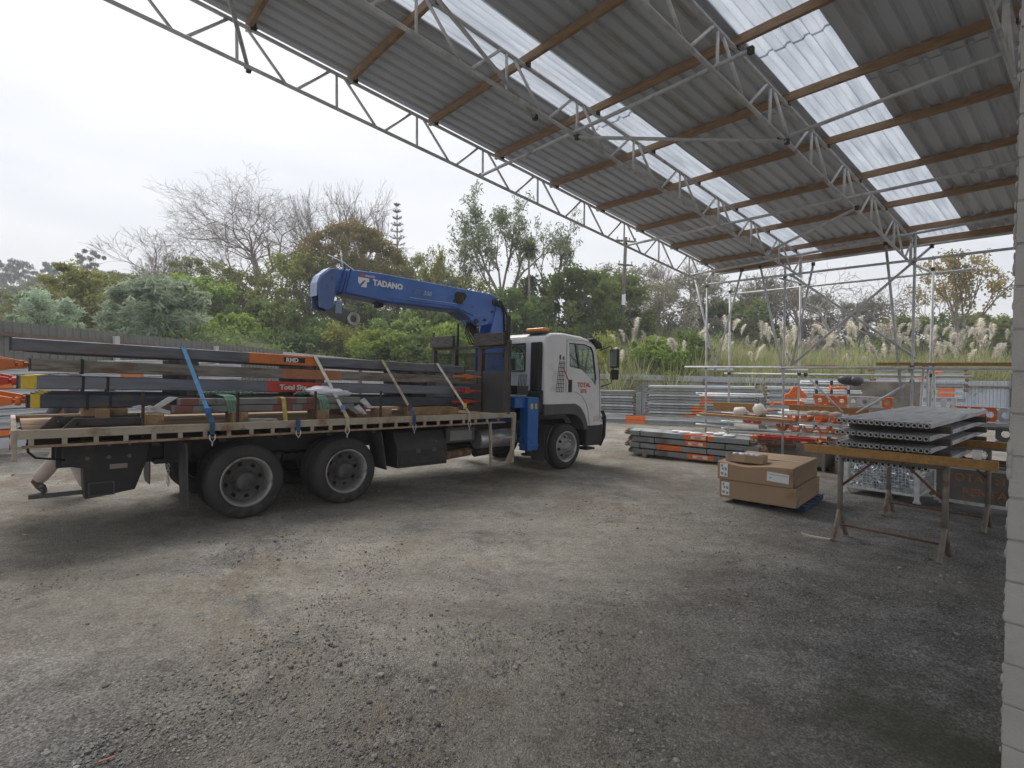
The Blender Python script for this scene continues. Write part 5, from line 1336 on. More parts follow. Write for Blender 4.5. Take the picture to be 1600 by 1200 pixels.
# ------------------------------------------------------------------ trestle table with steel planks
trestle_m = M('trestle_pipe', (0.20, 0.175, 0.15), 0.7, 0.2, 0.25, 6, RUST, 0.4, 5)
trestle_red = M('trestle_red', (0.145, 0.06, 0.042), 0.7, 0.1, 0.3, 6, (0.13,0.09,0.07), 0.4, 5)
def trestle(s, da, db, ztop, label):
    g = gsd(s, (da+db)/2)
    t = thing('trestle', label, 'trestle', sd2w(s, (da+db)/2, g), (0, 0, CAN_RZ), 'pipe trestles under the steel planks')
    H = ztop-g; hd_ = (da-db)/2
    for k in (-1, 1):
        mb = MB(); mb.tube([(0, k*hd_, 0.30), (0, k*hd_, H*0.6), (0.004, k*hd_, H)], 0.030, 10)
        lg = mb.build('leg', trestle_m, t)
        for q in (-1, 1):
            c = MB(); c.tube([(0, k*hd_, 0.36), (q*0.05, k*hd_, 0.27), (q*0.20, k*hd_, 0.03), (q*0.23, k*hd_, 0.012)], 0.028, 8); c.build('foot', trestle_m, lg)
        c = MB(); c.tube([(0, k*hd_, H*0.62), (0, k*(hd_-0.36), H-0.03)], 0.014, 6); c.build('knee_brace', trestle_red, t)
    c = MB(); c.tube([(0, -hd_, H-0.02), (0, hd_, H-0.02)], 0.026, 8); c.build('head_bar', trestle_m, t)
    c = MB(); c.tube([(0, -hd_, 0.17), (0, hd_, 0.17)], 0.012, 6); c.build('foot_rail', trestle_red, t)
trestle(7.28, 2.42, 1.40, 0.80, 'rusty pipe trestle with forked feet under the open ends of the steel planks')
trestle(9.30, 2.45, 1.35, 0.80, 'rusty pipe trestle with forked feet set back under the planks')
def timber_bar(label, s, d0, d1, z0, z1, w, h, mat=ply, grp=None, name='timber_beam', tilt=0):
    o = MB().beam((s, d0, (z0)), (s+tilt, d1, (z1)), w, h, (0,0,1)).build(name, mat, None, 0.004)
    o.rotation_euler = (0, 0, CAN_RZ)
    return tag(o, label, 'timber beam', grp)
timber_bar('yellow timber beam lying on the trestles before the plank ends, mug at its end', 7.17, 2.79, 0.965, 0.855, 0.87, 0.045, 0.098)
timber_bar('yellow timber beam across the set-back trestle under the steel planks', 9.3, 2.7, 1.05, 0.845, 0.85, 0.05, 0.09)
plank_m = M('plank_steel', (0.44, 0.45, 0.465), 0.5, 0.25, 0.15, 4, (0.22,0.21,0.2), 0.3, 2.5, aniso=(0.4,4,4), bump=0.25, bscale=50)
plank_dark = M('plank_end', (0.19, 0.185, 0.18), 0.6, 0.3, 0.2, 10)
LAY = ((0.71, 'lowest layer', 0.0), (0.905, 'second layer', 0.02), (1.045, 'third layer', -0.02), (1.185, 'top layer', 0.0))
PWID = ['by the boxes', 'second from the boxes', 'third from the boxes', 'by the block wall']
hole_m = rubber_m
def plank_proto():
    t = thing('steel_plank', 'proto', 'scaffold plank', (0,0,0), (0,0,0), 'steel scaffold planks stacked on the trestles')
    L = 3.2; w = 0.228
    mb = MB(); mb.prism([(0,0),(0.012,0),(0.012,0.046),(w-0.012,0.046),(w-0.012,0),(w,0),(w,0.055),(0,0.055)], 0.0, L, 'x')
    for k in range(3):
        y = w*(k+1)/4; mb.box(0.01, L-0.01, y-0.006, y+0.006, 0.0552, 0.0575)
    mb.build('plank_deck', plank_m, t, 0.002)
    mb = MB()
    for k in range(4):
        y = w*(k+0.5)/4
        mb.lathe([(0.014,0.012),(0.017,-0.002),(0.025,-0.012),(0.0255,0.02)], (-0.016, y, 0.026), (1,0,0), 12, 2)
        mb.lathe([(0.0165,0.0),(0.0,0.002)], (-0.012, y, 0.026), (1,0,0), 12, 1)
    mb.box(-0.004, 0.012, 0.0, w, 0.0, 0.054)
    mb.build('end_cap', [plank_dark, hole_m, M('plank_ring', (0.55,0.55,0.55), 0.5, 0.3, 0.1)], t)
    return t
pp = plank_proto(); first = True
rr_ = random.Random(2)
for z, ln, ds in LAY:
    for k in range(4):
        w_ = 2.50 - 0.236*(k+1) + rr_.uniform(-0.004, 0.004)
        loc = sd2w(7.33+ds+rr_.uniform(-0.012, 0.012), w_, z)
        lab = 'grey steel plank of the %s on the trestles, %s' % (ln, PWID[k])
        if first: pp.location = loc; pp.rotation_euler = (0,0,CAN_RZ); pp['label'] = lab; first = False
        else: dup(pp, loc, (0,0,CAN_RZ), lab)
# timber packers between the layers
for z0, z1, nm in ((0.7675, 0.9, 'lowest and second'), (0.963, 1.042, 'second and third'), (1.103, 1.182, 'third and top')):
    for s, e in ((7.75, 'towards the open ends'), (9.75, 'towards the far ends')):
        o = MB().box(-0.05, 0.05, -0.52, 0.50 if s < 8 else 0.45, 0, z1-z0).build('packer', M('packer_timber', (0.10,0.085,0.072), 0.85, 0, 0.3, 6) if 'packer_timber' not in bpy.data.materials else bpy.data.materials['packer_timber'], None, 0.004)
        o.location = sd2w(s, 1.97, z0); o.rotation_euler = (0,0,CAN_RZ+R(2)); tag(o, 'dark timber packer between the %s plank layers, %s' % (nm, e), 'packer', 'packers between the plank layers')
# mug
mg = thing('mug', 'white mug standing on the end of the yellow timber beam', 'mug', sd2w(7.175, 1.13, 0.919), (0,0,CAN_RZ))
ceramic = M('mug_ceramic', (0.62,0.61,0.58), 0.35, 0, 0.04)
mb = MB(); mb.lathe([(0,0),(0.033,0),(0.036,0.006),(0.042,0.095),(0.039,0.095),(0.034,0.01),(0,0.008)], (0,0,0), (0,0,1), 24); mb.build('cup', ceramic, mg)
mb = MB(); mb.tube([(0.0,-0.040,0.08),(0.0,-0.062,0.078),(0.0,-0.075,0.055),(0,-0.066,0.03),(0,-0.038,0.02)], 0.0065, 8); mb.build('handle', ceramic, mg)
# offcut on the gravel
o = MB().prism([(0,0),(0.30,0.0),(0.33,0.02),(0.05,0.028),(-0.03,0.05)], -0.02, 0.02).build('offcut', M('pale_offcut', (0.45,0.41,0.36), 0.8), None, 0.003)
o.location = sd2w(7.0, 2.72, gsd(7.0, 2.72)); o.rotation_euler = (0,0,R(-30)); tag(o, 'pale splinter of board on the gravel by the trestle foot', 'offcut')
o = MB().box(-0.033, 0.033, -0.005, 0.005, 0, 0.005).build('plastic_scrap', M('faded_scrap', (0.33,0.12,0.07), 0.7), None, 0.001)
o.location = (-1.93, 2.52, gnd(-1.93, 2.52)+0.004); o.rotation_euler = (0, 0, R(35)); tag(o, 'small orange plastic scrap on the loose grey gravel', 'scrap')

# ------------------------------------------------------------------ wire stillage full of bright fittings
sx = thing('wire_stillage', 'galvanised wire mesh stillage standing behind the cardboard boxes', 'stillage', sd2w(10.35, 2.85, gsd(10.35, 2.85)), (0,0,CAN_RZ))
SW, SD_, SH = 1.0, 0.95, 0.62    # d extent, s extent, height
mb = MB()
for x in (0.0, SD_):
    for y in (-SW/2, SW/2): mb.box(x-0.03, x+0.03, y-0.03, y+0.03, 0.0, SH); mb.lathe([(0.03,0.06),(0.06,0.0),(0.0,0.0)], (x,y,0), (0,0,1), 10)
split(mb, 'corner_post', galv_light, sx)
mb = MB()
for z in (0.12, SH):
    mb.beam((0,-SW/2,z),(0,SW/2,z),0.04,0.04); mb.beam((SD_,-SW/2,z),(SD_,SW/2,z),0.04,0.04); mb.beam((0,-SW/2,z),(SD_,-SW/2,z),0.04,0.04); mb.beam((0,SW/2,z),(SD_,SW/2,z),0.04,0.04)
mb.box(0.02, SD_-0.02, -SW/2+0.02, SW/2-0.02, 0.10, 0.115); mb.build('stillage_frame', galv_light, sx)
for nm, fx in (('front', 0.0), ('back', SD_)):
    mb = MB()
    for k in range(1, 20): mb.cyl((fx, -SW/2+SW*k/20, 0.12), (fx, -SW/2+SW*k/20, SH), 0.0035, 4)
    for k in range(1, 10): mb.cyl((fx+0.005, -SW/2, 0.12+0.5*k/10), (fx+0.005, SW/2, 0.12+0.5*k/10), 0.0035, 4)
    mb.build('mesh_panel', galv_light, sx)
for y in (-SW/2, SW/2):
    mb = MB()
    for k in range(1, 19): mb.cyl((SD_*k/19, y, 0.12), (SD_*k/19, y, SH), 0.0035, 4)
    for k in range(1, 15): mb.cyl((0, y+0.005, 0.12+0.5*k/15), (SD_, y+0.005, 0.12+0.5*k/15), 0.005, 4)
    mb.build('mesh_panel', galv_light, sx)
shiny = M('bright_fitting', (0.62, 0.68, 0.72), 0.18, 0.95, 0.25, 12)
mb = MB(); rr_ = random.Random(12)
for k in range(520):
    x, y, z = rr_.uniform(0.03, SD_-0.03), rr_.uniform(-SW/2+0.03, SW/2-0.03), 0.13+0.36*rr_.random()**0.8
    mb.cbox((x, y, z), (rr_.uniform(0.05,0.11), rr_.uniform(0.02,0.05), rr_.uniform(0.01,0.03)), (rr_.uniform(0,3), rr_.uniform(0,3), rr_.uniform(0,3)))
o = mb.build('loose_fittings', shiny); o.location = sx.location; o.rotation_euler = sx.rotation_euler; tag(o, kind='stuff')

# ------------------------------------------------------------------ concrete block wall panel and racks at the back of the yard
cb = MB().box(-0.92, 0.92, -0.2, 0.2, 0, 2.05).build('concrete_panel', concrete, None, 0.03, 3)
q = atp = Vector((11.4, 16.6, 0)); cb.location = (q.x, q.y, gnd(q.x, q.y)-0.03); cb.rotation_euler = (0,0,R(-24)); tag(cb, 'stained free-standing concrete panel behind the scaffold legs', 'concrete panel')
def at_px(px, Y): return Vector(((px-800)/845.0*Y, Y, 0))
tp = MB(); rr_ = random.Random(5)
for k in range(5): tp.ball((0.08*k-0.16, rr_.uniform(-0.1,0.1), 0.12+rr_.uniform(0,0.12)), 0.2, 10, sq=(1.1,1.0,0.8))
q = at_px(1330, 16.2); o = tp.build('tarpaulin', M('black_tarp', (0.03,0.032,0.036), 0.5, 0, 0.3, 9, bump=0.5, bscale=9)); o.location = (q.x, q.y, 1.28); tag(o, 'black tarpaulin bundled beside the top of the concrete panel', 'tarpaulin')
# tall plank stack behind the panel
g4 = 'pale planks in the tall stack behind the concrete panel'
q0 = at_px(1368, 18.6); gq = gnd(q0.x, q0.y)
for k in range(15):
    rr2 = random.Random(k)
    stack_beam('%s plank up in the tall pale stack behind the concrete panel' % ORD[k] if k else 'lowest plank of the tall pale stack behind the concrete panel', g4, (q0.x+rr2.uniform(-0.08,0.08), q0.y, gq+0.06+0.166*k), R(-20), 2.45+rr2.uniform(-0.12,0.1), 0.25, 0.105, (pile_light, pile_m)[k % 3 == 2], (1.75, 2.2, orange_bright) if k in (9, 10) else None, k > 9, True)
# strapped tubes
g5 = 'bundles of light tubes tied with dark straps'
q0 = at_px(1250, 16.6); gq = gnd(q0.x, q0.y)
for k in range(6):
    t = thing('tube_bundle', '%s bundle of light tubes tied with dark straps, beyond the orange beams' % ORD[k], 'tube bundle', (q0.x, q0.y, gq+0.55+0.27*k), (0,0,R(-20)), g5)
    mb = MB()
    for j in range(4): mb.cyl((0, 0.055*j, 0.0), (1.65, 0.055*j, 0.0), 0.026, 8); mb.cyl((0.02, 0.055*j, 0.058), (1.62, 0.055*j, 0.058), 0.026, 8)
    split(mb, 'tube', galv_light, t)
    mb = MB()
    for x in (0.45, 0.85, 1.3): mb.box(x-0.035, x+0.035, -0.035, 0.20, -0.035, 0.095)
    split(mb, 'tie_strap', M('navy_strap', (0.03,0.035,0.07), 0.8) if k == 0 else bpy.data.materials['navy_strap'], t)
mb = MB()
for x in (0.15, 1.45): mb.box(x-0.04, x+0.04, -0.1, 0.3, 0, 0.05); mb.box(x-0.04,x+0.04,-0.08,-0.0,0.05,0.5); mb.box(x-0.04,x+0.04,0.2,0.28,0.05,0.5)
mb.box(0.1,1.5,-0.08,0.28,0.48,0.512)
o = mb.build('tube_rack', pile_dark); o.location = (q0.x, q0.y, gq); o.rotation_euler = (0,0,R(-20)); tag(o, 'low dark steel rack carrying the strapped tube bundles', 'rack')

# boards and fittings on the scaffold shelf
gs = 'timber boards on the scaffold frame'
timber_bar('thick timber plank on the scaffold shelf holding the two jerry cans', 12.02, 7.12, 4.85, 0.735, 0.72, 0.22, 0.045, ply, gs)
timber_bar('short timber plank on edge behind the first jerry can', 12.55, 7.05, 6.0, 0.90, 0.90, 0.05, 0.20, ply, gs)
timber_bar('timber plank on edge behind the orange brackets', 12.5, 5.2, 3.65, 0.97, 0.965, 0.05, 0.13, ply, gs)
timber_bar('dark timber board lying under the jerry cans on the shelf plank', 12.16, 6.95, 5.6, 0.765, 0.758, 0.16, 0.03, M('grey_board', (0.12,0.10,0.095), 0.85, 0, 0.3, 5), gs)
timber_bar('long brown timber beam lying on the long scaffold ledger', 12.22, 3.45, 0.2, 1.925, 1.90, 0.16, 0.06, ply, gs)
timber_bar('short peach coloured board on the ledger beside the middle standard', 12.22, 4.75, 4.15, 1.90, 1.895, 0.2, 0.03, M('peach_board', (0.55,0.33,0.18), 0.75, 0, 0.1), gs)
for d0, d1, z, s_, wh in ((7.2, 3.3, 0.47, 12.0, 'lower shelf'),): sc_tube('ledger', (s_, d0, z), (s_, d1, z)); sc_tube('ledger', (13.2, d0, z), (13.2, d1, z)); sc_tube('ledger', (12.05, 7.2, 0.685), (12.05, 3.3, 0.68)); sc_tube('ledger', (13.2, 7.2, 0.685), (13.2, 3.3, 0.68))
def jerry(s, d, rot, label):
    t = thing('jerry_can', label, 'jerry can', sd2w(s, d, 0.80), rot, 'white jerry cans on the timber plank')
    mb = MB()
    mb.lathe([(0,0),(0.115,0),(0.128,0.02),(0.13,0.19),(0.115,0.235),(0.06,0.265),(0.035,0.27)], (0,0,0), (0,0,1), 20)
    mb.build('can_body', M('can_plastic', (0.62,0.58,0.52), 0.45, 0, 0.06, 3, (0.42,0.36,0.28), 0.25, 4) if 'can_plastic' not in bpy.data.materials else bpy.data.materials['can_plastic'], t)
    mb = MB(); mb.cyl((0,0,0.27),(0,0,0.305),0.033,14); mb.build('can_lid', rubber_m if s > 12.2 else white_paint, t)
    mb = MB(); mb.tube([(0.03,0,0.262),(0.06,0,0.295),(0.10,0,0.285),(0.118,0,0.235)],0.012,7); mb.build('can_handle', bpy.data.materials['can_plastic'], t)
jerry(12.12, 6.28, (R(86), R(0), CAN_RZ+R(18)), 'dusty white jerry can lying on its side')
jerry(12.12, 5.62, (R(-42), R(20), CAN_RZ), 'white jerry can leaning over beside the one lying down')
# orange brackets and drilled beams
def drilled(label, s, d0, d1, z, h, segs, holes=True, group='orange drilled beams on the racks', ang=0.0):
    """beam with round holes; segs: list of (share, material)"""
    L = d0-d1
    t = thing('drilled_beam', label, 'drilled beam', sd2w(s, d0, z), (0,0,CAN_RZ-R(90)+ang), group)
    x = 0
    for sh, mt in segs:
        w_ = L*sh; mb = MB(); n_ = max(1, int(round(w_/0.2)))
        # web with holes: ring of quads around each opening
        for i in range(n_):
            xa, xb = x+w_*i/n_, x+w_*(i+1)/n_; cx = (xa+xb)/2; r = h*0.24
            K = 16; sq = []
            for k in range(K):
                a = 2*math.pi*(k+0.5)/K; c_, s_ = math.cos(a), math.sin(a); f = 1/max(abs(c_), abs(s_)); sq.append((cx+c_*f*(xb-xa)/2, h/2+s_*f*h/2))
            ci = [(cx+r*math.cos(2*math.pi*(k+0.5)/K), h/2+r*math.sin(2*math.pi*(k+0.5)/K)) for k in range(K)]
            for y in (-0.05,):
                V = [(u, y, v) for u, v in sq] + [(u, y, v) for u, v in ci] + [(u, y+0.012, v) for u, v in ci] + [(u, y+0.012, v) for u, v in sq]
                F = []
                for k in range(K):
                    k2 = (k+1) % K; F += [(k, k2, K+k2, K+k), (K+k, K+k2, 2*K+k2, 2*K+k), (2*K+k, 2*K+k2, 3*K+k2, 3*K+k)]
                mb.add(V, F)
        mb.box(x, x+w_, -0.06, 0.06, h, h+0.012); mb.box(x, x+w_, -0.06, 0.06, -0.012, 0.0)
        mb.build('beam_section', mt, t); x += w_
    return t
drilled('orange and grey drilled beam beside the block wall, above the plank stack', 11.2, 2.05, 0.2, 1.02, 0.20, ((0.28, orange_bright), (0.42, galv), (0.30, orange_bright)))
drilled('orange drilled beam low on the rack, half hidden by the plank stack', 11.2, 1.55, 0.2, 0.72, 0.22, ((0.35, pile_dark), (0.65, orange_bright)))
drilled('short orange drilled beam on the lower shelf, under the jerry cans', 13.1, 6.55, 5.6, 0.50, 0.19, ((0.5, red_m), (0.5, galv)))
drilled('orange and grey drilled beam on the shelf before the concrete panel', 13.25, 4.95, 3.45, 1.02, 0.20, ((0.45, orange_bright), (0.43, galv), (0.12, orange_bright)))
for z, wh, s_ in ((0.965, 'upper', 11.15), (0.665, 'lower', 11.15)):
    timber_bar('%s pale board under the drilled beams by the block wall' % wh, s_, 1.75, 0.1, z, z, 0.25, 0.035, M('pale_plank', (0.55,0.55,0.54), 0.6, 0, 0.08) if 'pale_plank' not in bpy.data.materials else bpy.data.materials['pale_plank'], 'pale boards on the rack by the block wall')
rk_ = thing('storage_rack', 'dark steel storage rack loaded with drilled beams by the block wall', 'rack', (0,0,0), (0,0,CAN_RZ))
mb = MB()
for s_ in (10.9, 11.6):
    for d in (2.15, 0.15): mb.box(s_-0.03, s_+0.03, d-0.03, d+0.03, gsd(s_, d), 1.35)
split(mb, 'rack_post', galv_light, rk_)
mb = MB()
for z in (0.32, 0.615, 0.925):
    for s_ in (10.9, 11.6): mb.beam((s_, 2.15, z), (s_, 0.15, z), 0.04, 0.05)
    for d in (2.15, 0.15): mb.beam((10.9, d, z), (11.6, d, z), 0.04, 0.05)
split(mb, 'rack_beam', pile_dark, rk_)
mb = MB(); mb.box(10.93, 11.57, 0.2, 2.1, 0.346, 0.366); mb.build('rack_shelf', greywood, rk_)
rr_ = random.Random(8)
for k in range(7):
    mb = MB(); x0 = 0.25+0.14*k
    mb.cyl((11.0, x0, 0.41+0.03*(k % 2)), (11.55, x0+0.1, 0.41+0.03*(k % 3)), 0.03, 8)
    o = mb.build('prop_tube', (galv_light, orange_bright, galv)[k % 3], None); o.rotation_euler = (0,0,CAN_RZ)
    tag(o, 'short %s prop tube on the rack shelf, %s from the block wall' % (('pale', 'orange', 'grey')[k % 3], ('first', 'second', 'third', 'fourth', 'fifth', 'sixth', 'seventh')[k]), 'prop tube', 'prop tubes on the rack shelf')
def sign(label, s, d0, d1, z0, z1, lines, mat, board):
    t = thing('stencilled_board', label, 'board', sd2w(s, d0, z0), (0,0,CAN_RZ-R(90)))
    L = d0-d1; H = z1-z0
    mb = MB(); mb.box(0, L, -0.02, 0.02, 0, H); mb.build('board_face', board, t, 0.004)
    for body, size, x, z in lines:
        o = link('lettering', text_mesh(body, size, mat, bold=0.003), t); o.location = (x, -0.0225, z); o.rotation_euler = (R(90),0,0)
    mb = MB(); mb.box(-0.03, L+0.03, -0.03, 0.03, -0.05, 0.0); mb.box(-0.03, L+0.03, -0.03, 0.03, H, H+0.04); mb.build('board_rail', galv, t)
stm = M('stencil_orange', (0.36,0.17,0.10), 0.8, 0, 0.3, 12, (0.25,0.22,0.2), 0.45, 10); stm2 = M('stencil_faded', (0.33,0.17,0.14), 0.8, 0, 0.3, 12, (0.27,0.25,0.23), 0.5, 10)
brd = M('board_grey', (0.17,0.155,0.135), 0.85, 0, 0.2, 4, (0.12,0.10,0.085), 0.4, 2); brd2 = M('board_light', (0.27,0.27,0.26), 0.8, 0, 0.15, 4, (0.2,0.19,0.17), 0.4, 2)
sign('grey board stencilled in orange low on the rack by the block wall', 10.82, 2.2, 0.1, gsd(10.8,1.2)+0.10, 0.27, (('TOTAL SITE', 0.17, 0.12, 0.31), ('RENTALS', 0.17, 0.32, 0.09)), stm, brd)
sign('grey board with faded red stencil behind the four-layer beam stack', 13.0, 6.6, 4.9, gsd(13,5.5)+0.12, gsd(13,5.5)+0.55, (('TOTAL SITE', 0.24, 0.12, 0.12),), stm2, brd2)
# orange fork heads lying on the shelves
gh = 'orange fork heads on the scaffold shelves'
def fork(label, s, d, z, mt, rz=0.0, sc=1.0):
    t = thing('fork_head', label, 'fork head', sd2w(s, d, z), (0,0,CAN_RZ+rz), gh)
    mb = MB(); pts = [(0.10*sc*math.cos(R(a_)), 0.12*sc*math.sin(R(a_))) for a_ in range(180, 361, 20)]; mb.prism([(u, v+0.12*sc) for u, v in pts] + [(u*0.72, v*0.72+0.12*sc) for u, v in reversed(pts)], -0.09*sc, 0.09*sc, 'x'); mb.build('fork_cup', mt, t, 0.004)
    mb = MB(); mb.box(-0.07*sc, 0.07*sc, -0.07*sc, 0.07*sc, -0.0, 0.012); mb.build('fork_plate', mt, t)
FW = ['by the sloping brace', 'second along', 'third along', 'fourth along', 'fifth along', 'near the red cone']
for k in range(5): fork('orange fork head on the lower shelf, %s' % FW[k], 12.05, 5.15-0.27*k, 0.50, orange_bright if k % 2 else orange_m, R(10*k), 1.1)
for k in range(4): fork('orange fork head on the jerry can shelf, %s' % ('against the standard', 'next one along', 'beside the white cloth', 'past the white cloth')[k], 12.1, 4.95-0.28*k, 0.72, orange_m if k % 2 else orange_bright, R(-15*k), 1.0)
mb = MB(); mb.lathe([(0,0),(0.15,0.0),(0.13,0.03),(0.07,0.17),(0.03,0.2),(0,0.2)], (0,0,0), (0,0,1), 16); o = mb.build('red_cone', red_m); o.location = sd2w(12.05, 3.72, 0.50); tag(o, 'red cone on the lower shelf next to the fork heads', 'cone')
for k, (px, Y, z, lab) in enumerate(((1243, 14.6, 1.02, 'orange A-shaped bracket standing behind the scaffold shelf'), (1240, 13.9, 0.88, 'orange bracket under the A-shaped one'))):
    q = at_px(px, Y)
    mb = MB(); mb.prism([(-0.26,0),(0.28,0),(0.28,0.08),(0.08,0.32),(-0.05,0.32),(-0.16,0.14),(-0.26,0.10)], -0.04, 0.04) if k == 0 else mb.prism([(-0.26,0),(0.26,0),(0.26,0.09),(0.14,0.13),(-0.26,0.13)], -0.06, 0.06)
    o = mb.build('orange_bracket', orange_bright, None, 0.01); o.location = (q.x, q.y, z); o.rotation_euler = (0,0,R(-20)); tag(o, lab, 'bracket')
mb = MB(); rr_ = random.Random(3)
for k in range(6): mb.ball((0.09*k-0.2, rr_.uniform(-.06,.06), rr_.uniform(0.0,.05)), 0.085, 8, sq=(1.3,1,0.7))
o = mb.build('cloth_bundle', M('dirty_cloth', (0.5,0.40,0.35), 0.9, 0, 0.15, 6)); o.location = sd2w(12.3, 4.45, 0.86); o.rotation_euler = (0,0,CAN_RZ-R(90)); tag(o, 'pinkish cloth bundle on top of the orange fork heads', 'cloth')
# rubble of red and orange parts under the shelf
for k, (s_, d, z, L_, lab) in enumerate(((12.6,6.6,-0.05,1.5,'rusty red frame lying on the board stack under the shelf'),(12.9,6.3,0.12,1.6,'orange frame lying across the rusty one under the shelf'),(12.5,5.9,0.20,1.2,'dark red frame on top of the heap under the shelf'))):
    mb = MB()
    for y in (0, 0.3): mb.beam((0,y,0.04),(L_,y,0.06),0.06,0.07)
    for x in (0.1, L_*0.5, L_-0.1): mb.beam((x,0.03,0.05),(x,0.27,0.05),0.05,0.05)
    o = mb.build('guard_frame', (trestle_red, orange_bright, red_m)[k]); o.location = sd2w(s_, d, z); o.rotation_euler = (0,R(-3+2*k),CAN_RZ-R(90-8*k)); tag(o, lab, 'guard frame', 'red and orange frames under the shelf')
# timber pieces on the ground under the scaffold
for k in range(5):
    s_, d = 13.0+0.25*k, 3.9-0.25*k
    o = MB().box(-0.9, 0.9, -0.06, 0.06, 0, 0.09).build('timber_offcut', dunnage, None, 0.005); o.location = sd2w(s_, d, gsd(s_, d)+0.0); o.rotation_euler = (0,0,CAN_RZ-R(90)+R(6*k-10))
    tag(o, 'rough timber length lying on the ground before the concrete panel, %s row' % ('first', 'second', 'third', 'fourth', 'fifth')[k], 'timber length', 'timber lengths before the concrete panel')
# red trestle behind the table
t = thing('red_trestle', 'red-brown steel trestle frame standing behind the plank table', 'trestle', sd2w(11.0, 2.05, gsd(11.0, 2.05)), (0,0,CAN_RZ))
mb = MB()
for y in (0.0, -0.75): mb.box(-0.035,0.035,y-0.035,y+0.035,0.0,0.72)
split(mb, 'leg', trestle_red, t)
mb = MB(); mb.beam((0,0.0,0.2),(0,-0.75,0.62),0.03,0.03); mb.build('cross_brace', trestle_red, t)
mb = MB(); mb.beam((0.01,0.0,0.62),(0.01,-0.75,0.2),0.03,0.03); mb.build('cross_brace', trestle_red, t)
mb = MB(); mb.beam((0,0.1,0.74),(0,-0.85,0.74),0.05,0.05); mb.build('head_bar', trestle_red, t)
# ------------------------------------------------------------------ more tubes and frames crowding the back of the yard
gt_ = 'scaffold tubes heaped at the back of the yard'
HP = ['first', 'second', 'third', 'fourth', 'fifth', 'sixth', 'seventh', 'eighth', 'ninth', 'tenth', 'eleventh', 'twelfth']
def tube_heap(px0, px1, Y, z0, n_, where, dy=0.0, seed=1):
    a = at_px(px0, Y); b = at_px(px1, Y+dy); rr = random.Random(seed)
    for k in range(n_):
        row, i = k // 4, k % 4
        off = Vector((rr.uniform(-0.12, 0.12), 0.075*i, 0))
        p_, q_ = a+off, b+off
        z = z0+0.075*row
        o = MB().tube([(0,0,0), ((q_-p_).length+rr.uniform(-0.25,0.25), 0, 0)], 0.03, 8).build('scaffold_tube', (galv, galv_light, pile_dark)[k % 3])
        o.location = (p_.x, p_.y, gnd(p_.x, p_.y)+z); o.rotation_euler = (0, 0, math.atan2((q_-p_).y, (q_-p_).x)+rr.uniform(-0.02,0.02))
        tag(o, '%s grey scaffold tube of the heap %s' % (HP[k], where), 'scaffold tube', gt_)
tube_heap(1135, 1262, 15.2, 0.42, 12, 'under the jerry can plank', -0.9, 1)
tube_heap(1335, 1470, 13.6, 0.66, 12, 'seen over the plank stack by the concrete panel', -0.8, 2)
tube_heap(1095, 1190, 20.5, 1.40, 8, 'on top of the banded beam stack', -0.8, 3)
tube_heap(1226, 1338, 14.9, 1.05, 8, 'behind the orange fork heads', -0.9, 4)
for k, (px, Y, wh) in enumerate(((1150, 15.2, 'under the jerry can plank'), (1345, 13.6, 'by the concrete panel'), (1230, 14.9, 'behind the orange fork heads'))):
    q = at_px(px, Y); zt = (0.39, 0.63, 1.02)[k]
    t = thing('tube_stand', 'low dark steel stand carrying the tube heap %s' % wh, 'stand', (q.x, q.y, gnd(q.x, q.y)), (0, 0, R(-28)), 'stands under the tube heaps')
    mb = MB()
    for x in (0.1, 1.3):
        for y in (-0.05, 0.30): mb.box(x-0.03, x+0.03, y-0.03, y+0.03, 0, zt-0.03)
    split(mb, 'leg', pile_dark, t)
    mb = MB()
    for x in (0.1, 1.3): mb.box(x-0.035, x+0.035, -0.12, 0.40, zt-0.0295, zt)
    split(mb, 'cross_bar', pile_dark, t)
# pale tubes leaning at the double standards
for k, (d0, d1) in enumerate(((2.95, 2.72), (2.62, 2.58), (2.78, 2.66))):
    o = MB().tube([tuple(sd2w(12.9, d0, gsd(12.9, d0)+0.03)), tuple(sd2w(12.25, d1, 1.95))], 0.022, 8).build('leaning_tube', galv_light)
    tag(o, '%s pale tube leaning against the ledger by the double standards' % HP[k], 'scaffold tube', 'pale tubes leaning by the double standards')
# orange prop ends poking out of the racks
for k, (px, Y, z, L_) in enumerate(((1272, 14.2, 1.10, 0.45), (1298, 14.0, 1.32, 0.35), (1438, 16.0, 1.55, 0.5), (1452, 15.4, 1.72, 0.4), (1208, 15.0, 0.86, 0.5), (1186, 15.6, 0.62, 0.6), (1335, 13.0, 0.70, 0.4), (1490, 11.6, 0.98, 0.35))):
    q = at_px(px, Y); mb = MB(); mb.cyl((0,0,0),(L_,0,0.02),0.03,8); mb.cbox((-0.01,0,0),(0.014,0.13,0.13)); mb.cyl((L_*0.45,0,0.009),(L_*0.60,0,0.012),0.042,8)
    o = mb.build('prop_end', orange_bright if k % 2 else orange_m); o.location = (q.x, q.y, z); o.rotation_euler = (R(30*k), 0, R(-25+11*k))
    tag(o, 'orange prop end poking out of the racks, %s counted from the truck cab' % ('third','fourth','sixth','seventh','second','first','fifth','eighth')[k], 'prop end', 'orange prop ends in the racks')

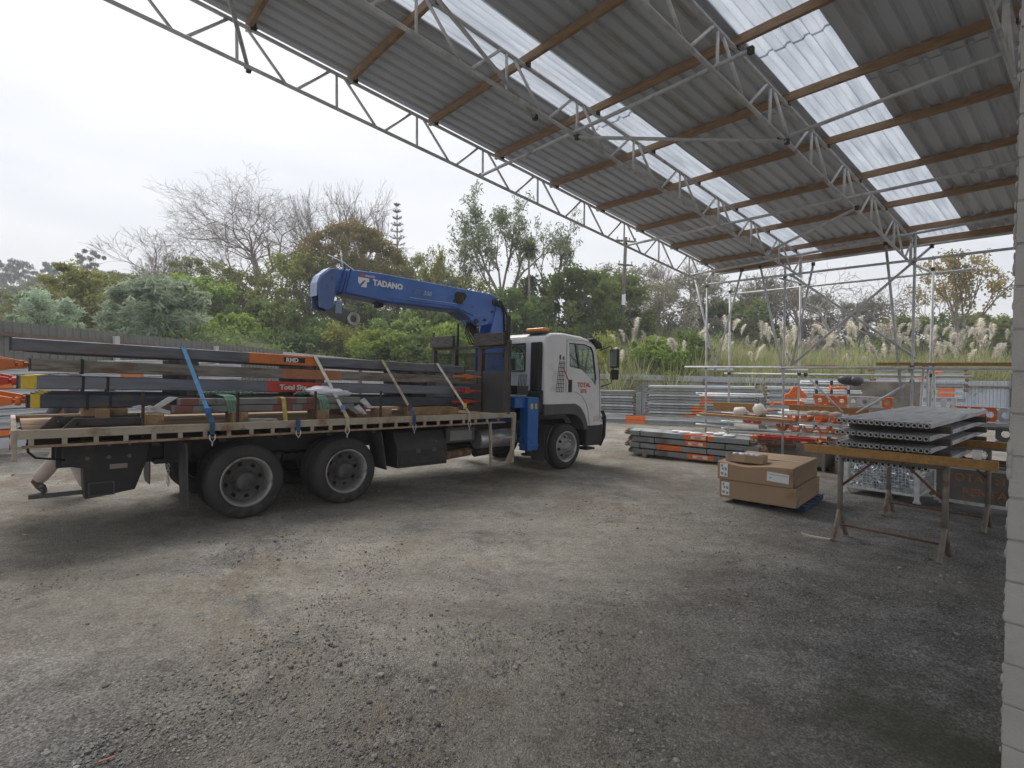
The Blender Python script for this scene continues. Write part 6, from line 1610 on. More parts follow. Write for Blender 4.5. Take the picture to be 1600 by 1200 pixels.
# steel crates under the scaffold shelf
for k, (s_, d) in enumerate(((13.0, 5.05), (13.05, 3.75), (13.9, 4.4))):
    t = thing('steel_crate', 'dark steel crate of scrap fittings under the scaffold shelf, %s' % ('at the middle standard', 'before the concrete panel', 'set back between the other two')[k], 'crate', sd2w(s_, d, gsd(s_, d)), (0,0,CAN_RZ+R(4*k-4)), 'steel crates under the scaffold shelf')
    mb = MB()
    for x in (-0.33, 0.33):
        for y in (-0.55, 0.55): mb.box(x-0.03, x+0.03, y-0.03, y+0.03, 0, 0.62)
    split(mb, 'corner_post', pile_dark, t)
    for nm, bx in (('side_panel', (-0.345, -0.332, -0.52, 0.52)), ('side_panel', (0.332, 0.345, -0.52, 0.52)), ('side_panel', (-0.30, 0.30, -0.565, -0.552)), ('side_panel', (-0.30, 0.30, 0.552, 0.565)), ('floor_panel', (-0.30, 0.30, -0.52, 0.52))):
        mb = MB(); mb.box(bx[0], bx[1], bx[2], bx[3], 0.10, 0.13 if nm == 'floor_panel' else 0.58); mb.build(nm, (concrete, brd, pile_dark)[k], t)
    mb = MB(); rr = random.Random(k)
    for j in range(60): mb.cbox((rr.uniform(-0.27,0.27), rr.uniform(-0.47,0.47), rr.uniform(0.4,0.64)), (rr.uniform(0.08,0.22), 0.05, 0.04), (rr.uniform(0,3), rr.uniform(0,3), rr.uniform(0,3)), m=rr.choice((0,0,0,1)))
    o = mb.build('scrap_fittings', [bracket_m, orange_m], t); o['kind'] = 'stuff'
# ------------------------------------------------------------------ vegetation
def leaves(centres, n_per, sig, ln, wd, seed, out_c=None, droop=0.0, tint_lo=0.0, tint_hi=1.0, flat=0.0):
    """many small pointed leaf faces scattered round each centre"""
    g = np.random.default_rng(seed)
    C_ = np.repeat(np.asarray(centres, float), n_per, 0); n_ = len(C_)
    if np.ndim(sig) == 1: s_ = np.repeat(np.asarray(sig, float), n_per)[:, None]
    else: s_ = sig
    dirs = g.normal(size=(n_, 3)); dirs /= np.linalg.norm(dirs, axis=1)[:, None]
    rad = g.random((n_, 1))**0.45
    P = C_ + dirs*rad*s_*np.array([1, 1, 1-flat])
    d = g.normal(size=(n_, 3))*0.8 + dirs*0.7; d[:, 2] -= droop; d /= np.linalg.norm(d, axis=1)[:, None]
    nn_ = g.normal(size=(n_, 3)); nn_ -= d*np.sum(nn_*d, 1)[:, None]; nn_ /= np.linalg.norm(nn_, axis=1)[:, None]
    L = ln*(0.6+0.8*g.random((n_, 1))); W = wd*(0.7+0.6*g.random((n_, 1)))
    V = np.stack([P-d*L*0.5, P+nn_*W*0.5, P+d*L*0.5, P-nn_*W*0.5], 1).reshape(-1, 3)
    F = np.arange(n_*4).reshape(-1, 4)
    cl = np.repeat(g.random(len(centres)), n_per)
    t = np.clip(0.55*cl + 0.45*g.random(n_), 0, 1)*(tint_hi-tint_lo)+tint_lo
    return V, F, t
def branch_set(seed, L0, r0, levels, kids, ang, ratio, up=0.1, wob=0.15, start=(0,0,0), d0=(0,0,1), nseg=3, rr=0.62):
    g = random.Random(seed); segs, tips = [], []
    def grow(p, d, L, r, lev):
        q = p.copy(); dd = d.copy(); pts = [(q.copy(), r)]
        for i in range(nseg):
            dd = (dd + Vector((g.gauss(0,wob), g.gauss(0,wob), g.gauss(0,wob)+up*(1 if lev < levels else 0.3)))).normalized()
            q = q + dd*(L/nseg); pts.append((q.copy(), r*(1-(1-rr)*(i+1)/nseg)))
        segs.append(pts)
        if lev >= levels: tips.append(q); return
        k = kids[min(lev, len(kids)-1)]
        for i in range(k):
            a = g.uniform(0.6, 1.25)*ang; az = 2*math.pi*(i+g.random()*0.7)/k
            x = dd.orthogonal().normalized(); y = dd.cross(x)
            nd = (dd*math.cos(a) + (x*math.cos(az)+y*math.sin(az))*math.sin(a)).normalized()
            if i == 0 and g.random() < 0.6: nd = (dd*0.9+nd*0.3).normalized()
            j = g.choice([nseg, nseg, max(1, nseg-1)])
            grow(pts[j][0], nd, L*ratio*g.uniform(0.75, 1.15), pts[j][1]*g.uniform(0.7, 0.9), lev+1)
    grow(Vector(start), Vector(d0).normalized(), L0, r0, 0)
    return segs, tips
def wood_mesh(name, segs, mat, sides=(6, 5, 4, 3), rmin=0.008):
    V, F = [], []
    for pts in segs:
        r0 = pts[0][1]; n_ = 6 if r0 > 0.12 else (4 if r0 > 0.04 else 3)
        o = len(V); ref = Vector((0.37, 0.81, 0.45))
        for i, (p, r) in enumerate(pts):
            d = (pts[min(i+1, len(pts)-1)][0]-pts[max(i-1, 0)][0]).normalized()
            x = (ref-d*ref.dot(d)).normalized(); y = d.cross(x); r = max(r, rmin)
            for k in range(n_):
                a = 2*math.pi*k/n_; V.append(p+(x*math.cos(a)+y*math.sin(a))*r)
        for i in range(len(pts)-1):
            for k in range(n_):
                a, b = o+i*n_+k, o+i*n_+(k+1) % n_; F.append((a, b, b+n_, a+n_))
    return mesh_np(name, [tuple(v) for v in V], F, mat, smooth=True)
bark = M('bark_grey', (0.215, 0.185, 0.165), 0.95, 0, 0.3, 3, (0.10,0.09,0.075), 0.4, 2)
bark_pale = M('bark_pale', (0.27, 0.24, 0.22), 0.95, 0, 0.25, 3, (0.18,0.165,0.15), 0.4, 2)
bark_purple = M('bark_purplish', (0.27, 0.225, 0.215), 0.95, 0, 0.25, 3)
L_green = leaf_mat('leaf_mid_green', (0.091, 0.137, 0.044), (0.260, 0.325, 0.117))
L_bright = leaf_mat('leaf_bright_green', (0.111, 0.176, 0.039), (0.312, 0.390, 0.098))
L_dark = leaf_mat('leaf_dark_green', (0.068, 0.104, 0.044), (0.195, 0.240, 0.104))
L_silver = leaf_mat('leaf_silver', (0.2, 0.27, 0.18), (0.5, 0.58, 0.44))
L_yellow = leaf_mat('leaf_yellow_green', (0.169, 0.189, 0.052), (0.403, 0.416, 0.130))
L_olive = leaf_mat('leaf_olive', (0.124, 0.143, 0.052), (0.299, 0.312, 0.117))
L_rust = leaf_mat('leaf_rust_topped', (0.111, 0.137, 0.046), (0.267, 0.293, 0.091), c=(0.25, 0.175, 0.085))
L_grey = leaf_mat('leaf_grey_scrub', (0.156, 0.150, 0.111), (0.325, 0.305, 0.234))
L_autumn = leaf_mat('leaf_autumn', (0.24, 0.24, 0.08), (0.48, 0.43, 0.18), c=(0.42, 0.32, 0.13))
L_gum = leaf_mat('leaf_gum', (0.111, 0.143, 0.078), (0.286, 0.338, 0.195))
L_pine = leaf_mat('leaf_pine', (0.05, 0.068, 0.045), (0.12, 0.145, 0.1), 0.2)
L_grass = leaf_mat('leaf_pampas', (0.156, 0.215, 0.072), (0.403, 0.481, 0.195), c=(0.44, 0.40, 0.24))
L_plume = leaf_mat('plume_cream', (0.66, 0.61, 0.53), (0.88, 0.85, 0.78), 0.4)

def at2(px, Y): return (px-800)/845.0*Y
def zpix(y, Y): return 1.86-(y-574)/845.0*Y
# --- shared crown shapes: unit width 1, unit height 1
def dome_clumps(seed, n_, zlo=0.1, zhi=0.95, fill=0.6, flat_top=0.0):
    g = np.random.default_rng(seed); out = []
    while len(out) < n_:
        a = g.random()*2*math.pi; t = g.random()
        z = zlo+(zhi-zlo)*t
        prof = math.sqrt(max(0, 1-((z-0.42)/0.60)**2)) if z > 0.42 else 0.80+0.2*math.sin(z/0.42*1.57)
        r = 0.42*prof*(1 if g.random() > fill else g.random())*(0.85+0.3*g.random())
        out.append((r*math.cos(a), r*math.sin(a), z))
    return np.array(out)
def bush_mesh(name, seed, mat, n_cl=46, per=105, ln=0.075, wd=0.03, droop=0.1, sig=(0.07, 0.14), hue=(0, 1)):
    c = dome_clumps(seed, n_cl)
    g = np.random.default_rng(seed+50)
    sg = g.uniform(sig[0], sig[1], len(c))
    V, F, t = leaves(c, per, sg, ln, wd, seed, droop=droop, flat=0.1)
    V[:, 2] = np.maximum(V[:, 2], 0.0)
    return mesh_np(name, V, F, mat, t)
def stems_mesh(name, seed, n_=5):
    segs = []
    g = random.Random(seed)
    for k in range(n_):
        a = 6.28*k/n_+g.random(); s_, _ = branch_set(seed*10+k, 0.42, 0.020, 2, (3, 3), 0.5, 0.6, 0.15, 0.12, (0.03*math.cos(a), 0.03*math.sin(a), -0.05), (0.45*math.cos(a), 0.45*math.sin(a), 1)); segs += s_
    return wood_mesh(name, segs, bark, rmin=0.003)
bush_stem = stems_mesh('stems', 3)
BUSH = {}
for nm, mt, ln, wd, dr in (('green', L_green, .060, .026, .1), ('bright', L_bright, .058, .026, .1), ('dark', L_dark, .052, .022, .1), ('silver', L_silver, .085, .020, .25), ('yellow', L_yellow, .050, .022, .0), ('olive', L_olive, .045, .017, .0), ('scrub', L_grey, .050, .012, -.3)):
    BUSH[nm] = [bush_mesh('crown', 100+7*k+len(BUSH)*31, mt, 75, 95, ln, wd, dr, (0.05, 0.15)) for k in range(2)]
vplants = []
def plant(name, label, cat, group, px, Y, ytop, wpx, crown, stem=None, sink=0.25, rz=None, base=None, hscale=1.0):
    """stand a unit-sized crown on the terrain so that its top and width match"""
    x = at2(px, Y); zb_ = hz(x, Y) if base is None else base
    W = wpx/845.0*Y; H = zpix(ytop, Y)-zb_+sink
    if cat == 'bush' and H < W*0.85: sink += W*0.85-H; H = W*0.85
    t = thing(name, label, cat, (x, Y, zb_-sink), (0, 0, random.uniform(0, 6.28) if rz is None else rz), group)
    t.scale = (W, W, H)
    link('crown', crown, t)
    if stem is not None: link('stems', stem, t)
    return t
GB = 'bushes on the bank beyond the fence'
blist = [
 # px, Y, ytop, width px, kind, label
 (70, 30, 458, 95, 'silver', 'small silver-green bush above the fence beyond the truck tail'),
 (255, 29, 437, 150, 'silver', 'big silver-green drooping bush above the fence beyond the truck load'),
 (205, 31, 470, 90, 'silver', 'silver-green bush partly tucked behind the big drooping one'),
 (135, 36, 415, 130, 'yellow', 'yellow-green rounded tree between the two silver bushes'),
 (35, 42, 460, 80, 'olive', 'brownish bush at the foot of the far pines'),
 (190, 44, 428, 90, 'olive', 'olive bush behind the yellow-green tree under the small bare tree'),
 (320, 40, 432, 110, 'bright', 'light green bush just right of the big silver one'),
 (365, 34, 490, 120, 'bright', 'bright green low bush above the pale end of the fence'),
 (300, 33, 505, 90, 'yellow', 'low yellowish bush against the grey-green fence top'),
 (430, 37, 470, 110, 'green', 'mid green bush below the rust topped tree'),
 (385, 46, 420, 120, 'olive', 'tall olive bush standing under the big bare tree'),
 (470, 42, 400, 130, 'olive', 'olive tree-like bush on the near flank of the rust topped tree'),
 (520, 38, 500, 110, 'green', 'mid green bush beneath the hook of the crane boom'),
 (470, 35, 520, 90, 'dark', 'dark green low bush against the pale fence under the boom'),
 (580, 40, 470, 110, 'dark', 'dark green bush behind the middle of the crane boom'),
 (625, 36, 500, 130, 'green', 'spreading green bush under the crane boom by the headboard'),
 (680, 40, 470, 110, 'green', 'green bush seen through the headboard mesh'),
 (655, 52, 425, 90, 'olive', 'olive bush rising over the crane boom'),
 (683, 50, 388, 50, 'yellow', 'narrow yellow-green bush standing over the crane boom'),
 (720, 54, 425, 100, 'yellow', 'pale yellowish bush behind the crane knuckle'),
 (745, 42, 480, 110, 'green', 'green bush behind the crane column'),
 (800, 44, 455, 120, 'green', 'green bush over the truck cab roof'),
 (850, 48, 430, 120, 'dark', 'dark green bush between the cab roof and the tall gum'),
 (905, 46, 420, 130, 'green', 'large green bush above the cab front'),
 (960, 50, 430, 110, 'green', 'green bush at the foot of the power pole'),
 (880, 36, 510, 100, 'dark', 'dark green low bush just over the cab roof'),
 (945, 34, 520, 80, 'yellow', 'yellow-green low bush beside the truck mirror'),
 (1020, 33, 525, 110, 'bright', 'bright green bush before the first pampas plumes'),
 (1075, 34, 520, 80, 'green', 'green bush by the first scaffold standard'),
 (1150, 60, 470, 130, 'green', 'green bush on the slope behind the scaffold frame'),
 (1030, 58, 440, 120, 'scrub', 'grey-brown scrub bush right of the power pole'),
 (1100, 62, 425, 140, 'scrub', 'grey-brown scrub bush over the first standard'),
 (1200, 64, 440, 130, 'scrub', 'grey-brown scrub bush behind the sloping braces'),
 (1275, 60, 455, 120, 'scrub', 'grey-brown scrub bush at the foot of the gnarled trees'),
 (1350, 58, 470, 120, 'scrub', 'grey-brown scrub bush between gnarled trees and autumn tree'),
 (1420, 52, 495, 110, 'green', 'green bush behind the double standards'),
 (1500, 50, 492, 120, 'green', 'green bush below the autumn tree'),
 (1560, 46, 490, 110, 'olive', 'olive bush beside the block wall'),
 (1620, 44, 490, 120, 'green', 'green bush half hidden by the block wall'),
 (10, 70, 450, 120, 'scrub', 'hazy grey scrub bush below the far pines'),
 (110, 75, 455, 120, 'dark', 'dark hazy bush below the far conifer'),
 (-40, 34, 480, 110, 'olive', 'olive bush beyond the fence, cut by the picture edge'),
 (560, 58, 400, 110, 'dark', 'dark green bush behind the rust topped tree'),
 (640, 62, 395, 90, 'olive', 'olive bush at the foot of the Norfolk pine'),
 (980, 70, 415, 130, 'scrub', 'grey scrub bush on the skyline behind the power pole'),
 (240, 60, 425, 110, 'scrub', 'grey scrub bush beneath the small bare tree'),
 (310, 62, 405, 110, 'olive', 'olive bush on the skyline beneath the bare tree boughs'),
 (590, 34, 515, 110, 'bright', 'bright green bush low behind the middle of the crane boom'),
 (545, 36, 505, 100, 'yellow', 'yellow-green bush low behind the hook block'),
 (700, 36, 505, 110, 'bright', 'bright green bush low behind the headboard boards'),
 (-25, 115, 438, 90, 'scrub', 'hazy grey scrub at the very edge under the first far pine'),
 (30, 112, 446, 80, 'dark', 'hazy dark scrub under the third far pine'),
 (75, 116, 440, 80, 'olive', 'hazy olive scrub under the fifth far pine'),
 (125, 112, 444, 80, 'scrub', 'hazy grey scrub under the dark conifer'),
 (180, 108, 440, 90, 'dark', 'hazy dark scrub right of the dark conifer'),
]
for i, (px, Y, yt, wp, kd, lab) in enumerate(blist):
    plant('silver_bush' if kd == 'silver' else ('scrub_bush' if kd == 'scrub' else 'bush'), lab, 'bush', GB, px, Y, yt, wp*1.12, BUSH[kd][i % 2], bush_stem)

# --- rust topped domed tree
def domed_tree():
    px, Y = 548, 47; x = at2(px, Y); z0 = hz(x, Y)-0.2
    H = zpix(335, Y)-z0; W = 205/845.0*Y
    t = thing('domed_tree', 'broad domed tree with rust tinged top behind the crane boom', 'tree', (x, Y, z0), (0,0,0.4))
    segs, tips = [], []
    for k in range(5):
        a = 6.28*k/5; s_, tp_ = branch_set(40+k, H*0.34, 0.16, 4, (3, 3, 3, 2), 0.55, 0.68, 0.10, 0.16, (0.2*math.cos(a), 0.2*math.sin(a), 0), (0.55*math.cos(a), 0.55*math.sin(a), 1)); segs += s_
    link('trunk', wood_mesh('trunk', segs, bark, rmin=0.02), t)
    g = np.random.default_rng(5); c = []
    for k in range(210):
        a = g.random()*6.28; u = g.random()**0.5
        zz = H*(0.97-0.45*u**2.2)*(1-0.05*g.random()); r = W*0.5*u
        if g.random() < 0.3: zz -= H*0.16*g.random()
        c.append((r*math.cos(a), r*math.sin(a), zz-0.5))
    c = np.array(c)
    V, F, tn = leaves(c, 110, g.uniform(0.45, 0.95, len(c)), 0.26, 0.10, 6, droop=-0.2, flat=0.45)
    rel = np.clip((V.reshape(-1, 4, 3)[:, 0, 2]/H-0.74)/0.26, 0, 1)
    tn = np.clip(tn*0.80+0.20*rel*(0.1+1.0*g.random(len(tn))), 0, 1)
    link('crown', mesh_np('crown', V, F, L_rust, tn), t)
domed_tree()

# --- bare trees
def bare_tree(label, px, Y, ytop, wpx, seed, mat, L=0.30, levels=6, kids=(4, 3, 3, 3, 3, 2), ang=0.62, ratio=0.72, r0=0.03, base=None, group=None, wob=0.16, up=0.06, rmin=0.014, d0=(0, 0, 1)):
    x = at2(px, Y); z0 = (hz(x, Y) if base is None else base)-0.2
    segs, tips = branch_set(seed, L, r0, levels, kids, ang, ratio, up, wob, d0=d0)
    P = np.array([tuple(p) for s_ in segs for p, r in s_])
    H = zpix(ytop, Y)-z0; W = wpx/845.0*Y
    xa, xb = np.percentile(P[:, 0], [2, 98])
    kz = H/max(P[:, 2].max(), 1e-3); kx = 0.94*W/max(xb-xa, 1e-3)
    ox = (xa+xb)/2
    segs = [[(Vector((p.x*kx, p.y*kx, p.z*kz)), r*kz) for p, r in s_] for s_ in segs]
    t = thing('bare_tree', label, 'bare tree', (x-ox*kx, Y, z0), (0,0,0), group)
    link('trunk', wood_mesh('trunk', segs[:1], mat), t)
    link('branches', wood_mesh('branches', segs[1:], mat, rmin=rmin), t)
    return t
GBT = 'leafless trees on the hill'
bare_tree('largest bare tree, spreading widely on the hill left of the domed tree', 412, 60, 282, 285, 21, bark_purple, 0.17, 7, (5, 4, 3, 3, 3, 3, 3), 0.66, 0.79, 0.018, group=GBT, rmin=0.008, up=0.03)
bare_tree('bare tree with twigs filling the gap behind the domed tree', 520, 66, 282, 190, 33, bark, 0.20, 7, (4, 3, 3, 3, 3, 3, 2), 0.58, 0.77, 0.017, group=GBT, rmin=0.008)
bare_tree('smaller purplish bare tree between the far conifer and the largest one', 238, 62, 358, 120, 8, bark_purple, 0.24, 6, (5, 4, 4, 3, 3, 2), 0.5, 0.74, 0.02, group=GBT, rmin=0.014)
bare_tree('pale bare tree on the skyline beside the Norfolk pine', 575, 80, 300, 100, 12, bark_purple, 0.25, 6, (4, 3, 3, 3, 3, 2), 0.5, 0.73, 0.022, group=GBT, rmin=0.02)
bare_tree('gnarled grey tree behind the crossing scaffold braces', 1300, 50, 398, 150, 55, bark_pale, 0.30, 6, (4, 3, 3, 3, 2, 2), 0.75, 0.74, 0.022, group=GBT, wob=0.24, rmin=0.014)
bare_tree('gnarled grey tree leaning out over the pampas by the double standards', 1375, 54, 418, 130, 58, bark_pale, 0.26, 6, (4, 3, 3, 3, 2, 2), 0.8, 0.74, 0.02, group=GBT, wob=0.24, rmin=0.014)
for k, (px, Y, yt, w, lab) in enumerate(((1035, 64, 400, 70, 'thin bare tree right of the power pole'), (1120, 60, 415, 80, 'thin bare tree between the first two standards'), (1180, 66, 405, 90, 'thin bare tree behind the sloping braces'), (1235, 56, 420, 70, 'thin bare tree behind the middle standard'), (1085, 70, 408, 80, 'thin bare tree over the first standard'), (640, 70, 395, 60, 'thin bare tree below the Norfolk pine'))):
    bare_tree(lab, px, Y, yt, w, 70+k, bark_purple, 0.28, 5, (4, 3, 3, 3, 2), 0.45, 0.72, 0.018, group='thin bare trees on the slope', rmin=0.014)

# --- far pines on the ridge
def pine_mesh(seed, n_=15):
    g = np.random.default_rng(seed); c = []
    for k in range(n_):
        z = 0.45+0.52*g.random(); r = 0.42*(1-abs(z-0.72)*1.6)*g.random()**0.5; a = g.random()*6.28
        c.append((r*math.cos(a), r*math.sin(a), z))
    V, F, t = leaves(np.array(c), 150, g.uniform(0.07, 0.13, n_), 0.05, 0.018, seed, flat=0.5)
    segs, _ = branch_set(seed, 0.6, 0.014, 2, (5, 3), 0.7, 0.42, 0.05, 0.05)
    return mesh_np('crown', V, F, L_pine, t), wood_mesh('trunk', segs, bark, rmin=0.004)
PINE = [pine_mesh(k) for k in (1, 2, 3)]
PL = ['first', 'second', 'third', 'fourth', 'fifth', 'sixth', 'seventh', 'eighth', 'ninth', 'tenth']
for k, (px, yt, wp) in enumerate(((-18, 392, 50), (6, 398, 46), (28, 412, 40), (47, 408, 42), (66, 414, 40), (84, 410, 38), (102, 416, 42), (122, 420, 40), (172, 424, 44), (195, 426, 40))):
    Y = 150+5*(k % 3)
    t = plant('pine_tree', 'hazy pine on the far ridge, %s along from the picture edge' % PL[k], 'pine tree', 'hazy pines on the far ridge', px, Y, yt, wp*1.2, PINE[k % 3][0])
    link('trunk', PINE[k % 3][1], t)
t = plant('pine_tree', 'dark open conifer standing above the far ridge pines', 'pine tree', None, 150, 110, 386, 48, PINE[1][0]); link('trunk', PINE[1][1], t)
# --- Norfolk pine
def norfolk():
    px, Y = 622, 85; x = at2(px, Y); z0 = hz(x, Y)-0.3; H = zpix(322, Y)-z0
    t = thing('norfolk_pine', 'slender Norfolk pine with tiered boughs standing on the skyline', 'pine tree', (x, Y, z0), (0,0,0))
    mb = MB(); mb.tube([(0,0,0),(0,0,H*0.6),(0,0,H)], [0.28, 0.16, 0.03], 7); mb.build('trunk', bark, t)
    c, sg = [], []
    for k in range(15):
        z = H*(0.30+0.69*k/14); r = 2.3*(1-k/15.5)+0.15
        for j in range(6):
            a = 1.047*j+k*0.5
            for u in (0.35, 0.6, 0.85, 1.0): c.append((r*u*math.cos(a), r*u*math.sin(a), z+0.25*u*u)); sg.append(0.20)
    V, F, tn = leaves(np.array(c), 14, np.array(sg), 0.22, 0.07, 9, flat=0.4, droop=-0.4)
    link('crown', mesh_np('crown', V, F, L_pine, tn), t)
norfolk()
# --- tall open gum behind the crane column
def open_tree(name, label, px, Y, ytop, wpx, seed, leaf, n_leaf, ln, wd, sg, bk, levels=4, kids=(4, 3, 3, 3), ang=0.5, ratio=0.7, r0=0.016, keep=1.0, droop=0.5, cat='tree'):
    x = at2(px, Y); z0 = hz(x, Y)-0.2
    segs, tips = branch_set(seed, 0.30, r0, levels, kids, ang, ratio, 0.10, 0.14)
    P = np.array([tuple(p) for s_ in segs for p, r in s_]); H = zpix(ytop, Y)-z0; W = wpx/845.0*Y
    kz = (H-0.4)/P[:, 2].max(); kx = W/max(np.ptp(P[:, 0]), 1e-3); ox = (P[:, 0].max()+P[:, 0].min())/2*kx
    segs = [[(Vector((p.x*kx, p.y*kx, p.z*kz)), r*kz) for p, r in s_] for s_ in segs]
    t = thing(name, label, cat, (x-ox, Y, z0))
    link('trunk', wood_mesh('trunk', segs, bk, rmin=0.013), t)
    g = random.Random(seed); c = []
    for s_ in segs:
        if s_[0][1] < r0*kz*0.42:
            for p, r in s_[1:]:
                if g.random() < keep: c.append(tuple(p))
    c = np.array(c)
    V, F, tn = leaves(c, n_leaf, np.full(len(c), sg), ln, wd, seed, droop=droop)
    link('crown', mesh_np('crown', V, F, leaf, tn), t)
open_tree('gum_tree', 'tall open gum with drooping leaf sprays rising behind the crane column', 792, 44, 282, 195, 91, L_gum, 13, 0.34, 0.09, 0.45, bark, 4, (5, 4, 3, 3), 0.52, 0.72, 0.014, keep=0.62)
open_tree('sapling', 'slim open sapling beside the tall gum, over the cab roof', 862, 47, 330, 90, 93, L_gum, 12, 0.30, 0.08, 0.4, bark, 4, (4, 3, 3, 2), 0.45, 0.7, 0.012, keep=0.55)
open_tree('sapling', 'short open sapling left of the tall gum', 722, 48, 372, 70, 95, L_gum, 12, 0.30, 0.08, 0.4, bark, 4, (4, 3, 3, 2), 0.4, 0.7, 0.012, keep=0.5)
open_tree('autumn_tree', 'autumn tree with thin yellow leaves beside the block wall', 1530, 42, 376, 130, 97, L_autumn, 11, 0.26, 0.17, 0.42, bark, 4, (5, 3, 3, 3), 0.5, 0.72, 0.012, keep=0.42, droop=0.3)
open_tree('autumn_tree', 'smaller half-bare autumn tree behind the double standards', 1460, 52, 430, 80, 99, L_autumn, 7, 0.24, 0.16, 0.4, bark, 4, (4, 3, 3, 2), 0.5, 0.7, 0.010, keep=0.3, droop=0.3)
# --- cabbage tree
def cabbage():
    px, Y = 826, 43; x = at2(px, Y); z0 = hz(x, Y)-0.2; H = zpix(392, Y)-z0
    t = thing('cabbage_tree', 'cabbage tree with a ball of sword leaves in front of the tall gum', 'tree', (x, Y, z0))
    mb = MB(); mb.tube([(0,0,0),(0.05,0,H*0.5),(0,0,H)], [0.14,0.10,0.08], 7); mb.build('trunk', bark, t)
    g = np.random.default_rng(4); V, F, tn = [], [], []
    for k in range(260):
        d = g.normal(size=3); d /= np.linalg.norm(d); d[2] = d[2]*0.8+0.25
        s_ = np.cross(d, [0, 0, 1.0]); s_ /= np.linalg.norm(s_)+1e-6; L = 1.2*(0.7+0.5*g.random()); w = 0.05
        p0 = np.array([0, 0, H]); p1 = p0+d*L*0.6; p2 = p0+d*L+np.array([0, 0, -0.25*L])
        o = len(V); V += [p0-s_*w*0.4, p0+s_*w*0.4, p1+s_*w, p1-s_*w, p2+s_*w*0.2, p2-s_*w*0.2]; F += [(o, o+1, o+2, o+3), (o+3, o+2, o+4, o+5)]; q = g.random(); tn += [q, q]
    link('crown', mesh_np('crown', V, F, L_gum, tn), t)
cabbage()

# --- pampas grass
def tussock(seed, n_=420):
    g = np.random.default_rng(seed); V, F, tn = [], [], []
    for k in range(n_):
        a = g.random()*6.28; r = 0.35*g.random()**0.5; L = 1.5+1.0*g.random(); lean = 0.15+0.75*g.random()
        p = np.array([r*math.cos(a), r*math.sin(a), 0.0]); b = a+g.normal()*0.4
        h = np.array([math.cos(b), math.sin(b), 0]); s_ = np.array([-h[1], h[0], 0])*0.016
        o = len(V); q = g.random()
        for i in range(6):
            u = i/5; pos = p+h*lean*L*(u**1.7)*0.75+np.array([0, 0, L*(u-0.42*lean*u**3)]); w = (1-u*0.9)
            V += [pos-s_*w, pos+s_*w]
        for i in range(5): F.append((o+2*i, o+2*i+1, o+2*i+3, o+2*i+2)); tn.append(q)
    return mesh_np('leaves', V, F, L_grass, tn)
def plume_mesh(seed):
    """a ragged, one-sided feather of drooping hairs"""
    g = np.random.default_rng(seed); V, F, tn = [], [], []
    L = 0.75+0.35*g.random(); bend = 0.10+0.25*g.random(); side = g.random()*6.28
    for k in range(300):
        u = g.random()**0.8; a = side+g.normal()*1.5
        ln = (0.10+0.22*g.random())*math.sin(math.pi*min(1, u*0.85+0.12))**0.6
        p = np.array([bend*u*u, 0.3*bend*u*u*u, L*u])
        h = np.array([math.cos(a), math.sin(a), 0])
        m_ = p+h*ln*0.45+np.array([0, 0, ln*(0.75+0.3*g.random())]); e_ = p+h*ln*(0.8+0.4*g.random())+np.array([0, 0, ln*(0.5+0.6*g.random())])
        s_ = np.array([-h[1], h[0], 0])*0.016
        o = len(V); V += [p-s_*0.3, p+s_*0.3, m_+s_, m_-s_, e_+s_*0.4, e_-s_*0.4]; F += [(o, o+1, o+2, o+3), (o+3, o+2, o+4, o+5)]; q = g.random(); tn += [q, q]
    return mesh_np('plume', V, F, L_plume, tn)
TUS = [tussock(k) for k in (1, 2, 3)]; PLU = [plume_mesh(k) for k in (4, 5, 6, 7, 8)]
stem_mb = MB(); stem_mb.tube([(0,0,-2.0),(0.0,0,-0.9),(0,0,0.05)], [0.012,0.010,0.007], 5); STEM = stem_mb.mesh('stem', M('plume_stem', (0.32,0.27,0.15), 0.8, 0, 0.2))
pam = [(965, 31, 505, 3), (1000, 32.5, 492, 4), (1030, 35, 520, 2), (1050, 31, 520, 1), (1090, 33, 500, 3), (1118, 31.5, 512, 2), (1148, 32, 492, 3), (1172, 30, 498, 3), (1205, 31.5, 500, 4), (1235, 30, 506, 3), (1262, 31, 505, 4), (1290, 29.5, 500, 5), (1312, 31.5, 510, 4), (1340, 29.5, 498, 5), (1365, 31, 490, 5),
       (1388, 29, 504, 4), (1412, 30, 492, 5), (1440, 28.5, 498, 5), (1468, 30, 500, 4), (1492, 28, 496, 5), (1515, 29.5, 508, 3), (1545, 28, 492, 4), (1575, 29, 500, 3), (1605, 28, 500, 3), (1225, 36, 500, 3), (1330, 36, 494, 4), (1430, 35, 490, 4), (1520, 34, 490, 3), (1130, 36, 505, 2)]
WH = ['by the truck mirror', 'at the foot of the power pole', 'right of the power pole', 'before the bright green bush', 'left of the first standard', 'at the first standard', 'between the first standards', 'right of the paired braces', 'left of the middle standard', 'at the middle standard', 'right of the middle standard', 'left of the brace crossing', 'under the brace crossing',
      'at the brace crossing', 'right of the brace crossing', 'left of the double standards', 'beside the double standards', 'between the double standards', 'right of the double standards', 'left of the autumn tree', 'under the autumn tree', 'right of the autumn tree', 'at the block wall edge', 'behind the block wall', 'second row, middle standard', 'second row, brace crossing', 'second row, double standards', 'second row, autumn tree', 'second row, first standards']
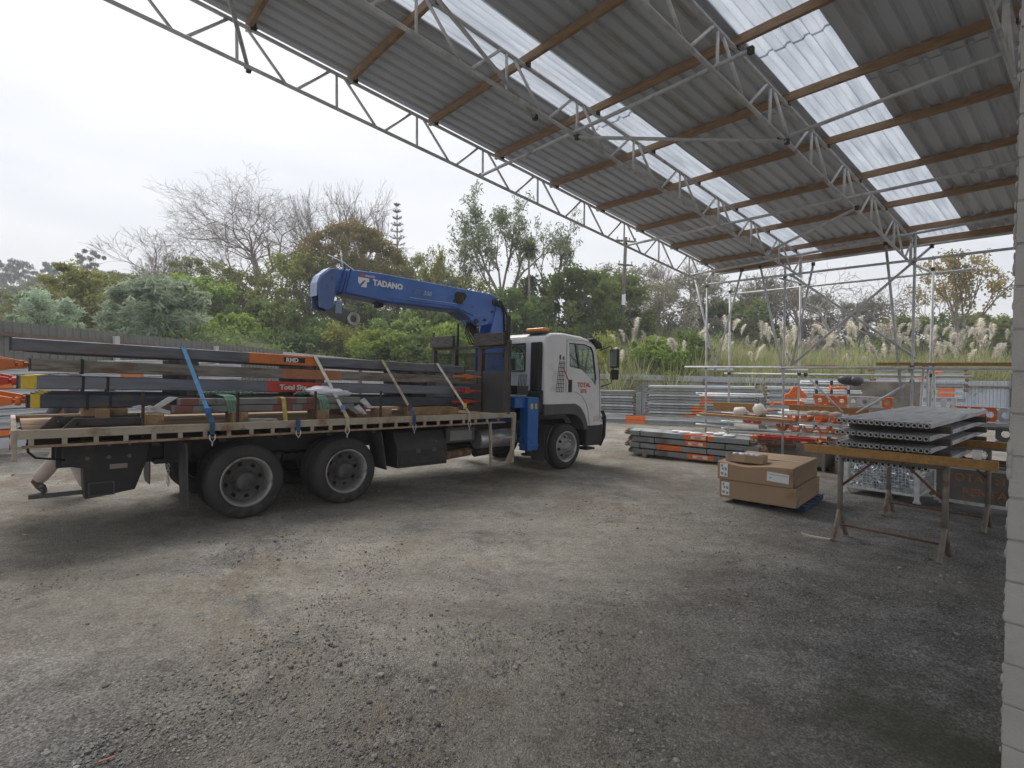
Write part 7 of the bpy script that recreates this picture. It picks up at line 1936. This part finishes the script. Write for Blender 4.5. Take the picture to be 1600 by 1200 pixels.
for i, ((px, Y, yt, npl), wh) in enumerate(zip(pam, WH)):
    x = at2(px, Y); z0 = hz(x, Y)-0.05; g = random.Random(i*3+1)
    top = zpix(yt, Y); sc = max(0.75, min(1.35, (top-z0)/3.6))
    t = thing('pampas_grass', 'pampas clump with pale plumes behind the back fence, %s' % wh, 'pampas grass', (x, Y, z0), (0,0,g.uniform(0,6.28)), 'pampas grass clumps behind the back fence')
    o = link('leaves', TUS[i % 3], t); o.scale = (1.4*sc, 1.4*sc, 1.3*sc); o['kind'] = 'stuff'
    for k in range(npl if i % 3 else npl+2):
        a = g.uniform(0, 6.28); r = g.uniform(0.1, 1.0)
        h = (top-z0)-0.95-1.5*g.random()**1.5
        pl = link('plume', PLU[(2*i+k) % 5], t); pl.location = (r*math.cos(a), r*math.sin(a), max(1.2, h)); pl.rotation_euler = (g.gauss(0, 0.2), g.gauss(0, 0.2), g.uniform(0, 6.28)); s_ = g.uniform(0.5, 1.05); pl.scale = (s_, s_, s_)
        st_ = link('stem', STEM, pl); st_.scale = (1, 1, max(0.6, h/2.0))
# long grass filling the strip between the clumps
gv, gf, gt = [], [], []
g = np.random.default_rng(77)
for k in range(26000):
    px = 940+700*g.random(); Y = 27+13*g.random(); x = at2(px, Y)
    if beyond(x, Y) < 0.8: continue
    z0 = hz(x, Y)-0.05; L = 1.0+1.7*g.random(); a = g.random()*6.28; h = np.array([math.cos(a), math.sin(a), 0])*0.35*L; s_ = np.array([-math.sin(a), math.cos(a), 0])*0.022
    p = np.array([x, Y, z0]); o = len(gv); m_ = p+h*0.35+np.array([0, 0, L*0.6]); e_ = p+h+np.array([0, 0, L])
    gv += [p-s_, p+s_, m_+s_*0.8, m_-s_*0.8, e_+s_*0.1, e_-s_*0.1]; gf += [(o, o+1, o+2, o+3), (o+3, o+2, o+4, o+5)]; q = g.random(); gt += [q, q]
o = link('long_grass', mesh_np('long_grass', gv, gf, L_grass, gt)); tag(o, kind='stuff')
# ground cover of low leaves on the slope so no bare hill shows between the bushes
cc_ = []
for k in range(2600):
    px = -120+1800*g.random(); Y = 24+70*g.random()**1.3; x = at2(px, Y)
    if beyond(x, Y) < 1.0: continue
    cc_.append((x, Y, hz(x, Y)+0.25+0.5*g.random()))
V, F, tn = leaves(np.array(cc_), 40, np.full(len(cc_), 1.0), 0.26, 0.11, 78, flat=0.35, droop=-0.2)
o = link('undergrowth', mesh_np('undergrowth', V, F, L_green, tn)); tag(o, kind='stuff')

# ------------------------------------------------------------------ power pole
px, Y = 970, 45; x = at2(px, Y); z0 = hz(x, Y)-0.3; H = zpix(372, Y)-z0
pp_ = thing('power_pole', 'dark timber power pole with two crossarms leaning over the scrub beyond the cab', 'power pole', (x, Y, z0), (0, R(2.2), R(12)))
pole_m = M('pole_timber', (0.13, 0.11, 0.095), 0.9, 0, 0.25, 3)
mb = MB(); mb.tube([(0,0,0),(0,0,H)], [0.19, 0.13], 10); mb.build('pole', pole_m, pp_)
for dz, L in ((0.35, 1.6), (2.3, 1.1)):
    mb = MB(); mb.box(-L/2-0.1, L/2+0.1, -0.2, -0.1, H-dz-0.07, H-dz+0.07); arm = mb.build('crossarm', pole_m, pp_)
    mb = MB()
    for k in range(4 if dz < 1 else 2):
        u = -L/2+L*k/(3 if dz < 1 else 1); mb.lathe([(0.02,0),(0.05,0.08),(0.04,0.16),(0.06,0.22),(0,0.26)], (u,-0.15,H-dz+0.07), (0,0,1), 8)
    split(mb, 'insulator', M('insulator', (0.25,0.2,0.17), 0.4) if dz < 1 else bpy.data.materials['insulator'], arm)
mb = MB(); mb.box(-0.2,0.12,-0.19,-0.16,H-5.6,H-4.7); mb.build('pole_plate', white_paint, pp_)
# ------------------------------------------------------------------ person walking behind the truck tail
def person():
    fx, fy = -7.0, 7.9
    g0 = gnd(fx, fy)
    t = thing('person', 'person in pale trousers and brown boots striding past behind the truck tail', 'person', (fx+0.30, fy+0.10, g0), (0, 0, R(8)))
    # body: joints in metres, x is the walking direction
    J = {'pelvis': (0.02, 0, 0.93), 'waist': (0.06, 0, 1.08), 'chest': (0.13, 0, 1.30), 'neck': (0.17, 0, 1.47), 'headb': (0.20, 0, 1.56), 'head': (0.22, 0, 1.66), 'crown': (0.22, 0, 1.74),
         'hipL': (0.02, 0.10, 0.90), 'kneeL': (-0.12, 0.10, 0.50), 'ankL': (-0.40, 0.09, 0.16), 'toeL': (-0.30, 0.09, 0.035), 'hipR': (0.02, -0.10, 0.90), 'kneeR': (0.26, -0.10, 0.50), 'ankR': (0.42, -0.10, 0.10), 'toeR': (0.60, -0.10, 0.05),
         'shL': (0.14, 0.19, 1.40), 'elL': (0.26, 0.24, 1.14), 'wrL': (0.46, 0.20, 1.02), 'haL': (0.54, 0.19, 1.00), 'shR': (0.14, -0.19, 1.40), 'elR': (-0.02, -0.24, 1.14), 'wrR': (0.02, -0.24, 0.90), 'haR': (0.05, -0.23, 0.82)}
    r = {'pelvis': .15, 'waist': .135, 'chest': .16, 'neck': .06, 'headb': .07, 'head': .10, 'crown': .07, 'hip': .095, 'knee': .06, 'ank': .042, 'toe': .03, 'sh': .06, 'el': .042, 'wr': .028, 'ha': .028}
    E_ = [('pelvis','waist'),('waist','chest'),('chest','neck'),('neck','headb'),('headb','head'),('head','crown')]
    for s_ in 'LR': E_ += [('pelvis','hip'+s_),('hip'+s_,'knee'+s_),('knee'+s_,'ank'+s_),('ank'+s_,'toe'+s_),('chest','sh'+s_),('sh'+s_,'el'+s_),('el'+s_,'wr'+s_),('wr'+s_,'ha'+s_)]
    def skin(name, names, edges, mat, grow=1.0, parent=None, root=None):
        me = bpy.data.meshes.new(name); ix = {n_: i for i, n_ in enumerate(names)}
        me.from_pydata([J[n_] for n_ in names], [(ix[a], ix[b]) for a, b in edges], [])
        o = link(name, me, parent)
        o.modifiers.new('skin', 'SKIN'); sv = me.skin_vertices[0].data
        for n_ in names:
            q = r.get(n_, r.get(n_[:-1], 0.05))*grow; sv[ix[n_]].radius = (q, q)
            sv[ix[n_]].use_root = (n_ == (root or names[0]))
        sb = o.modifiers.new('sub', 'SUBSURF'); sb.levels = 2; sb.render_levels = 2
        dg = bpy.context.evaluated_depsgraph_get(); m2 = bpy.data.meshes.new_from_object(o.evaluated_get(dg)); o.modifiers.clear(); o.data = m2
        m2.materials.clear(); m2.materials.append(mat)
        for p_ in m2.polygons: p_.use_smooth = True
        return o
    skin_m = M('skin', (0.42, 0.27, 0.20), 0.6, 0, 0.06)
    # fingers rooted in the palms
    for s_ in 'LR':
        h = Vector(J['ha'+s_]); d = (h-Vector(J['wr'+s_])).normalized(); y = Vector((0,1,0)); z = d.cross(y)
        prev = 'ha'+s_
        for k in range(4):
            a = h+d*0.05+y*(0.027-0.018*k); b = a+d*(0.045-0.004*abs(k-1))+z*0.018; n1, n2 = 'f%da%s' % (k, s_), 'f%db%s' % (k, s_)
            J[n1] = tuple(a); J[n2] = tuple(b); r[n1] = 0.009; r[n2] = 0.008; E_.append((prev, n1)); E_.append((n1, n2))
        a = h-d*0.01+y*0.04+z*0.01; b = a+d*0.045+y*0.012; J['tha'+s_] = tuple(a); J['thb'+s_] = tuple(b); r['tha'+s_] = 0.011; r['thb'+s_] = 0.009; E_ += [(prev, 'tha'+s_), ('tha'+s_, 'thb'+s_)]
    body = skin('body', list(J), E_, skin_m, 1.0, t)
    face = MB(); face.ball((0.325, 0, 1.645), 0.017, 8, sq=(1, 0.8, 1.4))
    for s_ in (-1, 1): face.ball((0.222, s_*0.105, 1.655), 0.022, 8, sq=(0.7, 0.4, 1.3))
    face.build('ears_and_nose', skin_m, t)
    eyes = MB()
    for s_ in (-1, 1): eyes.ball((0.307, s_*0.035, 1.675), 0.011, 8)
    eyes.build('eyes', rubber_m, t)
    mo_ = MB(); mo_.cbox((0.313, 0, 1.605), (0.01, 0.045, 0.008)); mo_.build('mouth', red_m, t)
    hair = MB(); hair.ball((0.205, 0, 1.715), 0.108, 14, sq=(1, 0.95, 0.72)); hair.build('hair', M('hair_brown', (0.06,0.04,0.03), 0.8), t)
    tro = M('trousers_pale', (0.40, 0.33, 0.30), 0.9, 0, 0.12, 6, bump=0.2)
    r2 = dict(r); r.update({'waist': .14, 'pelvis': .155, 'hip': .115, 'knee': .105, 'ank': .10})
    J['ankL_'] = J['ankL']; 
    skin('trousers', ['pelvis','waist','hipL','kneeL','ankL','hipR','kneeR','ankR'], [('pelvis','waist'),('pelvis','hipL'),('hipL','kneeL'),('kneeL','ankL'),('pelvis','hipR'),('hipR','kneeR'),('kneeR','ankR')], tro, 1.05, t)
    r.update({'waist': .15, 'chest': .175, 'neck': .075, 'sh': .075, 'el': .06, 'wr': .045})
    skin('shirt', ['waist','chest','neck','shL','elL','wrL','shR','elR','wrR'], [('waist','chest'),('chest','neck'),('chest','shL'),('shL','elL'),('elL','wrL'),('chest','shR'),('shR','elR'),('elR','wrR')], M('shirt_grey', (0.10,0.11,0.13), 0.9, 0, 0.1), 1.03, t, 'chest')
    boot = M('boot_brown', (0.075, 0.055, 0.045), 0.8, 0, 0.2)
    for s_ in 'LR':
        a, k_, to_ = Vector(J['ank'+s_]), Vector(J['knee'+s_]), Vector(J['toe'+s_])
        up = a+(k_-a).normalized()*0.10
        heel = a+(a-to_)*0.15+Vector((0,0,-0.07 if s_ == 'R' else -0.03))
        mb = MB(); mb.tube([up, a, a.lerp(to_, 0.5)+Vector((0,0,-0.01)), to_, to_+(to_-a)*0.25], [0.072, 0.066, 0.055, 0.045, 0.02], 12); mb.ball(tuple(heel+Vector((0.02,0,0.0))), 0.05, 10)
        mb.build('boot', boot, t)
person()
# ------------------------------------------------------------------ air between the yard and the hills
hz_m = bpy.data.materials.new('haze_air'); hz_m.use_nodes = True
n, l = hz_m.node_tree.nodes, hz_m.node_tree.links
n.remove(n['Principled BSDF'])
pv = n.new('ShaderNodeVolumePrincipled'); pv.inputs['Color'].default_value = (0.93, 0.95, 1.0, 1); pv.inputs['Density'].default_value = 0.0016
l.new(pv.outputs[0], n['Material Output'].inputs['Volume'])
mb = MB(); mb.box(-402, 402, -62, 402, -2.6, 62)
hzo = mb.build('haze', hz_m); tag(hzo, kind='stuff')
